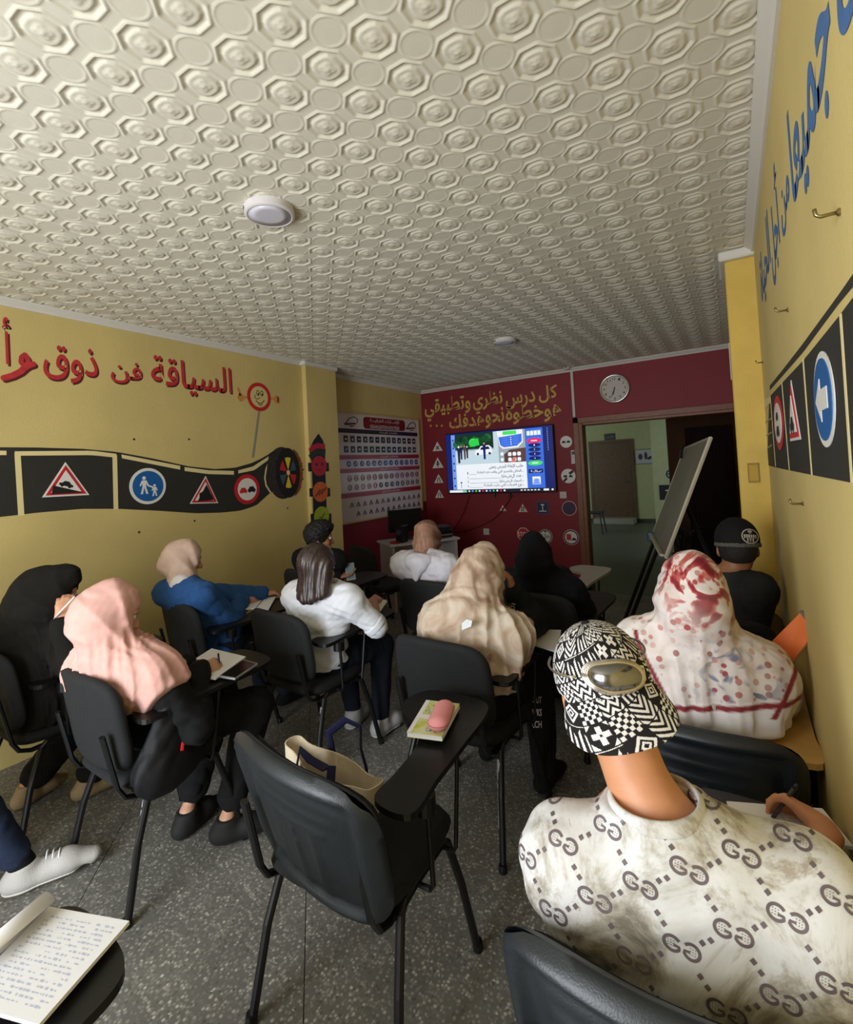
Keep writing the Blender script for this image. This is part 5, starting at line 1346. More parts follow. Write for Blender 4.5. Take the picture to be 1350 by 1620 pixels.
def person(label, J, rgb, group='people seated in the classroom'):
    root = empty('person', (J['seat'][0], J['seat'][1], 0)); tag(root, label, 'person', group)
    o = V3(J['seat'][0], J['seat'][1], 0)
    for k_, v in list(J.items()):
        if isinstance(v, np.ndarray) and v.shape == (3,) and not k_.startswith(('hd', 'palm', 'pole')): J[k_] = v - o
    J['seat'] = (0.0, 0.0)
    return root, finish(J)
def cloth(name, F, m, root, seed=None, amp=.004, freq=66, folds=None, smooth_it=1):
    if seed is not None: F.disp(cloth_noise(seed, amp, freq))
    if folds is not None:
        for f in (folds if isinstance(folds, list) else [folds]): F.disp(f)
    return link(name, F.mesh(name), m, root)
def fabric(name, rgb, rough=.85, var=.05, vscale=20, **kw): return mat(name, rgb, rough, var=var, vscale=vscale, bump=kw.pop('bump', .15), bscale=kw.pop('bscale', 500), spec=.25, **kw)
def std_top(root, J, m, seed, e=.014, sleeve=1.0, name='top', h=.009, amp=.004, wide=1.0, hem=None, fat=1.12):
    F = Field(*bounds(J), h); torso(F, J, e, wide)
    for n in 'LR': arm(F, J, n, e, sleeve * .97 if sleeve < 1 else .96, fat=fat)
    F.cut(J['pelvis'] - V3(0, 0, .06) if hem is None else hem, (0, 0, -1), .01)
    F.cap(J['neck'] + J['up'] * .045, J['neck'] + J['up'] * .20, .066, .09, .006, sub=True)
    return cloth(name, F, m, root, seed, amp)
def std_trousers(root, J, m, seed, e=.012, t=.94, h=.010, amp=.004, name='trousers'):
    F = Field(*bounds(J), h)
    F.cap(J['pelvis'] - J['ax'] * .055, J['pelvis'] + J['ax'] * .055, .132 + e, None, .05, J['fwd'], .86)
    for n in 'LR': leg(F, J, n, e, t)
    return cloth(name, F, m, root, seed, amp)
def std_shoes(root, J, m, h=.007, e=.006, name='shoe', msole=None):
    for n in 'LR':
        a, t = J['an' + n], J['toe' + n]; P = np.array([a, t]); F = Field(P.min(0) - .10, P.max(0) + .10, h); foot(F, J, n, e)
        F.cut(a + V3(0, 0, .015), (0, 0, 1), .01); F.cut(V3(0, 0, .004), (0, 0, -1), .004); o = link(name, F.mesh(name), m, root)
        if msole:
            F = Field(P.min(0) - .10, P.max(0) + .10, h); foot(F, J, n, e + .004); F.cut(V3(0, 0, .028), (0, 0, 1), .004); F.cut(V3(0, 0, .0), (0, 0, -1), .004); link('sole', F.mesh('sole'), msole, o)
# ================================================================== people
def Wz(px, py, z): return np.array(on_plane(px, py, 2, z))
PEOPLE = {}
def veil(root, J, m, name, seed, hem_z, e=.016, h=.007, amp=.0035, freq=60, folds=16, famp=.012, extra=None, face=True, cuts=None, shoulders=True, crown=0.0, wide=1.0, hfold=.0055):
    lo, hi = bounds(J, .26); F = Field(lo, hi, h); R = head_frame(J); c = J['head']; b = J['fwd']
    F.ell(c + R @ V3(0, -.012, .020 + crown), V3(.087, .110, .110), R, .03)
    F.ell(c + R @ V3(0, .02, -.05), V3(.072, .080, .085), R, .04)
    F.cap(c + R @ V3(0, -.03, -.03), J['neck'] + J['up'] * .01, .082, .085, .05)
    if shoulders:
        mid = (J['shL'] + J['shR']) / 2
        F.cap(c + R @ V3(0, -.03, -.06), mid + b * -.01, .085, .105, .10, b, .85)
        for n in 'LR':
            F.cap(J['neck'] + J['up'] * .02, J['sh' + n], .066, .056 + e, .09)
            F.cap(J['sh' + n], J['sh' + n] + (J['el' + n] - J['sh' + n]) * .75, .056 + e, .056 + e, .06)
        for q, r_ in ((J['chest'], .135), (J['waist'], .130)):
            F.cap(q - J['ax'] * .07 * wide, q + J['ax'] * .07 * wide, r_ + e, None, .08, b, .66)
        F.cap(mid - J['up'] * .04, J['waist'], .13 + e, .13 + e, .08, b, .66)
    for (a, b_, ra, rb, k) in (extra or []): F.cap(a, b_, ra, rb, k)
    if face: F.ell(c + R @ V3(0, .135, -.015), V3(.058, .062, .085), R, .02, sub=True)
    F.disp(cloth_noise(seed, amp, freq)); F.disp(radial_folds(c + V3(0, .02, 0), folds, famp, c[2] - .05, c[2] - .38, seed)); F.disp(sweep_folds(c, R, hfold, 7, .22, seed))
    wav = cloth_noise(seed + 50, .010, 30)
    for p, n in ([(V3(0, 0, hem_z), (0, 0, -1))] if hem_z is not None else []) + (cuts or []): F.cut(p, n, .010)
    return link(name, F.mesh(name), m, root)

# ---------------------------------------------------------------- person in the pink headscarf
M_pink = fabric('pink_jersey', (212, 164, 154), .8, .04)
M_blackc = fabric('black_cotton', (18, 18, 20), .9, .2); M_blackc2 = fabric('black_crepe', (22, 20, 17), .92, .15)
J = dict(seat=(-2.20, 1.17), head=Wz(176, 968, 1.085), yaw=-30, pitch=-28, shL=Wz(126, 1060, .845) + V3(.02, .05, 0), shR=Wz(228, 1078, .83) + V3(-.02, .05, 0), pelvis=V3(-2.20, 1.19, .565), wrR=Wz(314, 1060, .765), wrL=Wz(288, 1062, .755) + V3(-.05, .06, 0),
         hdR=V3(.1, .9, -.05), palmR=V3(-.75, .1, -.65), pinchR=True, hdL=V3(.75, .65, -.1), palmL=V3(.1, 0, -1), anR=V3(-1.98, 1.35, .10), knR=V3(-2.02, 1.55, .50), anL=V3(-2.20, 1.30, .09), knL=V3(-2.30, 1.55, .50))
J['toeR'] = J['anR'] + V3(.10, .12, -.055)
root, J = person('person in a pink headscarf and black clothes writing in a notebook', J, None)
HP = body_mesh(root, J, (196, 148, 122)); PEOPLE['pink'] = (root, J, HP['R'])
std_top(root, J, M_blackc, 21, .016, amp=.007, name='coat'); std_trousers(root, J, M_blackc, 22, .02, .80, amp=.006)
c = J['head']
veil(root, J, M_pink, 'headscarf', 5, J['pelvis'][2] + .13, e=.036, folds=15, famp=.012, extra=[(J['shR'], J['shR'] + (J['elR'] - J['shR']) * .55, .070, .070, .06), (J['shL'], J['chest'] + V3(-.12, -.05, -.10), .07, .06, .06)],
     cuts=[(J['chest'] + V3(.0, .12, -.03), (.25, .8, -.6)), (J['pelvis'] + V3(.25, 0, .20), (.75, .1, -.75))])
std_shoes(root, J, mat('black_suede', (16, 15, 15), .8), e=.010, name='sandal')
a = J['anR'] + nrm(J['toeR'] - J['anR']) * .085 + V3(.012, -.008, .018)
bk = MB().ring([(-.020, -.016), (.020, -.016), (.020, .016), (-.020, .016)], [(-.013, -.009), (.013, -.009), (.013, .009), (-.013, .009)], 0, .005, Frame(Vector(a), Vector((.8, -.6, 0)).normalized(), Vector((.45, .6, .66)).normalized(), Vector((-.4, -.5, .75)).normalized())).build('buckle', M_wear, root)

# ---------------------------------------------------------------- person in the black veil by the wall
J = dict(seat=(-3.00, 1.10), head=Wz(80, 940, 1.10), yaw=-38, pitch=-14, shL=V3(-3.20, 1.00, .93), shR=V3(-2.80, 1.04, .92), hdR=V3(.05, .15, 1), palmR=V3(-.8, .35, .2), pinchR=True, wrL=Wz(205, 1010, .775), hdL=V3(.6, .8, 0), anL=V3(-3.14, 1.02, .09), anR=V3(-2.92, 1.20, .09))
J['wrR'] = J['head'] + rotz(math.radians(-38)) @ V3(.128, .080, -.118)
J['poleR'] = V3(.3, .2, -1)
root, J = person('person in a long black veil holding a white pen by the left wall', J, None)
HB = body_mesh(root, J, (206, 150, 118)); PEOPLE['black'] = (root, J, HB['R'], HB['L'])
std_trousers(root, J, M_blackc2, 31, .03, .9, name='skirt'); std_top(root, J, M_blackc2, 32, .018, name='robe')
c = J['head']
veil(root, J, M_blackc2, 'veil', 8, J['pelvis'][2] - .12, e=.03, folds=11, famp=.009, amp=.002, wide=1.3, extra=[(c + V3(-.05, -.05, 0), J['chest'] + V3(-.04, -.10, .0), .08, .11, .10), (J['chest'] + V3(-.10, -.06, -.1), J['pelvis'] + V3(-.10, -.06, -.05), .11, .12, .1), (J['chest'] + V3(.08, -.06, -.1), J['pelvis'] + V3(.1, -.06, -.05), .11, .12, .1), (c + head_frame(J) @ V3(0, .06, .10), c + head_frame(J) @ V3(0, .10, .055), .045, .022, .05)], crown=.006)
std_shoes(root, J, mat('tan_sandal', (150, 128, 92), .7), name='shoe')

# ---------------------------------------------------------------- person in the blue sweater with a beige headscarf
M_blue = fabric('blue_knit', (44, 84, 140), .9, .08, bump=.3, bscale=300)
J = dict(seat=(-2.88, 1.97), head=Wz(291, 884, 1.105), yaw=-32, pitch=-20, shL=Wz(264, 940, .895), shR=Wz(322, 940, .915), wrR=Wz(383, 950, .77), hdR=V3(.25, .95, .0), palmR=V3(-.8, .1, -.6), pinchR=True, wrL=V3(-2.88, 2.32, .77), hdL=V3(.5, .8, 0))
mid = (J['shL'] + J['shR']) / 2; dv = nrm((J['shR'] - J['shL']) * V3(1, 1, 0)); J['shL'] = mid - dv * .155; J['shR'] = mid + dv * .16
root, J = person('person in a blue sweater and beige headscarf writing by the left wall', J, None)
H3 = body_mesh(root, J, (190, 140, 112)); PEOPLE['blue'] = (root, J, H3['R'])
std_top(root, J, M_blue, 41, .022, amp=.006, name='sweater', fat=1.08); std_trousers(root, J, fabric('dark_denim', (26, 32, 46), .9), 42)
c = J['head']; R = head_frame(J)
veil(root, J, fabric('beige_pink_satin', (206, 176, 160), .55, .05), 'headscarf', 12, None, folds=12, famp=.006, amp=.004, shoulders=False, cuts=[(J['neck'] + J['up'] * .015, (0, 0, -1))], extra=[(c + R @ V3(0, -.07, -.02), c + R @ V3(0, -.085, -.07), .06, .045, .05)])
F = Field(*bounds(J), .009); F.cap(J['neck'] + V3(0, -.02, .03), J['chest'] + J['fwd'] * .11, .07, .035, .04); cloth('collar', F, fabric('white_cotton', (214, 210, 208), .8), root, 3, .003)
std_shoes(root, J, M_blackc)

# ---------------------------------------------------------------- long haired person in a white shirt
M_white = fabric('white_cotton_shirt', (226, 228, 236), .8, .02)
J = dict(seat=(-2.12, 2.06), pelvis=V3(-2.12, 2.06, .565), head=Wz(502, 898, 1.085), yaw=-8, pitch=-16, shL=Wz(464, 945, .905) + V3(0, .03, 0), shR=Wz(546, 952, .90) + V3(0, .03, 0), wrR=Wz(585, 962, .77) + V3(-.1, .17, -.01), wrL=V3(-2.08, 2.42, .76), hdR=V3(-.3, .9, 0), palmR=V3(-.5, 0, -.8), elR=Wz(597, 992, .735), hdL=V3(.4, .8, 0),
         anR=V3(-1.90, 2.36, .10), knR=V3(-1.95, 2.46, .5), anL=V3(-2.12, 2.36, .10))
root, J = person('person with long dark hair in a white shirt', J, None)
H4 = body_mesh(root, J, (176, 124, 98)); PEOPLE['white'] = (root, J, H4['R'])
F = Field(*bounds(J), .007); torso(F, J, .026)
for n in 'LR': F.cap(J['sh' + n], J['el' + n] * .98 + J['sh' + n] * .02, .068, .060, .05)
F.cut(J['pelvis'] - V3(0, 0, .06), (0, 0, -1)); F.cap(J['neck'] + J['up'] * .045, J['neck'] + J['up'] * .2, .07, .09, .006, sub=True); cloth('shirt', F, M_white, root, 51, .006, 62)
F = Field(J['elR'] - .12, J['elR'] + .12, .007); dq = nrm(J['elR'] - J['shR']); F.cap(J['elR'] - dq * .035, J['elR'] - dq * .01, .068, .067, .01); F.cut(J['elR'] + dq * .005, dq); F.cut(J['elR'] - dq * .04, -dq); cloth('cuff', F, M_white, root)
std_trousers(root, J, fabric('navy_trousers', (22, 26, 38), .9), 52); std_shoes(root, J, mat('white_trainer', (176, 176, 178), .6), e=.012, name='shoe', msole=mat('white_rubber', (200, 200, 200), .6))
def hair_mat(name, rgb, rgb2):
    if name in MATS: return MATS[name]
    m = mat(name, rgb, .38, rgb2=rgb2, spec=.6); nt = m.node_tree; n = [q for q in nt.nodes if q.type == 'TEX_NOISE'][0]
    mp = nt.nodes.new('ShaderNodeMapping'); tc = [q for q in nt.nodes if q.type == 'TEX_COORD'][0]; mp.inputs['Scale'].default_value = (160, 160, 3); nt.links.new(tc.outputs['Object'], mp.inputs['Vector']); nt.links.new(mp.outputs['Vector'], n.inputs['Vector']); n.inputs['Scale'].default_value = 1
    bp = nt.nodes.new('ShaderNodeBump'); bp.inputs['Strength'].default_value = .5; bp.inputs['Distance'].default_value = .004; nt.links.new(n.outputs['Fac'], bp.inputs['Height']); nt.links.new(bp.outputs['Normal'], nt.nodes['Principled BSDF'].inputs['Normal'])
    return m
c = J['head']; R = head_frame(J); F = Field(c - V3(.2, .22, .34), c + V3(.2, .2, .2), .006)
F.ell(c + R @ V3(0, -.015, .028), V3(.088, .108, .106), R, .03)
for q in np.linspace(-1, 1, 9):
    F.cap(c + R @ V3(q * .075, -.06 + .05 * abs(q), .03), c + V3(q * .098, -.095 + .06 * abs(q) ** 2, -.135 - .02 * math.cos(q * 2.2)), .036, .020, .03)
F.ell(c + R @ V3(0, .13, -.03), V3(.066, .075, .10), R, .02, sub=True)
F.disp(lambda p: .0035 * np.sin(260 * (p[:, 0] - c[0]) + 3 * np.sin(14 * p[:, 2])) * .6 + .003 * np.sin(118 * (p[:, 0] - c[0]) + 2 * np.sin(9 * p[:, 2] + 1)))
link('hair', F.mesh('hair'), hair_mat('dark_brown_hair', (30, 22, 20), (72, 54, 50)), root)

# ---------------------------------------------------------------- short haired person in black near the pillar
J = dict(seat=(-2.82, 2.92), head=Wz(505, 852, 1.09), yaw=-42, pitch=-8, shL=V3(-3.02, 2.84, .92), shR=V3(-2.66, 2.86, .92), wrR=Wz(520, 866, 1.0) + V3(.05, .05, -.05), hdR=V3(-.2, .1, 1), palmR=V3(-.8, -.5, 0), wrL=Wz(545, 915, .80) + V3(-.1, .05, 0), hdL=V3(.8, .5, .1), palmL=V3(.2, -.2, 1))
J['wrR'] = J['head'] + rotz(math.radians(-42)) @ V3(.05, .10, -.17)
J['poleR'] = V3(.6, .3, -1)
root, J = person('person with short black hair in black clothes resting chin on hand', J, None)
H5 = body_mesh(root, J, (166, 112, 84), .009, curlL=.35); PEOPLE['man'] = (root, J, H5['L'])
std_top(root, J, M_blackc, 61, .02, name='jacket', amp=.006); std_trousers(root, J, fabric('dark_jeans', (24, 26, 34), .9), 62); std_shoes(root, J, M_blackc)
c = J['head']; R = head_frame(J); F = Field(c - .22, c + .22, .006); F.ell(c + R @ V3(0, -.02, .035), V3(.092, .105, .105), R, .03); F.ell(c + R @ V3(0, .02, .10), V3(.075, .085, .05), R, .03)
F.ell(c + R @ V3(0, .135, -.05), V3(.10, .095, .105), R, .02, sub=True); F.cut(c + R @ V3(0, 0, -.075), R @ V3(0, .35, -1)); F.disp(cloth_noise(66, .006, 150)); link('hair', F.mesh('hair'), mat('black_curly_hair', (14, 12, 12), .6, bump=.5, bscale=160), root)

# ---------------------------------------------------------------- person in a white hoodie with a tan headscarf
M_hood = fabric('white_fleece', (206, 202, 210), .9, .03, bump=.25, bscale=350)
J = dict(seat=(-1.72, 2.95), head=Wz(677, 850, 1.12), yaw=4, pitch=0, shL=Wz(645, 893, .945), shR=Wz(706, 896, .945))
mid = (J['shL'] + J['shR']) / 2; J['shL'] = mid - V3(.175, 0.02, 0); J['shR'] = mid + V3(.175, -.01, 0)
root, J = person('person in a white hoodie and tan headscarf near the desk', J, None)
body_mesh(root, J, (186, 136, 108), .01)
std_top(root, J, M_hood, 71, .028, amp=.006, name='hoodie', wide=1.02, fat=1.15); std_trousers(root, J, M_blackc, 72, h=.012); std_shoes(root, J, M_blackc, h=.01)
F = Field(*bounds(J), .008); n0 = J['neck']
for k in range(9):
    A = math.pi * (1.0 + k / 8); F.ell(n0 + V3(.085 * math.cos(A), .070 * math.sin(A) - .02, .035 + .02 * math.sin(A)), (.034, .034, .030), None, .03)
F.cap(n0 + V3(-.05, -.095, -.0), n0 + V3(.05, -.095, 0), .036, None, .05); F.cap(n0 + V3(0, -.10, 0), n0 + V3(0, -.125, -.09), .055, .025, .05, V3(0, 1, 0), .6)
cloth('hood', F, M_hood, root, 73, .004)
c = J['head']; M_tan = hair_mat('brown_draped_jersey', (128, 92, 76), (166, 124, 104)); M_tan.node_tree.nodes['Principled BSDF'].inputs['Roughness'].default_value = .75
[q for q in M_tan.node_tree.nodes if q.type == 'MAPPING'][0].inputs['Scale'].default_value = (60, 60, 6)
veil(root, J, M_tan, 'headscarf', 17, None, folds=16, famp=.006, amp=.002, shoulders=False, hfold=.011, cuts=[(J['neck'] + J['up'] * .02, (0, 0, -1))], extra=[(c + V3(.03, -.07, .03), c + V3(.045, -.06, -.14), .045, .05, .04), (c + V3(-.05, -.04, -.10), c + V3(.05, -.05, -.13), .05, .05, .03)])

# ---------------------------------------------------------------- person in the beige veil
M_beige = bpy.data.materials.new('marbled_beige_chiffon'); M_beige.use_nodes = True
def marble(m, cols, scale, rough=.8, dist=1.5):
    nt = m.node_tree; N = nt.nodes; L = nt.links; b = N['Principled BSDF']; tc = N.new('ShaderNodeTexCoord'); n = N.new('ShaderNodeTexNoise'); n.inputs['Scale'].default_value = scale; n.inputs['Detail'].default_value = 6; n.inputs['Distortion'].default_value = dist
    L.new(tc.outputs['Object'], n.inputs['Vector']); r = N.new('ShaderNodeValToRGB'); e = r.color_ramp.elements; e[0].position = cols[0][0]; e[0].color = srgb(*cols[0][1]); e[1].position = cols[-1][0]; e[1].color = srgb(*cols[-1][1])
    for p, c_ in cols[1:-1]: q = e.new(p); q.color = srgb(*c_)
    L.new(n.outputs['Fac'], r.inputs['Fac']); L.new(r.outputs['Color'], b.inputs['Base Color']); b.inputs['Roughness'].default_value = rough; b.inputs['Specular IOR Level'].default_value = .25
    return n, r, b
marble(M_beige, [(.32, (140, 112, 94)), (.44, (180, 154, 134)), (.54, (200, 180, 160)), (.66, (214, 202, 188))], 6.0)
J = dict(seat=(-1.10, 2.04), head=Wz(764, 905, 1.095), yaw=-22, pitch=-16, shL=Wz(697, 985, .885), shR=Wz(806, 1005, .845), wrR=Wz(798, 925, 1.0) + V3(.02, .07, -.06), hdR=V3(-.25, .05, 1), palmR=V3(-.9, -.2, .1), wrL=V3(-.98, 2.42, .76), hdL=V3(.5, .8, 0),
         anR=V3(-.86, 2.30, .11), knR=V3(-.92, 2.46, .50))
J['elR'] = Wz(826, 992, .80) + V3(.03, .12, 0); J['poleR'] = V3(.5, .3, -1)
root, J = person('person in a draped beige veil leaning on the right hand', J, None)
H7 = body_mesh(root, J, (176, 120, 92)); PEOPLE['beige'] = (root, J)
std_top(root, J, fabric('black_green_track_jacket', (16, 22, 22), .8), 81, .020, amp=.006, name='jacket'); std_trousers(root, J, M_blackc, 82, .02, .98)
c = J['head']
veil(root, J, M_beige, 'veil', 19, J['pelvis'][2] + .06, e=.020, folds=15, famp=.016, amp=.007, freq=48, crown=.008, hfold=.005,
     extra=[(c + V3(-.05, -.05, -.06), J['shL'] + V3(.05, -.02, .0), .075, .07, .09), (J['shL'], J['chest'] + V3(-.13, -.03, -.14), .075, .07, .08), (J['shR'], J['chest'] + V3(.13, -.03, -.13), .075, .08, .08)],
     cuts=[(J['chest'] + V3(.0, .14, -.05), (.2, .85, -.5)), (J['pelvis'] + V3(.0, 0, .03), (-.35, 0, -1))])
std_shoes(root, J, M_blackc)
# white clip tag tucked in the veil and white print on the jacket sleeve and trouser leg
tg = J['chest'] + V3(.07, -.165, .155)
MB().prism([(-.028, -.018), (.022, -.010), (.030, .012), (.0, .022), (-.026, .010)], 0, .004, Frame(Vector(tg), Vector((.9, .0, .25)), Vector((-.2, .35, .9)).normalized(), Vector((0, -.93, .36)))).build('white_tag', M_white, root)

# ---------------------------------------------------------------- person in the navy veil
M_navyc = fabric('navy_black_jersey', (14, 14, 22), .9, .1)
J = dict(seat=(-0.98, 2.90), head=Wz(846, 878, 1.06), yaw=14, pitch=-6, shL=V3(-1.20, 2.84, .86), shR=V3(-.84, 2.80, .85))
root, J = person('person in a plain navy black veil and dark robe', J, None)
body_mesh(root, J, (186, 136, 108), .01)
std_top(root, J, M_navyc, 91, .03, amp=.006, name='robe', wide=1.1, fat=1.3); std_trousers(root, J, M_navyc, 92, .03, h=.012, name='skirt'); c = J['head']
veil(root, J, M_navyc, 'veil', 23, J['pelvis'][2] + .16, e=.02, folds=12, famp=.008, amp=.003, crown=.006); std_shoes(root, J, M_blackc, h=.01)

# ---------------------------------------------------------------- person in the floral veil
def floral():
    m = bpy.data.materials.new('white_satin_with_red_flowers'); m.use_nodes = True
    nt = m.node_tree; N = nt.nodes; L = nt.links; b = N['Principled BSDF']; tc = N.new('ShaderNodeTexCoord')
    def ramp(src, els):
        r = N.new('ShaderNodeValToRGB'); e = r.color_ramp.elements; e[0].position, e[0].color = els[0]; e[1].position, e[1].color = els[-1]
        for p, c_ in els[1:-1]: q = e.new(p); q.color = c_
        L.new(src, r.inputs['Fac']); return r.outputs['Color']
    def mix(fac, a, b_):
        x = N.new('ShaderNodeMix'); x.data_type = 'RGBA'; L.new(fac, x.inputs['Factor'])
        for s_, v in (('A', a), ('B', b_)):
            if isinstance(v, tuple): x.inputs[s_].default_value = v
            else: L.new(v, x.inputs[s_])
        return x.outputs['Result']
    n = N.new('ShaderNodeTexNoise'); n.inputs['Scale'].default_value = 7; n.inputs['Detail'].default_value = 3; n.inputs['Distortion'].default_value = 1.2; L.new(tc.outputs['Object'], n.inputs['Vector'])
    base = ramp(n.outputs['Fac'], [(.30, srgb(206, 186, 176)), (.45, srgb(226, 214, 208)), (.60, srgb(230, 222, 218)), (.72, srgb(206, 176, 170))])
    v = N.new('ShaderNodeTexVoronoi'); v.inputs['Scale'].default_value = 33; v.inputs['Randomness'].default_value = .8; L.new(tc.outputs['Object'], v.inputs['Vector'])
    sp = N.new('ShaderNodeSeparateColor'); L.new(v.outputs['Color'], sp.inputs[0])
    dotc = ramp(sp.outputs[0], [(.0, srgb(168, 60, 74)), (.25, srgb(200, 140, 136)), (.6, srgb(216, 186, 178)), (1.0, srgb(160, 112, 108))])
    msk = ramp(v.outputs['Distance'], [(.30, (1, 1, 1, 1)), (.36, (0, 0, 0, 1))])
    sel = N.new('ShaderNodeMath'); sel.operation = 'GREATER_THAN'; sel.inputs[1].default_value = .36; L.new(sp.outputs[1], sel.inputs[0])
    mm = N.new('ShaderNodeMath'); mm.operation = 'MULTIPLY'; L.new(msk, mm.inputs[0]); L.new(sel.outputs[0], mm.inputs[1])
    col = mix(mm.outputs[0], base, dotc)
    # big red petals and grey blue leaves, their place on the cloth given by the 'petal' attribute
    at = N.new('ShaderNodeAttribute'); at.attribute_name = 'petal'; n2 = N.new('ShaderNodeTexNoise'); n2.inputs['Scale'].default_value = 9; n2.inputs['Distortion'].default_value = 2.2; n2.inputs['Detail'].default_value = 2; L.new(tc.outputs['Object'], n2.inputs['Vector'])
    ad = N.new('ShaderNodeMath'); ad.operation = 'MULTIPLY'; L.new(at.outputs['Fac'], ad.inputs[0]); L.new(ramp(n2.outputs['Fac'], [(.46, (0, 0, 0, 1)), (.52, (1, 1, 1, 1))]), ad.inputs[1])
    pet = ramp(n2.outputs['Fac'], [(.5, srgb(206, 120, 104)), (.58, srgb(158, 50, 60)), (.68, srgb(122, 32, 46))])
    col = mix(ad.outputs[0], col, pet)
    a2 = N.new('ShaderNodeAttribute'); a2.attribute_name = 'leaf'; m2 = N.new('ShaderNodeMath'); m2.operation = 'MULTIPLY'; L.new(a2.outputs['Fac'], m2.inputs[0]); L.new(ramp(n2.outputs['Fac'], [(.42, (1, 1, 1, 1)), (.50, (0, 0, 0, 1))]), m2.inputs[1])
    col = mix(m2.outputs[0], col, srgb(122, 128, 150))
    a4 = N.new('ShaderNodeAttribute'); a4.attribute_name = 'plain'; col = mix(a4.outputs['Fac'], col, srgb(232, 224, 222))
    a3 = N.new('ShaderNodeAttribute'); a3.attribute_name = 'stripe'; col = mix(a3.outputs['Fac'], col, srgb(140, 50, 56))
    L.new(col, b.inputs['Base Color']); b.inputs['Roughness'].default_value = .6; b.inputs['Specular IOR Level'].default_value = .3
    return m
J = dict(seat=(-0.12, 1.92), head=Wz(1092, 935, 1.145), yaw=20, pitch=-10, roll=6, shL=V3(-.30, 1.84, .94), shR=V3(.035, 1.90, .885), wrR=V3(.09, 2.22, .79), elR=V3(.075, 2.0, .78), hdR=V3(-.2, 1, 0), wrL=V3(-.22, 2.25, .78), hdL=V3(.3, 1, 0))
root, J = person('person in a white veil printed with red flowers beside the right wall', J, None)
body_mesh(root, J, (186, 136, 108), .009); PEOPLE['floral'] = (root, J)
std_top(root, J, fabric('cream_dress', (196, 186, 178), .85), 101, .018, name='dress'); std_trousers(root, J, M_blackc, 102, .02, h=.012, name='skirt'); c = J['head']
vo = veil(root, J, floral(), 'veil', 29, None, e=.020, folds=11, famp=.009, amp=.005, h=.006, freq=45, crown=.008, hfold=.004,
     extra=[(J['neck'] + V3(0, 0, -.01), J['shR'], .06, .065, .10), (J['shR'], J['elR'] + V3(-.01, 0, .0), .07, .065, .06), (J['shL'] + V3(.0, -.01, 0), J['chest'] + V3(-.13, -.03, -.16), .075, .075, .08), (J['shR'] + V3(-.03, -.02, -.02), J['chest'] + V3(.12, -.04, -.14), .07, .075, .08)],
     cuts=[(V3(0, 0, .705), (.16, 0, -1)), (J['chest'] + V3(.0, .15, -.05), (.1, .85, -.5))])
me = vo.data; co = np.zeros(len(me.vertices) * 3, np.float32); me.vertices.foreach_get('co', co); co = co.reshape(-1, 3)
hemd = co[:, 2] - (.705 + .16 * co[:, 0])
sidel = co[:, 0] - (J['shL'][0] - .055) - (1.0 - co[:, 2]) * .42     # border running up the left shoulder
sider = (J['elR'][0] + .050) - co[:, 0] + (co[:, 2] - .8) * .5
sm = lambda d, a, b, w=.004: np.clip((d - a) / w, 0, 1) * np.clip((b - d) / w, 0, 1)
st = np.maximum(sm(hemd, .090, .112), np.maximum(sm(sidel, .042, .062) * (co[:, 2] < 1.02), sm(sider, .053, .073) * (co[:, 2] < .95) * (hemd > .06)))
pl_ = np.maximum((hemd < .120) * 1.0, np.maximum((sidel < .07) * (co[:, 2] < 1.02), (sider < .065) * (co[:, 2] < .95)))
g = lambda p, r: np.exp(-((co - (J['head'] + V3(*p))) ** 2).sum(1) / r ** 2)
for nm, arr in (('stripe', st), ('plain', pl_), ('petal', np.clip(1.5 * g((.0, -.07, .07), .10) + 1.2 * g((.05, -.06, -.03), .08), 0, 1)), ('leaf', np.clip(1.6 * g((.13, -.10, -.24), .10), 0, 1))):
    at = me.attributes.new(nm, 'FLOAT', 'POINT'); at.data.foreach_set('value', arr.astype(np.float32))
std_shoes(root, J, M_blackc, h=.01)

# ---------------------------------------------------------------- person in the dark cap
M_char = fabric('charcoal_jersey', (40, 42, 44), .9, .15, bump=.3, bscale=260)
J = dict(seat=(-0.12, 2.78), head=V3(-.005, 2.74, 1.145), yaw=6, pitch=-4, shL=V3(-.20, 2.69, .965), shR=V3(.065, 2.70, .965), wrR=V3(.04, 3.02, .80), wrL=V3(-.2, 3.02, .78))
J['poleR'] = V3(-.2, -.4, -1)
root, J = person('person in a dark cap and charcoal top in front of the ochre pillar', J, None)
body_mesh(root, J, (150, 98, 66)); PEOPLE['cap'] = (root, J)
std_top(root, J, M_char, 111, .018, name='top'); std_trousers(root, J, M_blackc, 112, h=.012); std_shoes(root, J, M_blackc, h=.01)
c = J['head']; R = head_frame(J)
F = Field(c - .2, c + .2, .005); F.ell(c + R @ V3(0, -.015, .01), V3(.081, .101, .098), R, .02); F.ell(c + R @ V3(0, .12, -.03), V3(.11, .11, .12), R, .01, sub=True); F.cut(c + R @ V3(0, 0, -.055), R @ V3(0, .1, -1)); F.disp(cloth_noise(5, .0012, 260)); link('hair', F.mesh('hair'), mat('cropped_black_hair', (24, 18, 15), .7, bump=.4, bscale=500), root)
M_capb = fabric('black_cap_twill', (18, 18, 20), .85, .1)
F = Field(c - .24, c + .24, .0055); F.ell(c + R @ V3(0, -.012, .042), V3(.092, .112, .106), R, .02); F.cut(c + R @ V3(0, 0, .018), R @ V3(0, -.12, -1), .006)
F.disp(lambda p: .0012 * np.cos(6 * np.arctan2((p - c) @ R[:, 1], (p - c) @ R[:, 0]) * 1.0) ** 16 * -1.0); cap = link('cap', F.mesh('cap'), M_capb, root)
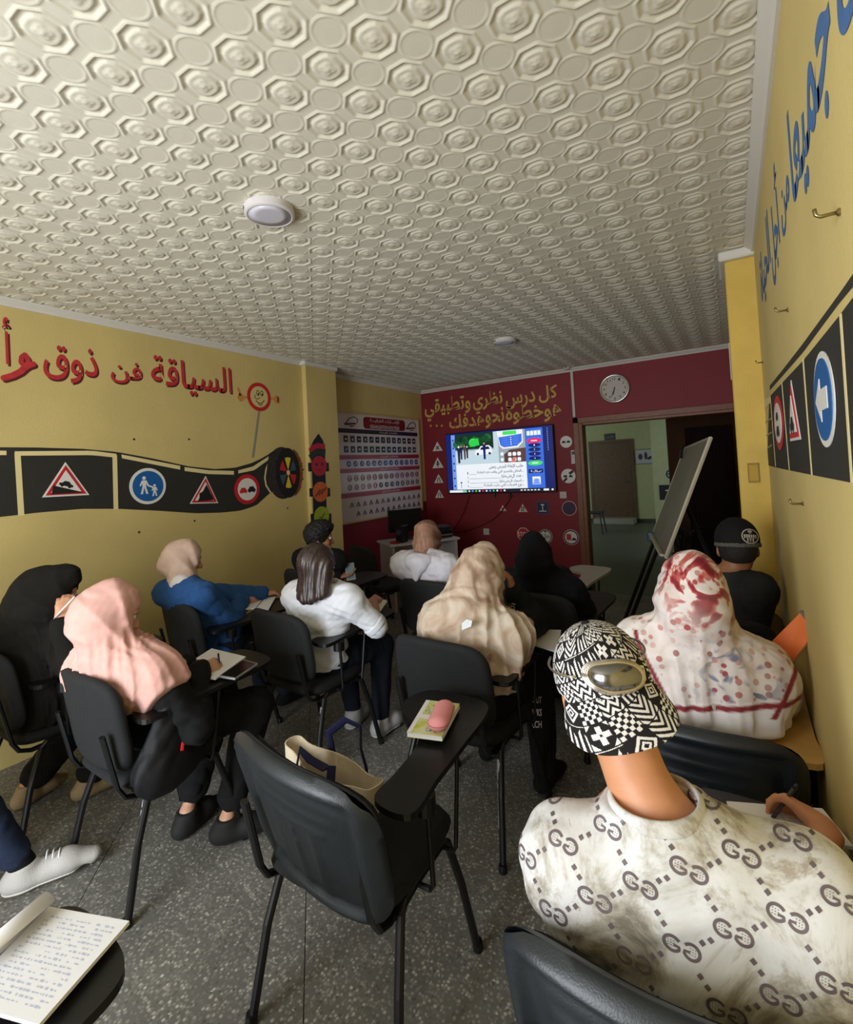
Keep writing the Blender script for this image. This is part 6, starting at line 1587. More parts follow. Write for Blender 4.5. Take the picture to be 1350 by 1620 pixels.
F = Field(c - .26, c + .26, .005); bz = [(V3(q * .07, .085 - .02 * abs(q), .030), V3(q * .062, .175 - .03 * q * q, .012)) for q in np.linspace(-1, 1, 9)]
for a, b in bz: F.cap(c + R @ a, c + R @ b, .008, .005, .012, R[:, 2], .6)
link('brim', F.mesh('brim'), M_capb, cap)
F = Field(c - .24, c + .24, .005)
for k in range(14):
    A = math.pi + math.pi * k / 13; B_ = A + math.pi / 13; P_ = lambda t: c + R @ V3(.091 * math.cos(t), -.012 + .109 * math.sin(t), .020 - .006 * math.sin(t)); F.cap(P_(A), P_(B_), .011, .011, .004, R @ V3(math.cos(A), math.sin(A), 0), .35)
link('grey_band', F.mesh('band'), fabric('grey_cap_band', (84, 82, 76), .85), cap)
bv = BVHTree.FromPolygons([v.co.copy() for v in cap.data.vertices], [tuple(p.vertices) for p in cap.data.polygons])
def decal(mb, bvh, polys, origin, U, Vv, D, w=.0012, maxd=.6):
    """polygons (lists of 2D points) thrown along D on a surface; thin shells proud by w"""
    for verts, faces in polys:
        hit = []
        for (x, y) in verts:
            p = Vector(origin) + Vector(U) * x + Vector(Vv) * y; r = bvh.ray_cast(p, Vector(D), maxd); hit.append((r[0] + r[1] * w) if r[0] is not None else None)
        for f in faces:
            if all(hit[i] is not None for i in f):
                P = [hit[i] for i in f]
                if max((P[i] - P[(i + 1) % len(P)]).length for i in range(len(P))) < .05:
                    mb.add([tuple(p) for p in P], [tuple(range(len(P)))])
def strip(path, w, w2=None, closed=False, inner=None):
    """2D ribbon as a grid of quads (for decals)"""
    n = len(path); V_ = []; Fq = []
    for i, (x, y) in enumerate(path):
        a = path[(i - 1) % n] if closed or i > 0 else path[0]; b = path[(i + 1) % n] if closed or i < n - 1 else path[-1]
        dx, dy = b[0] - a[0], b[1] - a[1]; l = math.hypot(dx, dy) or 1; ww = w / 2
        V_ += [(x - dy / l * ww, y + dx / l * ww), (x, y), (x + dy / l * ww, y - dx / l * ww)]
    for i in range(n if closed else n - 1):
        j = (i + 1) % n
        for q in (0, 1): Fq.append((3 * i + q, 3 * i + q + 1, 3 * j + q + 1, 3 * j + q))
    return V_, Fq
def arc(cx, cy, r, a0, a1, n=16, ry=None): return [(cx + r * math.cos(a0 + (a1 - a0) * i / n), cy + (ry or r) * math.sin(a0 + (a1 - a0) * i / n)) for i in range(n + 1)]
# round emblem on the back of the cap
polys = [strip(arc(0, 0, .031, 0, 2 * math.pi, 30)[:-1], .0045, closed=True), strip(arc(0, .016, .0085, .3, 2.8, 10), .003)]
for x0, w_ in ((-.021, .006), (-.0125, .006), (-.004, .007), (.005, .006), (.0135, .006), (.021, .005)): polys.append(strip([(x0, -.006), (x0, .007)], w_)); polys.append(strip([(x0, -.011), (x0, -.0065)], w_ * .5))
for x0 in (-.010, 0, .010): polys.append(strip([(x0, -.024), (x0, -.010)], .005))
polys.append(strip([(-.026, -.0085), (.026, -.0085)], .0022)); polys.append(strip(arc(0, .017, .004, 0, 2 * math.pi, 10)[:-1], .003, closed=True))
mb = MB(); D = R @ V3(.10, 1, -.15); decal(mb, bv, polys, c + R @ V3(.028, -.25, .088), R[:, 0], R @ V3(0, .15, 1), D); mb.build('emblem', mat('pale_embroidery', (186, 178, 168), .7), cap)
# ---------------------------------------------------------------- front person: patterned cap, monogram shirt
J = dict(seat=(-0.14, 1.02), head=W(957, 1088, 1.0), yaw=24, pitch=-4, roll=-13, neck=V3(-.148, .945, .958), shL=V3(-.300, .905, .870), shR=V3(.062, 1.00, .882), wrR=Wz(1304, 1310, .785), wrL=V3(-.27, 1.36, .77), hdR=V3(-.55, .8, -.05), palmR=V3(-.5, -.35, -.75), pinchR=True, hdL=V3(.4, .9, 0),
         elR=V3(.105, 1.22, .74), pelvis=V3(-.14, .99, .565))
root, J = person('person in a black and white patterned cap and monogram printed shirt', J, None)
HF = body_mesh(root, J, (204, 142, 104), .006); PEOPLE['front'] = (root, J, HF['R'])
def tiedye():
    m = bpy.data.materials.new('grey_tie_dye_jersey'); m.use_nodes = True
    n, r, b = marble(m, [(.37, (128, 120, 108)), (.46, (176, 170, 160)), (.53, (208, 207, 206)), (.61, (216, 216, 217)), (.68, (170, 160, 146))], 6.0, .85, .6); n.inputs['Roughness'].default_value = .72
    return m
M_tie = tiedye()
F = Field(*bounds(J, .2), .006); torso(F, J, .016, 1.0)
upc = nrm(nrm(J['head'] - J['neck']) * .35 + J['up'] * .65); F.cap(J['neck'] - J['up'] * .02, J['neck'] + upc * .06, .082, .074, .03)
for n in 'LR': F.cap(J['sh' + n], J['el' + n], .070, .062, .05)
for sx, n in ((-1, 'L'), (1, 'R')): F.cap(J['sh' + n] - J['up'] * .06 - J['ax'] * sx * .02, J['pelvis'] + J['ax'] * sx * .10 + V3(0, 0, .02), .068, .075, .09)
F.cap(J['shR'] - J['up'] * .10 + V3(.015, -.03, 0), J['pelvis'] + J['ax'] * .15 + V3(.0, -.02, .10), .075, .085, .08)
F.cut(J['pelvis'] - V3(0, 0, .06), (0, 0, -1)); 
F.disp(cloth_noise(141, .0045, 42)); F.disp(lambda p: -.004 * (1 - 2 * np.abs(np.sin(26 * (p[:, 2] * .6 + (p[:, 0]) * .9) + 1.5 * np.sin(9 * p[:, 0]))) ** .7) * np.clip(.80 - p[:, 2], 0, .25) * 4)
F.cut(J['neck'] + upc * .036, upc, .004); F.cap(J['neck'] + upc * .015, J['neck'] + upc * .2, .0665, .0665, .004, sub=True)
shirt = link('shirt', F.mesh('shirt'), M_tie, root)
# ribbed collar
mb = MB(); up = upc; c0 = J['neck'] + up * .034; ux = nrm(J['ax'] - up * up.dot(J['ax'])); uy = np.cross(up, ux)
nR, nS = 56, 12
def col_pt(i, j):
    A = 2 * math.pi * i / nR; B_ = 2 * math.pi * j / nS; r = .0735 + .0055 * math.cos(B_) - .003 * math.sin(B_); hz = .013 * math.sin(B_) * (1.0)
    return tuple(c0 + ux * r * 1.02 * math.cos(A) + uy * r * 1.06 * math.sin(A) + up * (hz ))
mb.grid(nR, nS + 1, col_pt, closed_u=True); mb.build('collar', M_tie, shirt, smooth=True, fix=True)
tor = BVHTree.FromPolygons([v.co.copy() for v in shirt.data.vertices], [tuple(p.vertices) for p in shirt.data.polygons])
def monogram(cx, cy, s, rot=0.0):
    P = []; cr, sr = math.cos(rot), math.sin(rot); T = lambda pts: [(cx + s * (x * cr - y * sr), cy + s * (x * sr + y * cr)) for x, y in pts]
    for sx in (-1, 1):
        g = [(sx * (.50 + q[0]), q[1]) for q in arc(0, 0, .40, math.pi * (.20 if True else 0), math.pi * 1.92, 26, .36)]
        g = [(sx * .50 + sx * -1 * q0 * -1, q1) for q0, q1 in arc(0, 0, .40, math.pi * 1.16, math.pi * (1.16 - 1.72), 26, .36)] if False else g
        # letters face each other: mirrored pair, openings towards the middle
        g = [(sx * .47 - sx * -1 * (-q[0]) if False else sx * (.47 + q[0] * -1 * -1), q[1]) for q in [(math.cos(a) * .40, math.sin(a) * .36) for a in np.linspace(math.pi * .80, -math.pi * .86, 28)]]
        P.append(strip(T(g), .15 * s)); P.append(strip(T([(sx * .10, -.06), (sx * .22, -.06), (sx * .40, -.05)]), .11 * s)); P.append(strip(T([(sx * .13, -.06), (sx * .12, -.22)]), .11 * s))
        for i in range(3):
            for j in range(3):
                x, y = sx * (.40 + .13 * i), -.15 + .13 * j + .04
                P.append(([T([(x - .03, y)])[0], T([(x, y - .03)])[0], T([(x + .03, y)])[0], T([(x, y + .03)])[0]], [(0, 1, 2, 3)]))
    return P
polys = []; dots = []
rt = -.16
for r_ in range(-4, 9):
    for q in range(-4, 5):
        x = (q + (.5 if r_ % 2 else 0)) * .125; y = -r_ * .052
        X_ = x * math.cos(rt) - y * math.sin(rt); Y_ = x * math.sin(rt) + y * math.cos(rt)
        polys += monogram(X_, Y_, .0275, rt + .04 * math.sin(7 * q + r_))
        for f in (.42, .58):
            for sx in (-1, 1):
                xx = X_ + (sx * .064 * f) * math.cos(rt) + .056 * f * math.sin(rt); yy = Y_ + (sx * .064 * f) * math.sin(rt) - .056 * f * math.cos(rt); d = .0048
                dots.append(([(xx - d, yy), (xx, yy - d), (xx + d, yy), (xx, yy + d)], [(0, 1, 2, 3)]))
Dd = nrm(V3(.03, .84, -.54)); Uu = V3(1, 0, 0); Vv_ = nrm(np.cross(Uu, Dd)); Vv_ = Vv_ if Vv_[2] > 0 else -Vv_
mb = MB(); decal(mb, tor, polys + dots, V3(-.02, 0, .80) - Dd * .42, Uu, Vv_, Dd, .0010, .75)
pr = mb.build('monogram_print', mat('mauve_grey_print', (104, 92, 96), .85, var=.2, vscale=14), shirt)
std_trousers(root, J, fabric('charcoal_trousers', (34, 34, 38), .9), 142); std_shoes(root, J, M_blackc)
# cropped hair under the cap
c = J['head']; R = head_frame(J)
F = Field(c - .2, c + .2, .006); F.ell(c + R @ V3(0, -.014, .012), V3(.080, .100, .099), R, .02); F.ell(c + R @ V3(0, .12, -.03), V3(.11, .11, .12), R, .01, sub=True); F.cut(c + R @ V3(0, 0, -.03), R @ V3(0, .1, -1)); link('hair', F.mesh('hair'), MATS['cropped_black_hair'], root)
# cap worn back to front, its print woven as faces
M_cw = fabric('cap_white_weave', (226, 222, 220), .85, .03); M_ck = fabric('cap_black_weave', (30, 27, 28), .85, .08)
def weave(a, b):
    a, b = a * .94 + b * .34, b * .94 - a * .34
    cs = .040; i = np.floor(a / cs).astype(int); j = np.floor(b / cs).astype(int); p = a / cs - i; q = b / cs - j
    t = (i * 7 + j * 13 + (i * j) % 5) % 6; tri_ = lambda x: np.abs((x % 1) - .5) * 2
    L_ = np.abs(p - .5) + np.abs(q - .5)
    opts = [((q * 3 + tri_(p * 2) * .9) % 1) < .52, ((np.floor(p * 6) + np.floor(q * 6)) % 2) == 0, ((L_ > .30) & (L_ < .44)) | ((L_ > .10) & (L_ < .2)), (((np.abs(p - .5) < .11) & (np.abs(q - .5) < .36)) | ((np.abs(q - .5) < .11) & (np.abs(p - .5) < .36))) & ~((np.abs(p - .5) < .05) & (np.abs(q - .5) < .05)) | (L_ > .72), ((q * 3.2 + np.abs(p - .5) * 3.4) % 1) < .5, (((p * 4) % 1 < .45) & (q > .15 + .35 * tri_(p * 2))) | (q < .08)]
    out = np.zeros(a.shape, bool)
    for k, o in enumerate(opts): out |= (t == k) & o
    return out & (p > .05) & (q > .05)
def print_mesh(name, A, Bc, pos, parent):
    """grid surface; faces white or black by the woven pattern; A, Bc in metres along the cloth"""
    nv, nu = A.shape; V_ = pos.reshape(-1, 3); ii = np.arange(nu * nv).reshape(nv, nu)
    Fq = np.stack([ii[:-1, :-1], ii[:-1, 1:], ii[1:, 1:], ii[1:, :-1]], -1).reshape(-1, 4)
    am = (A[:-1, :-1] + A[1:, 1:]) / 2; bm = (Bc[:-1, :-1] + Bc[1:, 1:]) / 2; mi = weave(am, bm).astype(np.int32).ravel()
    me = bpy.data.meshes.new(name); me.from_pydata(V_.tolist(), [], Fq.tolist()); me.polygons.foreach_set('material_index', mi); me.update()
    return link(name, me, [M_ck, M_cw], parent, smooth=True)
u_, v_ = np.meshgrid(np.linspace(-math.pi, math.pi, 430), np.linspace(0.0, 1.0, 170))
cc_ = V3(0, -.006, .030); thm = 1.66; th_g = .02 + v_ * thm
rr_ = np.stack([.090 * np.sin(th_g) * np.sin(u_), .108 * np.sin(th_g) * np.cos(u_), .100 * np.cos(th_g)], -1)
seam = 1 - .010 * np.exp(-((np.abs(((u_ / (math.pi / 3)) % 1) - .5) - .5) / .03) ** 2) * np.clip(v_ * 3, 0, 1); rr_ *= seam[..., None]
pos = (rr_ + cc_) @ R.T + c
cap2 = print_mesh('cap', u_ * .095 * 1.0, v_ * .17, pos, root)
s_, t_ = np.meshgrid(np.linspace(-1, 1, 250), np.linspace(0, 1, 84))
ph_ = math.pi + s_ * 1.12; ex, ey = np.sin(ph_) * .090 * math.sin(thm), np.cos(ph_) * .108 * math.sin(thm); ln = .078 * np.sqrt(np.clip(1 - (np.abs(s_) ** 2.6), 0, 1)) + .004
ox = ex + np.sin(ph_) * t_ * ln * .55; oy = ey - t_ * ln * .80; oz = .100 * math.cos(thm) - t_ * ln * .72 - .010 * s_ ** 2 * t_ + .004
brim = np.stack([ox, oy, oz], -1)
bo = print_mesh('brim', s_ * .11, t_ * .085 + .02, (brim + cc_) @ R.T + c, cap2)
bo.modifiers.new('thickness', 'SOLIDIFY').thickness = .004
MB().lathe([(.009, 0), (.008, .003), (.0005, .005)], Frame(Vector(c + R @ (cc_ + V3(0, 0, .099))), Vector(R[:, 0]), Vector(R[:, 1]), Vector(R[:, 2])), 14).build('button', M_ck, cap2, smooth=True)
# mirrored sunglasses resting on the back of the cap
sg = empty('sunglasses', tuple(V3(-.14, 1.02, 0) + c)); tag(sg, 'silver mirrored sunglasses resting on the patterned cap', 'sunglasses')
M_mirror = mat('silver_mirror_lens', (150, 148, 146), .2, metal=1.0); M_sgf = mat('champagne_metal_frame', (206, 198, 186), .22, metal=.9)
def cap_pt(az, el, off): # azimuth from the back of the head, elevation over the rim
    th = math.pi / 2 - el; a = math.pi + az
    return R @ (cc_ + V3((.090 + off) * math.sin(th) * math.sin(a), (.108 + off) * math.sin(th) * math.cos(a), (.100 + off) * math.cos(th)))
mb = MB(); n_ = 36; AZ, EL = -.14, .27
def vis(f, A, o_): return cap_pt(AZ + .50 * f * math.copysign(abs(math.cos(A)) ** .8, math.cos(A)), EL + .215 * f * math.sin(A) + .10 * f * math.cos(A), o_)
mb.grid(n_, 8, lambda i, j: tuple(vis(j / 7, 2 * math.pi * i / n_, .010 + .014 * (1 - (j / 7) ** 2))), closed_u=True); mb.build('lens', M_mirror, sg, smooth=True)
for f, o_ in ((1.0, .011), (1.08, .010), (1.16, .008), (1.24, .005)): MB().tube([vis(f, 2 * math.pi * i / n_, o_) for i in range(n_ + 1)], .0024, 6).build('rim', M_sgf, sg, smooth=True)
for sx in (-1, 1): MB().tube([cap_pt(-.10 + sx * a_, .34, .008) for a_ in np.linspace(.72, 2.1, 10)], .0024, 6).build('temple_arm', M_sgf, sg, smooth=True)
# ================================================================== things on tablets, desks and floor
def at_root(root_name, p, label, cat, group=None, rz=0.0):
    o = empty(root_name, tuple(p), rz); tag(o, label, cat, group); return o
def quad_local(pxs, z):
    P = [Wz(x, y, z) for x, y in pxs]; c = sum(P) / 4; return c, [(p - c) for p in P]
M_paper = mat('white_paper', (232, 232, 236), .7); M_paper2 = mat('cream_paper', (222, 212, 194), .75); M_ink = mat('blue_ink', (186, 192, 214), .7); M_ink2 = mat('grey_ink', (176, 176, 184), .7)
def sheet_block(root, Q, z0, z1, m, name='page_block'):
    mb = MB(); mb.add([(q[0], q[1], z0) for q in Q] + [(q[0], q[1], z1) for q in Q], [(3, 2, 1, 0), (4, 5, 6, 7), (0, 1, 5, 4), (1, 2, 6, 5), (2, 3, 7, 6), (3, 0, 4, 7)]); return mb.build(name, m, root, fix=True)
def writing_lines(root, Q, z, rows, m, seed=1, margin=.08):
    """rows of short handwriting strokes across a quad (Q[0]->Q[1] is the line direction)"""
    rg = random.Random(seed); mb = MB(); Qv = [Vector((q[0], q[1], 0)) for q in Q]
    def P(s, t): return (Qv[0] * (1 - s) + Qv[1] * s) * (1 - t) + (Qv[3] * (1 - s) + Qv[2] * s) * t
    for r in range(rows):
        t = margin + (1 - 2 * margin) * (r + .5) / rows; s = margin + rg.random() * .05
        while s < 1 - margin - .03:
            if rg.random() < .22: s += rg.uniform(.02, .07); continue
            w = rg.uniform(.012, .05); h = rg.uniform(.10, .28) / rows; a, b, c, d = P(s, t - h), P(min(1 - margin, s + w), t - h * rg.uniform(.5, 1)), P(min(1 - margin, s + w), t + h * .6), P(s, t + h * .4)
            mb.add([(q.x, q.y, z) for q in (a, b, c, d)], [(0, 1, 2, 3)]); s += w + rg.uniform(.008, .03)
    return mb.build('handwriting', m, root)
def notebook(label, quadL, quadR, z, group='notebooks on the writing tablets', lines=True, m=M_paper, rowsL=0, rowsR=0, curl=.0):
    allq = [Wz(x, y, z) for x, y in (quadL or []) + (quadR or [])]; c = sum(allq) / len(allq)
    root = at_root('notebook', (c[0], c[1], z), label, 'notebook', group)
    for k, (qd, rows) in enumerate(((quadL, rowsL), (quadR, rowsR))):
        if not qd: continue
        Q = [Wz(x, y, z) - c for x, y in qd]; sheet_block(root, Q, 0.0005, .0035 + .004, m)
        if rows: writing_lines(root, Q, .0078, rows, M_ink if k == 0 else M_ink2, 3 + k + rows)
    return root
def pen(p, d, label, rgb, ln=.14, back=.035):
    d = Vector(d).normalized(); p = Vector(p); tip = -d * back; root = at_root('pen', tuple(p), label, 'pen', 'pens held in hands')
    MB().tube([tip + d * .012, tip + d * ln], .0042, 8).build('barrel', mat('pen_%d_%d' % rgb[:2], rgb, .35), root, smooth=True)
    MB().tube([tip, tip + d * .013], [.0008, .0040], 8).build('tip', M_wear, root, smooth=True)
    MB().tube([tip + d * ln, tip + d * (ln + .012)], [.0044, .0034], 8).build('cap', mat('pen_cap_dark', (30, 30, 36), .4), root, smooth=True)
def hand_pen(key, d, label, rgb, ln=.14, idx=2):
    root, J, H = PEOPLE[key][0], PEOPLE[key][1], PEOPLE[key][idx]
    p = (H['tips'][0] + H['thumb']) / 2 + np.array(root.location); pen(p, d, label, rgb, ln)

# pink headscarf: notebook, dark tablet computer, pen
zt = .735
notebook('open white notebook under the hands of the person in the pink headscarf', [(272, 1068), (335, 1028), (389, 1041), (341, 1076)], None, zt, rowsL=0)
c, Q = quad_local([(347, 1072), (372, 1076), (408, 1052), (385, 1046)], zt)
tr = at_root('tablet_computer', (c[0], c[1], zt), 'dark tablet computer with silver edge beside the open notebook', 'tablet computer'); sheet_block(tr, Q, .0, .008, M_wear, 'case'); sheet_block(tr, [q * .93 for q in Q], .007, .0088, mat('black_glass', (10, 10, 12), .12), 'glass')
hand_pen('pink', (.02, -.10, 1.0), 'dark blue pen held by the person in the pink headscarf', (40, 52, 110), .12)
# black veil: white pen, paper under the left hand
Hq = PEOPLE['black'][2]; pen(Hq['base'] + Hq['d'] * .075 + np.array(PEOPLE['black'][0].location) + V3(.035, -.02, 0), (.55, .34, .62), 'white pen held by the person in the black veil', (226, 226, 222), .14, .06)
notebook('white sheet under the left hand of the person in the black veil', [(196, 1012), (208, 1000), (232, 1004), (224, 1017)], None, .735)
# blue sweater
notebook('open notebook on the tablet of the person in the blue sweater', [(378, 966), (403, 938), (425, 938), (404, 964)], [(404, 966), (426, 940), (440, 939), (424, 968)], .735, rowsL=8)
hand_pen('blue', (-.25, .15, 1.0), 'black pen held by the person in the blue sweater', (24, 24, 28), .11)
# white shirt
notebook('cream open book on the tablet of the long haired person', [(577, 960), (590, 944), (613, 952), (600, 972)], None, .735, m=M_paper2, rowsL=7)
# phone of the person near the pillar
Hm = PEOPLE['man']; pp = np.array(Hm[0].location) + Hm[2]['base'] + Hm[2]['d'] * .09 + np.array([0, 0, .02]); ph = at_root('mobile_phone', tuple(pp), 'pale mobile phone in the hand of the person near the pillar', 'phone')
pf = Frame((0, 0, 0), Vector((.75, .65, .1)).normalized(), Vector((-.45, .4, .8)).normalized(), Vector((.4, -.65, .6)).normalized())
MB().box(-.036, .036, -.072, .072, -.004, .004, pf, bev=.003).build('case', mat('pale_phone_case', (176, 184, 186), .3), ph); MB().box(-.032, .032, -.066, .066, .004, .0048, pf).build('screen', mat('phone_screen', (120, 140, 146), .1), ph)
# sheet on the beige veil's tablet
notebook('blank white sheet between the beige veil and the patterned cap', [(838, 1020), (846, 997), (888, 999), (884, 1034)], None, .735)
# front person's notebook
notebook('open notebook under the writing hand of the person in the patterned cap', [(1150, 1272), (1222, 1278), (1262, 1330), (1170, 1330)], [(1224, 1277), (1302, 1284), (1352, 1345), (1264, 1332)], .735, rowsL=0, rowsR=9)
Hq = PEOPLE['front'][2]; yh = float((Hq['tips'][0] + Hq['thumb'])[1] / 2 + PEOPLE['front'][0].location[1]) - .03
pa = W(1226, 1290, yh); pb = W(1258, 1246, yh - .01); pen(pa, tuple(pb - pa), 'dark pen held by the person in the patterned cap', (44, 36, 40), .12, .03)
# orange notebook by the wall
ctr = W(1252, 1008, 1.99); on = at_root('orange_notebook', tuple(ctr), 'thick orange notebook standing between floral veil and right wall', 'notebook')
Pq = [W(x, y, yy) - ctr for x, y, yy in ((1212, 1024, 2.00), (1250, 1051, 1.96), (1290, 1000, 1.98), (1268, 968, 2.02))]
nq = nrm(np.cross(Pq[1] - Pq[0], Pq[3] - Pq[0])); nq = nq if nq[1] > 0 else -nq
def slabq(P, d0, d1, m, name, par):
    mb = MB(); mb.add([tuple(p + nq * d0) for p in P] + [tuple(p + nq * d1) for p in P], [(3, 2, 1, 0), (4, 5, 6, 7), (0, 1, 5, 4), (1, 2, 6, 5), (2, 3, 7, 6), (3, 0, 4, 7)]); return mb.build(name, m, par, fix=True)
slabq(Pq, 0, .002, mat('orange_card', (222, 106, 24), .5, var=.08), 'cover', on); slabq([p * .97 for p in Pq], .002, .016, M_paper2, 'pages', on); slabq(Pq, .016, .018, MATS['orange_card'], 'cover', on)
mb = MB(); e0, e1 = Pq[3] * 1.03, Pq[2] * 1.03
mb.tube([e0 - nq * .004, e1 - nq * .004], .0055, 8); mb.build('spiral_edge', mat('grey_spiral', (120, 124, 124), .4, metal=.5), on)

# workbook and glasses case on the empty chair's tablet
zA = .738
c, Q = quad_local([(644, 1166), (700, 1173), (728, 1120), (675, 1114)], zA)
bk = at_root('workbook', (c[0], c[1], zA), 'yellow green and white workbook on the empty chair tablet', 'book')
sheet_block(bk, [q * .985 for q in Q], .001, .014, M_paper, 'pages'); sheet_block(bk, Q, .014, .0155, mat('yellow_green_cover', (196, 200, 40), .45, rgb2=(226, 228, 200), vscale=22), 'front_cover'); sheet_block(bk, Q, 0, .001, MATS['yellow_green_cover'], 'back_cover')
mb = MB(); A_, B_, C_, D_ = [Vector((q[0], q[1], .0158)) for q in Q]
def qp(s, t): return (A_ * (1 - s) + B_ * s) * (1 - t) + (D_ * (1 - s) + C_ * s) * t
mb.add([tuple(qp(s, t)) for s, t in ((.0, .0), (.12, 0), (.12, 1), (0, 1))], [(0, 1, 2, 3)]); mb.add([tuple(qp(s, t)) for s, t in ((.12, .42), (.62, .42), (.62, .55), (.12, .55))], [(0, 1, 2, 3)]); mb.build('white_panel', M_paper, bk)
mb = MB(); rg = random.Random(4)
for k in range(34):
    s, t = rg.uniform(.45, .8), rg.uniform(.06, .4); q = qp(s, t); mb.lathe([(.0026, 0.0002), (.0005, .0006)], Frame(q, (1, 0, 0), (0, 1, 0), (0, 0, 1)), 6)
for k in range(16):
    s, t = rg.uniform(.18, .5), rg.uniform(.6, .85); q = qp(s, t); mb.lathe([(.0026, 0.0002), (.0005, .0006)], Frame(q, (1, 0, 0), (0, 1, 0), (0, 0, 1)), 6)
mb.build('blue_flower_print', mat('blue_print', (70, 130, 176), .5), bk)
p0 = Wz(690, 1155, zA + .035); p1 = Wz(707, 1114, zA + .035); cc3 = (p0 + p1) / 2; gc = at_root('glasses_case', (cc3[0], cc3[1], zA + .0155), 'pink glasses case lying on the yellow workbook', 'glasses case')
F = Field(V3(-.14, -.14, -.01), V3(.14, .14, .08), .004); dv = nrm((p1 - p0) * V3(1, 1, 0)); F.cap(-dv * .050 + V3(0, 0, .024), dv * .050 + V3(0, 0, .024), .034, .034, .01, V3(0, 0, 1), .68)
M_case = mat('pink_felt', (232, 152, 156), .85, bump=.2, bscale=300); me = F.mesh('case_body'); link('case_body', me, M_case, gc)
mb = MB(); lat_ = np.cross(dv, V3(0, 0, 1)); sp = [(-dv * .050 + dv * (-.0345 * math.sin(a)) + lat_ * (.0345 * math.cos(a))) for a in np.linspace(0, math.pi, 12)] + [(dv * .050 + dv * (.0345 * math.sin(a)) + lat_ * (-.0345 * math.cos(a))) for a in np.linspace(0, math.pi, 12)]
mb.tube([tuple(q + V3(0, 0, .026)) for q in sp + sp[:1]], .0012, 5); mb.build('seam', mat('dark_pink_seam', (178, 98, 106), .7), gc)

# canvas tote bag on the empty chair
M_canvas = fabric('cream_canvas', (206, 190, 164), .9, .06, bump=.3, bscale=420); M_navy_s = fabric('navy_webbing', (30, 32, 66), .85, .1)
tb = at_root('tote_bag', (-1.17, 1.16, .478), 'cream canvas tote bag with navy handles on the empty chair', 'bag', rz=math.radians(-8))
def bag_ring(z, inner=False):
    t = z / .18; wx = .225 - .035 * (1 - t); wy = .055 + .015 * (1 - t) * 0 + .02 * (1 - t); o = []
    for k in range(40):
        A = 2 * math.pi * k / 40; cx = math.copysign(abs(math.cos(A)) ** .8, math.cos(A)); sy = math.copysign(abs(math.sin(A)) ** .9, math.sin(A)); i_ = .004 if inner else 0
        o.append(((wx - i_) * cx, (wy - i_) * sy + .010 * math.sin(5 * A) * t + .02 * t, z + (.012 * math.cos(2 * A) * t if t > .8 else 0) - .025 * t * (cx < -.5) * 0))
    return o
zs = [0, .035, .07, .105, .135, .16, .18]
rings = [bag_ring(z) for z in zs]; inn = [bag_ring(z, True) for z in reversed(zs)]
mb = MB(); allr = rings + inn; mb.grid(40, len(allr), lambda i, j: allr[j][i], closed_u=True); mb.add(rings[0], [tuple(range(39, -1, -1))]); mb.build('body', M_canvas, tb, smooth=True, fix=True, auto=60)
MB().add(bag_ring(.07, True), [tuple(range(40))]).build('inside_sheet', fabric('dark_sheet_cloth', (30, 28, 30), .95), tb)  # dark flat sheet across the inside of the bag
for sy, name in ((-1, 'handle'), (1, 'handle')):
    for_pts = [(-.09, sy * .080 + .02, .05), (-.088, sy * .076 + .02, .15), (-.082, sy * .060 + .02, .225), (-.04, sy * .05 + .05 * (sy > 0) + .02, .265 if sy > 0 else .20), (.04, sy * .05 + .05 * (sy > 0) + .02, .265 if sy > 0 else .20), (.082, sy * .060 + .02, .225), (.088, sy * .076 + .02, .15), (.09, sy * .080 + .02, .05)]
    MB().tube(for_pts, .014, 8, flat=.22).build(name, M_navy_s, tb, smooth=True)

# black bag hung on the pink headscarf's chair
hb = at_root('black_bag', (-1.955, 1.10, .47), 'soft black bag with a red tag hanging beside the pink headscarf', 'bag')
F = Field(V3(-.16, -.22, -.12), V3(.16, .22, .36), .007); F.cap((0, -.05, 0.02), (0.0, .06, .02), .085, .08, .06, V3(1, 0, 0), .6); F.cap((0, -.04, .02), (.01, .0, .22), .09, .06, .06, V3(1, 0, 0), .55); cloth('pouch', F, fabric('black_nylon', (20, 20, 23), .6, .1), hb, 7, .006, 60)
MB().tube([(0, -.05, .20), (0, -.03, .27), (0, .02, .28), (0, .04, .20)], .007, 6, flat=.5).build('strap', M_blackc, hb, smooth=True)
q0 = Wz(286, 1150, .62) - V3(-1.955, 1.10, .47); q1 = Wz(284, 1188, .545) - V3(-1.955, 1.10, .47); MB().tube([tuple(q0), tuple((q0 + q1) / 2 + V3(.006, 0, 0)), tuple(q1)], .014, 6, flat=.2).build('red_tag', mat('red_ribbon', (206, 24, 34), .5), hb)

# ---- near left corner: chair with tablet, notebook, bag shape made up for a knee; person cut by the frame
CH['O'] = chair(-1.235, .03, 0, 'black chair at the near left under the large written notebook')
nb = notebook('large white notebook filled with handwriting in the near left corner', [(78, 1440), (205, 1463), (62, 1628), (-70, 1590)], None, .742, rowsL=17)
a0 = Wz(76, 1428, .765) ; a1 = Wz(-60, 1545, .765); co_ = np.array(nb.location); mb = MB(); dq = nrm(a1 - a0); lq = np.cross(dq, V3(0, 0, 1)); pts2 = []
rollN = 18
def roll_pt(i, j):
    A = -1.2 + 4.2 * i / (rollN - 1); r = .021 + .0012 * i / rollN
    p = a0 + (a1 - a0) * j + lq * (r * math.sin(A)) + V3(0, 0, r * math.cos(A)) - co_ - V3(0, 0, .0); return tuple(p)
mb.grid(rollN, 2, roll_pt); ro = mb.build('rolled_page', M_paper, nb, smooth=True); ro.modifiers.new('thickness', 'SOLIDIFY').thickness = .003
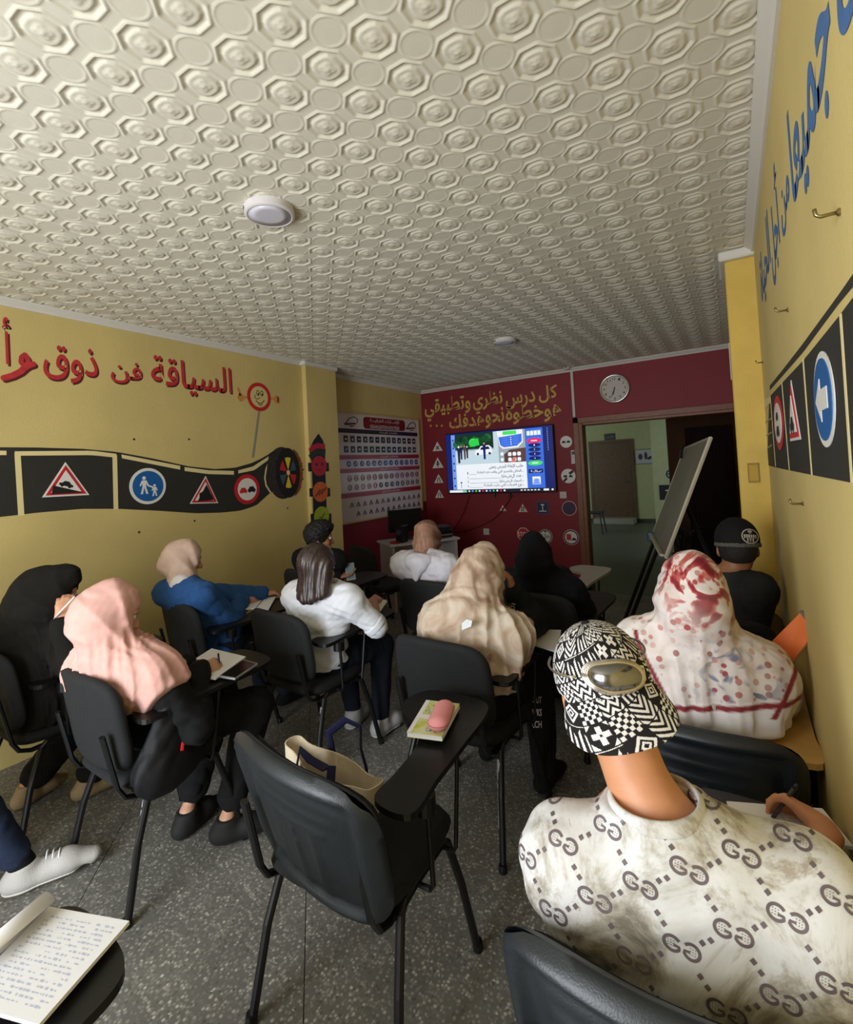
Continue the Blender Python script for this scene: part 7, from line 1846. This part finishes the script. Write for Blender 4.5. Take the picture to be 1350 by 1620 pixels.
bg2 = at_root('navy_knee_standin', (-1.16, .16, .478), 'dark navy bag shape made up for a knee on the chair under the large written notebook', 'bag'); F = Field(V3(-.25, -.2, -.02), V3(.25, .3, .24), .008); F.cap((-.08, .0, .06), (.10, .06, .07), .085, .08, .06); F.cap((-.02, .02, .08), (.08, .10, .10), .07, .06, .05); F.cut(V3(0, 0, .0), (0, 0, -1)); cloth('pouch', F, fabric('navy_canvas', (30, 38, 56), .9, .1), bg2, 9, .004)  # bag shape made up in place of a sitter's navy knee
MB().tube([(-.05, .05, .14), (-.02, .05, .19), (.04, .07, .19), (.07, .08, .15)], .008, 6, flat=.5).build('strap', M_navy_s, bg2, smooth=True)
# black shoe by the rear leg of the empty chair
sh = at_root('black_shoe', (-1.235, .80, 0), 'black shoe tip on the floor at the bottom picture edge', 'shoe'); F = Field(V3(-.08, -.22, -.01), V3(.08, .14, .14), .006)
F.cap((0, -.12, .045), (0, .03, .042), .038, .042, .03); F.cap((0, .0, .04), (0.005, .085, .036), .042, .032, .02, V3(0, 0, 1), .8); F.cap((0, -.12, .06), (0, -.12, .09), .036, .034, .02); F.cut(V3(0, 0, .002), (0, 0, -1)); F.cut(V3(0, 0, .10), (0, 0, 1)); link('upper', F.mesh('upper'), mat('black_leather', (18, 18, 19), .5), sh)
MB().prism(circle(0, -.02, .048, 24, .125), .0, .014).build('sole', mat('black_rubber', (14, 14, 14), .7), sh)
# person at the left picture edge: jeans and white trainers
CH['P'] = chair(-2.66, .22, 4, 'black chair at the left picture edge under the person in jeans', arm=False)
J = dict(seat=(-2.66, .22), head=V3(-2.66, .20, 1.16), yaw=-20, pitch=-8, shL=V3(-2.84, .15, .96), shR=V3(-2.49, .17, .96), anR=V3(-2.49, .79, .105), knR=V3(-2.54, .62, .50), anL=V3(-2.80, .62, .10), knL=V3(-2.79, .60, .5))
J['toeR'] = V3(-2.385, .99, .052); J['toeL'] = J['anL'] + V3(.02, .17, -.05)
root, J = person('person in blue jeans and white trainers at the left picture edge', J, None)
body_mesh(root, J, (176, 122, 96), .009); std_top(root, J, M_char, 151, .018, name='top'); std_trousers(root, J, fabric('blue_denim', (38, 48, 72), .9, .12, bump=.3, bscale=380), 152, .010, .86)
F = Field(J['head'] - .2, J['head'] + .2, .008); Rh = head_frame(J); F.ell(J['head'] + Rh @ V3(0, -.02, .03), V3(.09, .105, .105), Rh, .02); F.ell(J['head'] + Rh @ V3(0, .13, -.05), V3(.10, .095, .11), Rh, .02, sub=True); F.cut(J['head'] + Rh @ V3(0, 0, -.07), Rh @ V3(0, .35, -1)); F.disp(cloth_noise(6, .005, 120)); link('hair', F.mesh('hair'), MATS['black_curly_hair'], root)
std_shoes(root, J, mat('white_knit_trainer', (186, 182, 178), .75, bump=.3, bscale=260), e=.010, name='trainer', msole=mat('off_white_sole', (214, 210, 202), .6), h=.005)
a_ = J['anR']; F = Field(a_ - .1, a_ + .12, .005); F.cap(a_ + V3(0, 0, .0), a_ + (J['knR'] - a_) * .10, .043, .043, .01); F.cut(a_ + V3(0, 0, -.02), (0, 0, -1)); F.cut(a_ + (J['knR'] - a_) * .11, nrm(J['knR'] - a_)); link('sock', F.mesh('sock'), M_blackc, root)

tr_ = [o for o in root.children if o.name.startswith('trainer')][1]; dt = nrm((J['toeR'] - J['anR']) * V3(1, 1, 0)); lt = np.cross(dt, V3(0, 0, 1))
for k in range(5):
    f_ = .34 + .09 * k; q = J['anR'] + (J['toeR'] - J['anR']) * f_ + V3(0, 0, -.006); r_ = .0475 - .010 * f_
    MB().tube([tuple(q + lt * r_ * math.sin(a) + V3(0, 0, r_ * math.cos(a))) for a in np.linspace(-.75, .75, 7)], .0030, 6).build('lace', M_paper, tr_, smooth=True)

# ---- desk in the far corner with computer gear
dk0 = Wz(618, 863, .76); dk1 = Wz(728, 850, .76); d_ = nrm(dk1 - dk0); n_ = V3(-d_[1], d_[0], 0); Ld = np.linalg.norm(dk1 - dk0)
dsk = at_root('desk', (dk0[0], dk0[1], 0), 'white desk in the far corner carrying computer gear', 'desk'); df = Frame((0, 0, 0), Vector(d_), Vector(n_), Vector((0, 0, 1)))
M_desk = mat('white_melamine', (190, 184, 182), .45)
MB().box(0, Ld, 0, .50, .735, .76, df, bev=.003).build('top', M_desk, dsk); MB().box(.03, .055, .02, .48, 0, .735, df).build('side_panel', M_desk, dsk); MB().box(Ld - .055, Ld - .03, .02, .48, 0, .735, df).build('side_panel', M_desk, dsk); MB().box(.055, Ld - .055, .36, .378, .25, .735, df).build('modesty_panel', M_desk, dsk)
def on_desk(u, v): p = dk0 + d_ * u + n_ * v; return (p[0], p[1], .76)
mo = at_root('computer_monitor', on_desk(.33, .36), 'black computer monitor on the white desk', 'monitor'); mo.rotation_euler = (0, 0, math.atan2(d_[1], d_[0]))
MB().box(-.22, .22, -.02, .02, .09, .36, bev=.008).build('screen_housing', M_tvb, mo); MB().box(-.03, .03, -.015, .03, .01, .12).build('neck', M_tvb, mo); MB().box(-.11, .11, -.08, .08, 0, .012, bev=.004).build('foot', M_tvb, mo); MB().box(-.205, .205, .0195, .022, .105, .345).build('display', mat('dark_display', (20, 24, 32), .1), mo)
tw_ = at_root('speaker', on_desk(.19, .13), 'black desktop speaker on the left of the white desk', 'speaker'); MB().box(-.05, .05, -.06, .06, 0, .20, bev=.008).build('cabinet', M_tvb, tw_); MB().lathe([(.034, 0), (.030, .006), (.010, .002), (.0005, .004)], Frame((0, -.06, .12), (1, 0, 0), (0, 0, 1), (0, -1, 0)), 18).build('cone', mat('dark_grey_cone', (46, 46, 50), .6), tw_)
pr_ = at_root('printer', on_desk(Ld - .19, .24), 'black printer on the right end of the white desk', 'printer'); pr_.rotation_euler = (0, 0, math.atan2(d_[1], d_[0]))
MB().box(-.16, .16, -.13, .13, 0, .10, bev=.015).build('base', M_tvb, pr_); MB().box(-.15, .15, -.11, .12, .10, .135, bev=.012).build('lid', mat('dark_grey_plastic', (44, 42, 48), .5), pr_); fr_ = Frame((0, -.13, .02), (1, 0, 0), (0, -.95, .3), (0, .3, .95)); MB().box(-.11, .11, 0, .09, 0, .005, fr_).build('paper_tray', M_plast2, pr_)
rb = at_root('red_box', on_desk(.09, .10), 'small red box at the left end of the white desk', 'box'); MB().box(-.05, .05, -.035, .035, 0, .022, bev=.004).build('box', mat('red_card', (148, 34, 34), .6), rb); MB().box(-.051, .051, -.004, .004, -.0, .0235).build('band', M_bn_maroon, rb)

# ---- flip chart board on its easel
nT, nB, fB, fT = V3(-.122, 3.75, 1.704), V3(-.436, 3.75, .905), V3(-.672, 4.98, .880), V3(-.362, 4.98, 1.660)
ez = at_root('flip_chart_easel', (-.45, 4.3, 0), 'grey flip chart board on a black tripod easel beside the opening', 'easel'); oz_ = V3(-.45, 4.3, 0)
Pb = [p - oz_ for p in (nB, fB, fT, nT)]; nq = nrm(np.cross(Pb[1] - Pb[0], Pb[3] - Pb[0])); nq = nq if nq[0] > 0 else -nq
slabq(Pb, 0, .018, mat('grey_whiteboard', (122, 114, 102), .35, var=.12, vscale=5), 'board', ez)
M_alus = mat('pale_aluminium_edge', (206, 198, 176), .35, metal=.3)
for a, b in ((0, 1), (1, 2), (2, 3), (3, 0)): MB().tube([tuple(Pb[a] + nq * .009), tuple(Pb[b] + nq * .009)], .014, 6).build('frame_edge', M_alus, ez)
ln_ = nrm(Pb[0] - Pb[3])
for k, (f, ex_) in enumerate(((.96, 1.06), (.62, 1.06))):
    s0 = Pb[0] * (1 - f) + Pb[1] * f + nq * .03; s0 = s0 - ln_ * .5; t_end = s0 + ln_ * ((s0[2]) / -ln_[2]); MB().tube([tuple(s0), tuple(t_end + V3(0, 0, .01))], .016, 8).build('leg', M_frame_b, ez)
s0 = (Pb[0] + Pb[1]) / 2 - ln_ * .45 + nq * .03; MB().tube([tuple(s0), (s0[0] + .42, s0[1] + .05, .012)], .016, 8).build('leg', M_frame_b, ez)
pcl = Pb[1] + ln_ * .02; MB().box(-.035, .035, -.035, .035, -.05, .04, Frame(Vector(pcl), (1, 0, 0), (0, 1, 0), (0, 0, 1)), bev=.01).build('clamp', mat('blue_plastic_clamp', (44, 92, 132), .45), ez)
mb = MB(); tpc = Pb[2] * .9 + Pb[3] * .1; mb.tube([tuple(tpc + V3(-.02, 0, .02)), tuple(tpc + V3(-.035, -.02, -.02)), tuple(tpc + ln_ * .10 - nq * .012)], .014, 8); mb.build('top_clip', mat('dark_clip', (34, 34, 36), .4, metal=.5), ez)
tray = (Pb[0] * .5 + Pb[1] * .5); MB().tube([tuple(Pb[0] - nq * .02), tuple(Pb[1] - nq * .02)], .018, 6, flat=.5).build('pen_tray', M_alus, ez)

# ---- corridor plant and stool
pc_ = W(1078, 862, 7.6); po = at_root('potted_plant', (pc_[0], 7.6, 0), 'dark leafy plant in a pot beyond the opening', 'plant')
MB().lathe([(.09, 0), (.13, .22), (.135, .24), (.115, .24), (.10, .20)], n=20).build('pot', mat('brown_clay', (96, 66, 48), .7), po, smooth=True, auto=40)
rg = random.Random(5)
for k in range(14):
    A = rg.uniform(0, 6.28); ln = rg.uniform(.28, .42); P_ = [(0.02 * math.cos(A), .02 * math.sin(A), .22), (ln * .3 * math.cos(A), ln * .3 * math.sin(A), .22 + ln * .8), (ln * .62 * math.cos(A), ln * .62 * math.sin(A), .22 + ln * 1.0), (ln * .95 * math.cos(A), ln * .95 * math.sin(A), .22 + ln * .85)]
    MB().tube(P_, [.006, .018, .016, .002], 6, flat=.2).build('leaf', mat('dark_green_leaf', (30, 48, 28), .5), po, smooth=True)
sp_ = W(944, 850, 11.0); so_ = at_root('corridor_stool', (sp_[0], 11.0, 0), 'dark blue stool at the left side of the corridor', 'stool')
M_st = mat('dark_blue_metal', (34, 46, 66), .5); MB().box(-.17, .17, -.17, .17, .43, .47, bev=.015).build('seat', M_st, so_)
for sx in (-1, 1):
    for sy in (-1, 1): MB().tube([(sx * .13, sy * .13, .44), (sx * .18, sy * .18, 0)], .014, 8).build('leg', M_st, so_)

# ---- white prints on the beige veil wearer's dark clothes
def decal_px(obj, px, py, polys, m, name, w=.0015):
    dg = bpy.context.evaluated_depsgraph_get(); me = obj.data; bvh = BVHTree.FromPolygons([v.co.copy() for v in me.vertices], [tuple(p.vertices) for p in me.polygons])
    org = Vector((0, 0, CAM_H)) - Vector(obj.parent.location); D = ray(px, py).normalized(); hit = bvh.ray_cast(org, D, 20)
    if hit[0] is None: return None
    U_ = (CM @ Vector((1, 0, 0))); V_ = (CM @ Vector((0, 1, 0))); mb = MB(); decal(mb, bvh, polys, hit[0] - D * .15, U_, V_, D, w, .4)
    return mb.build(name, m, obj) if mb.v else None
bj = {o.name.split('.')[0]: o for o in PEOPLE['beige'][0].children}
def text_polys(t, w, h):
    V_, F_ = text_2d(t, .015); xs = [p[0] for p in V_]; ys = [p[1] for p in V_]; x0, x1, y0, y1 = min(xs), max(xs), min(ys), max(ys)
    return [([((x - x0) / (x1 - x0) * w - w / 2, (y - y0) / (y1 - y0) * h - h / 2) for x, y in V_], F_)]
bpy.context.view_layer.update()
for t, py in (('OUT', 1107), ('WKS', 1127), ('LCH', 1146)): 
    r_ = decal_px(bj['trousers'], 850, py, text_polys(t, .045, .034), M_pw, 'printed_letters') or decal_px(bj['jacket'], 850, py, text_polys(t, .045, .034), M_pw, 'printed_letters')
em_ = [strip(arc(0, 0, .012, 0, 6.28, 12)[:-1], .004, closed=True), strip([(-.016, .018), (.0, .024), (.016, .018)], .005), strip([(-.016, -.020), (.016, -.020)], .005), strip([(-.014, .008), (.014, -.008)], .004)]
decal_px(bj['jacket'], 811, 962, em_, M_pw, 'sleeve_emblem')
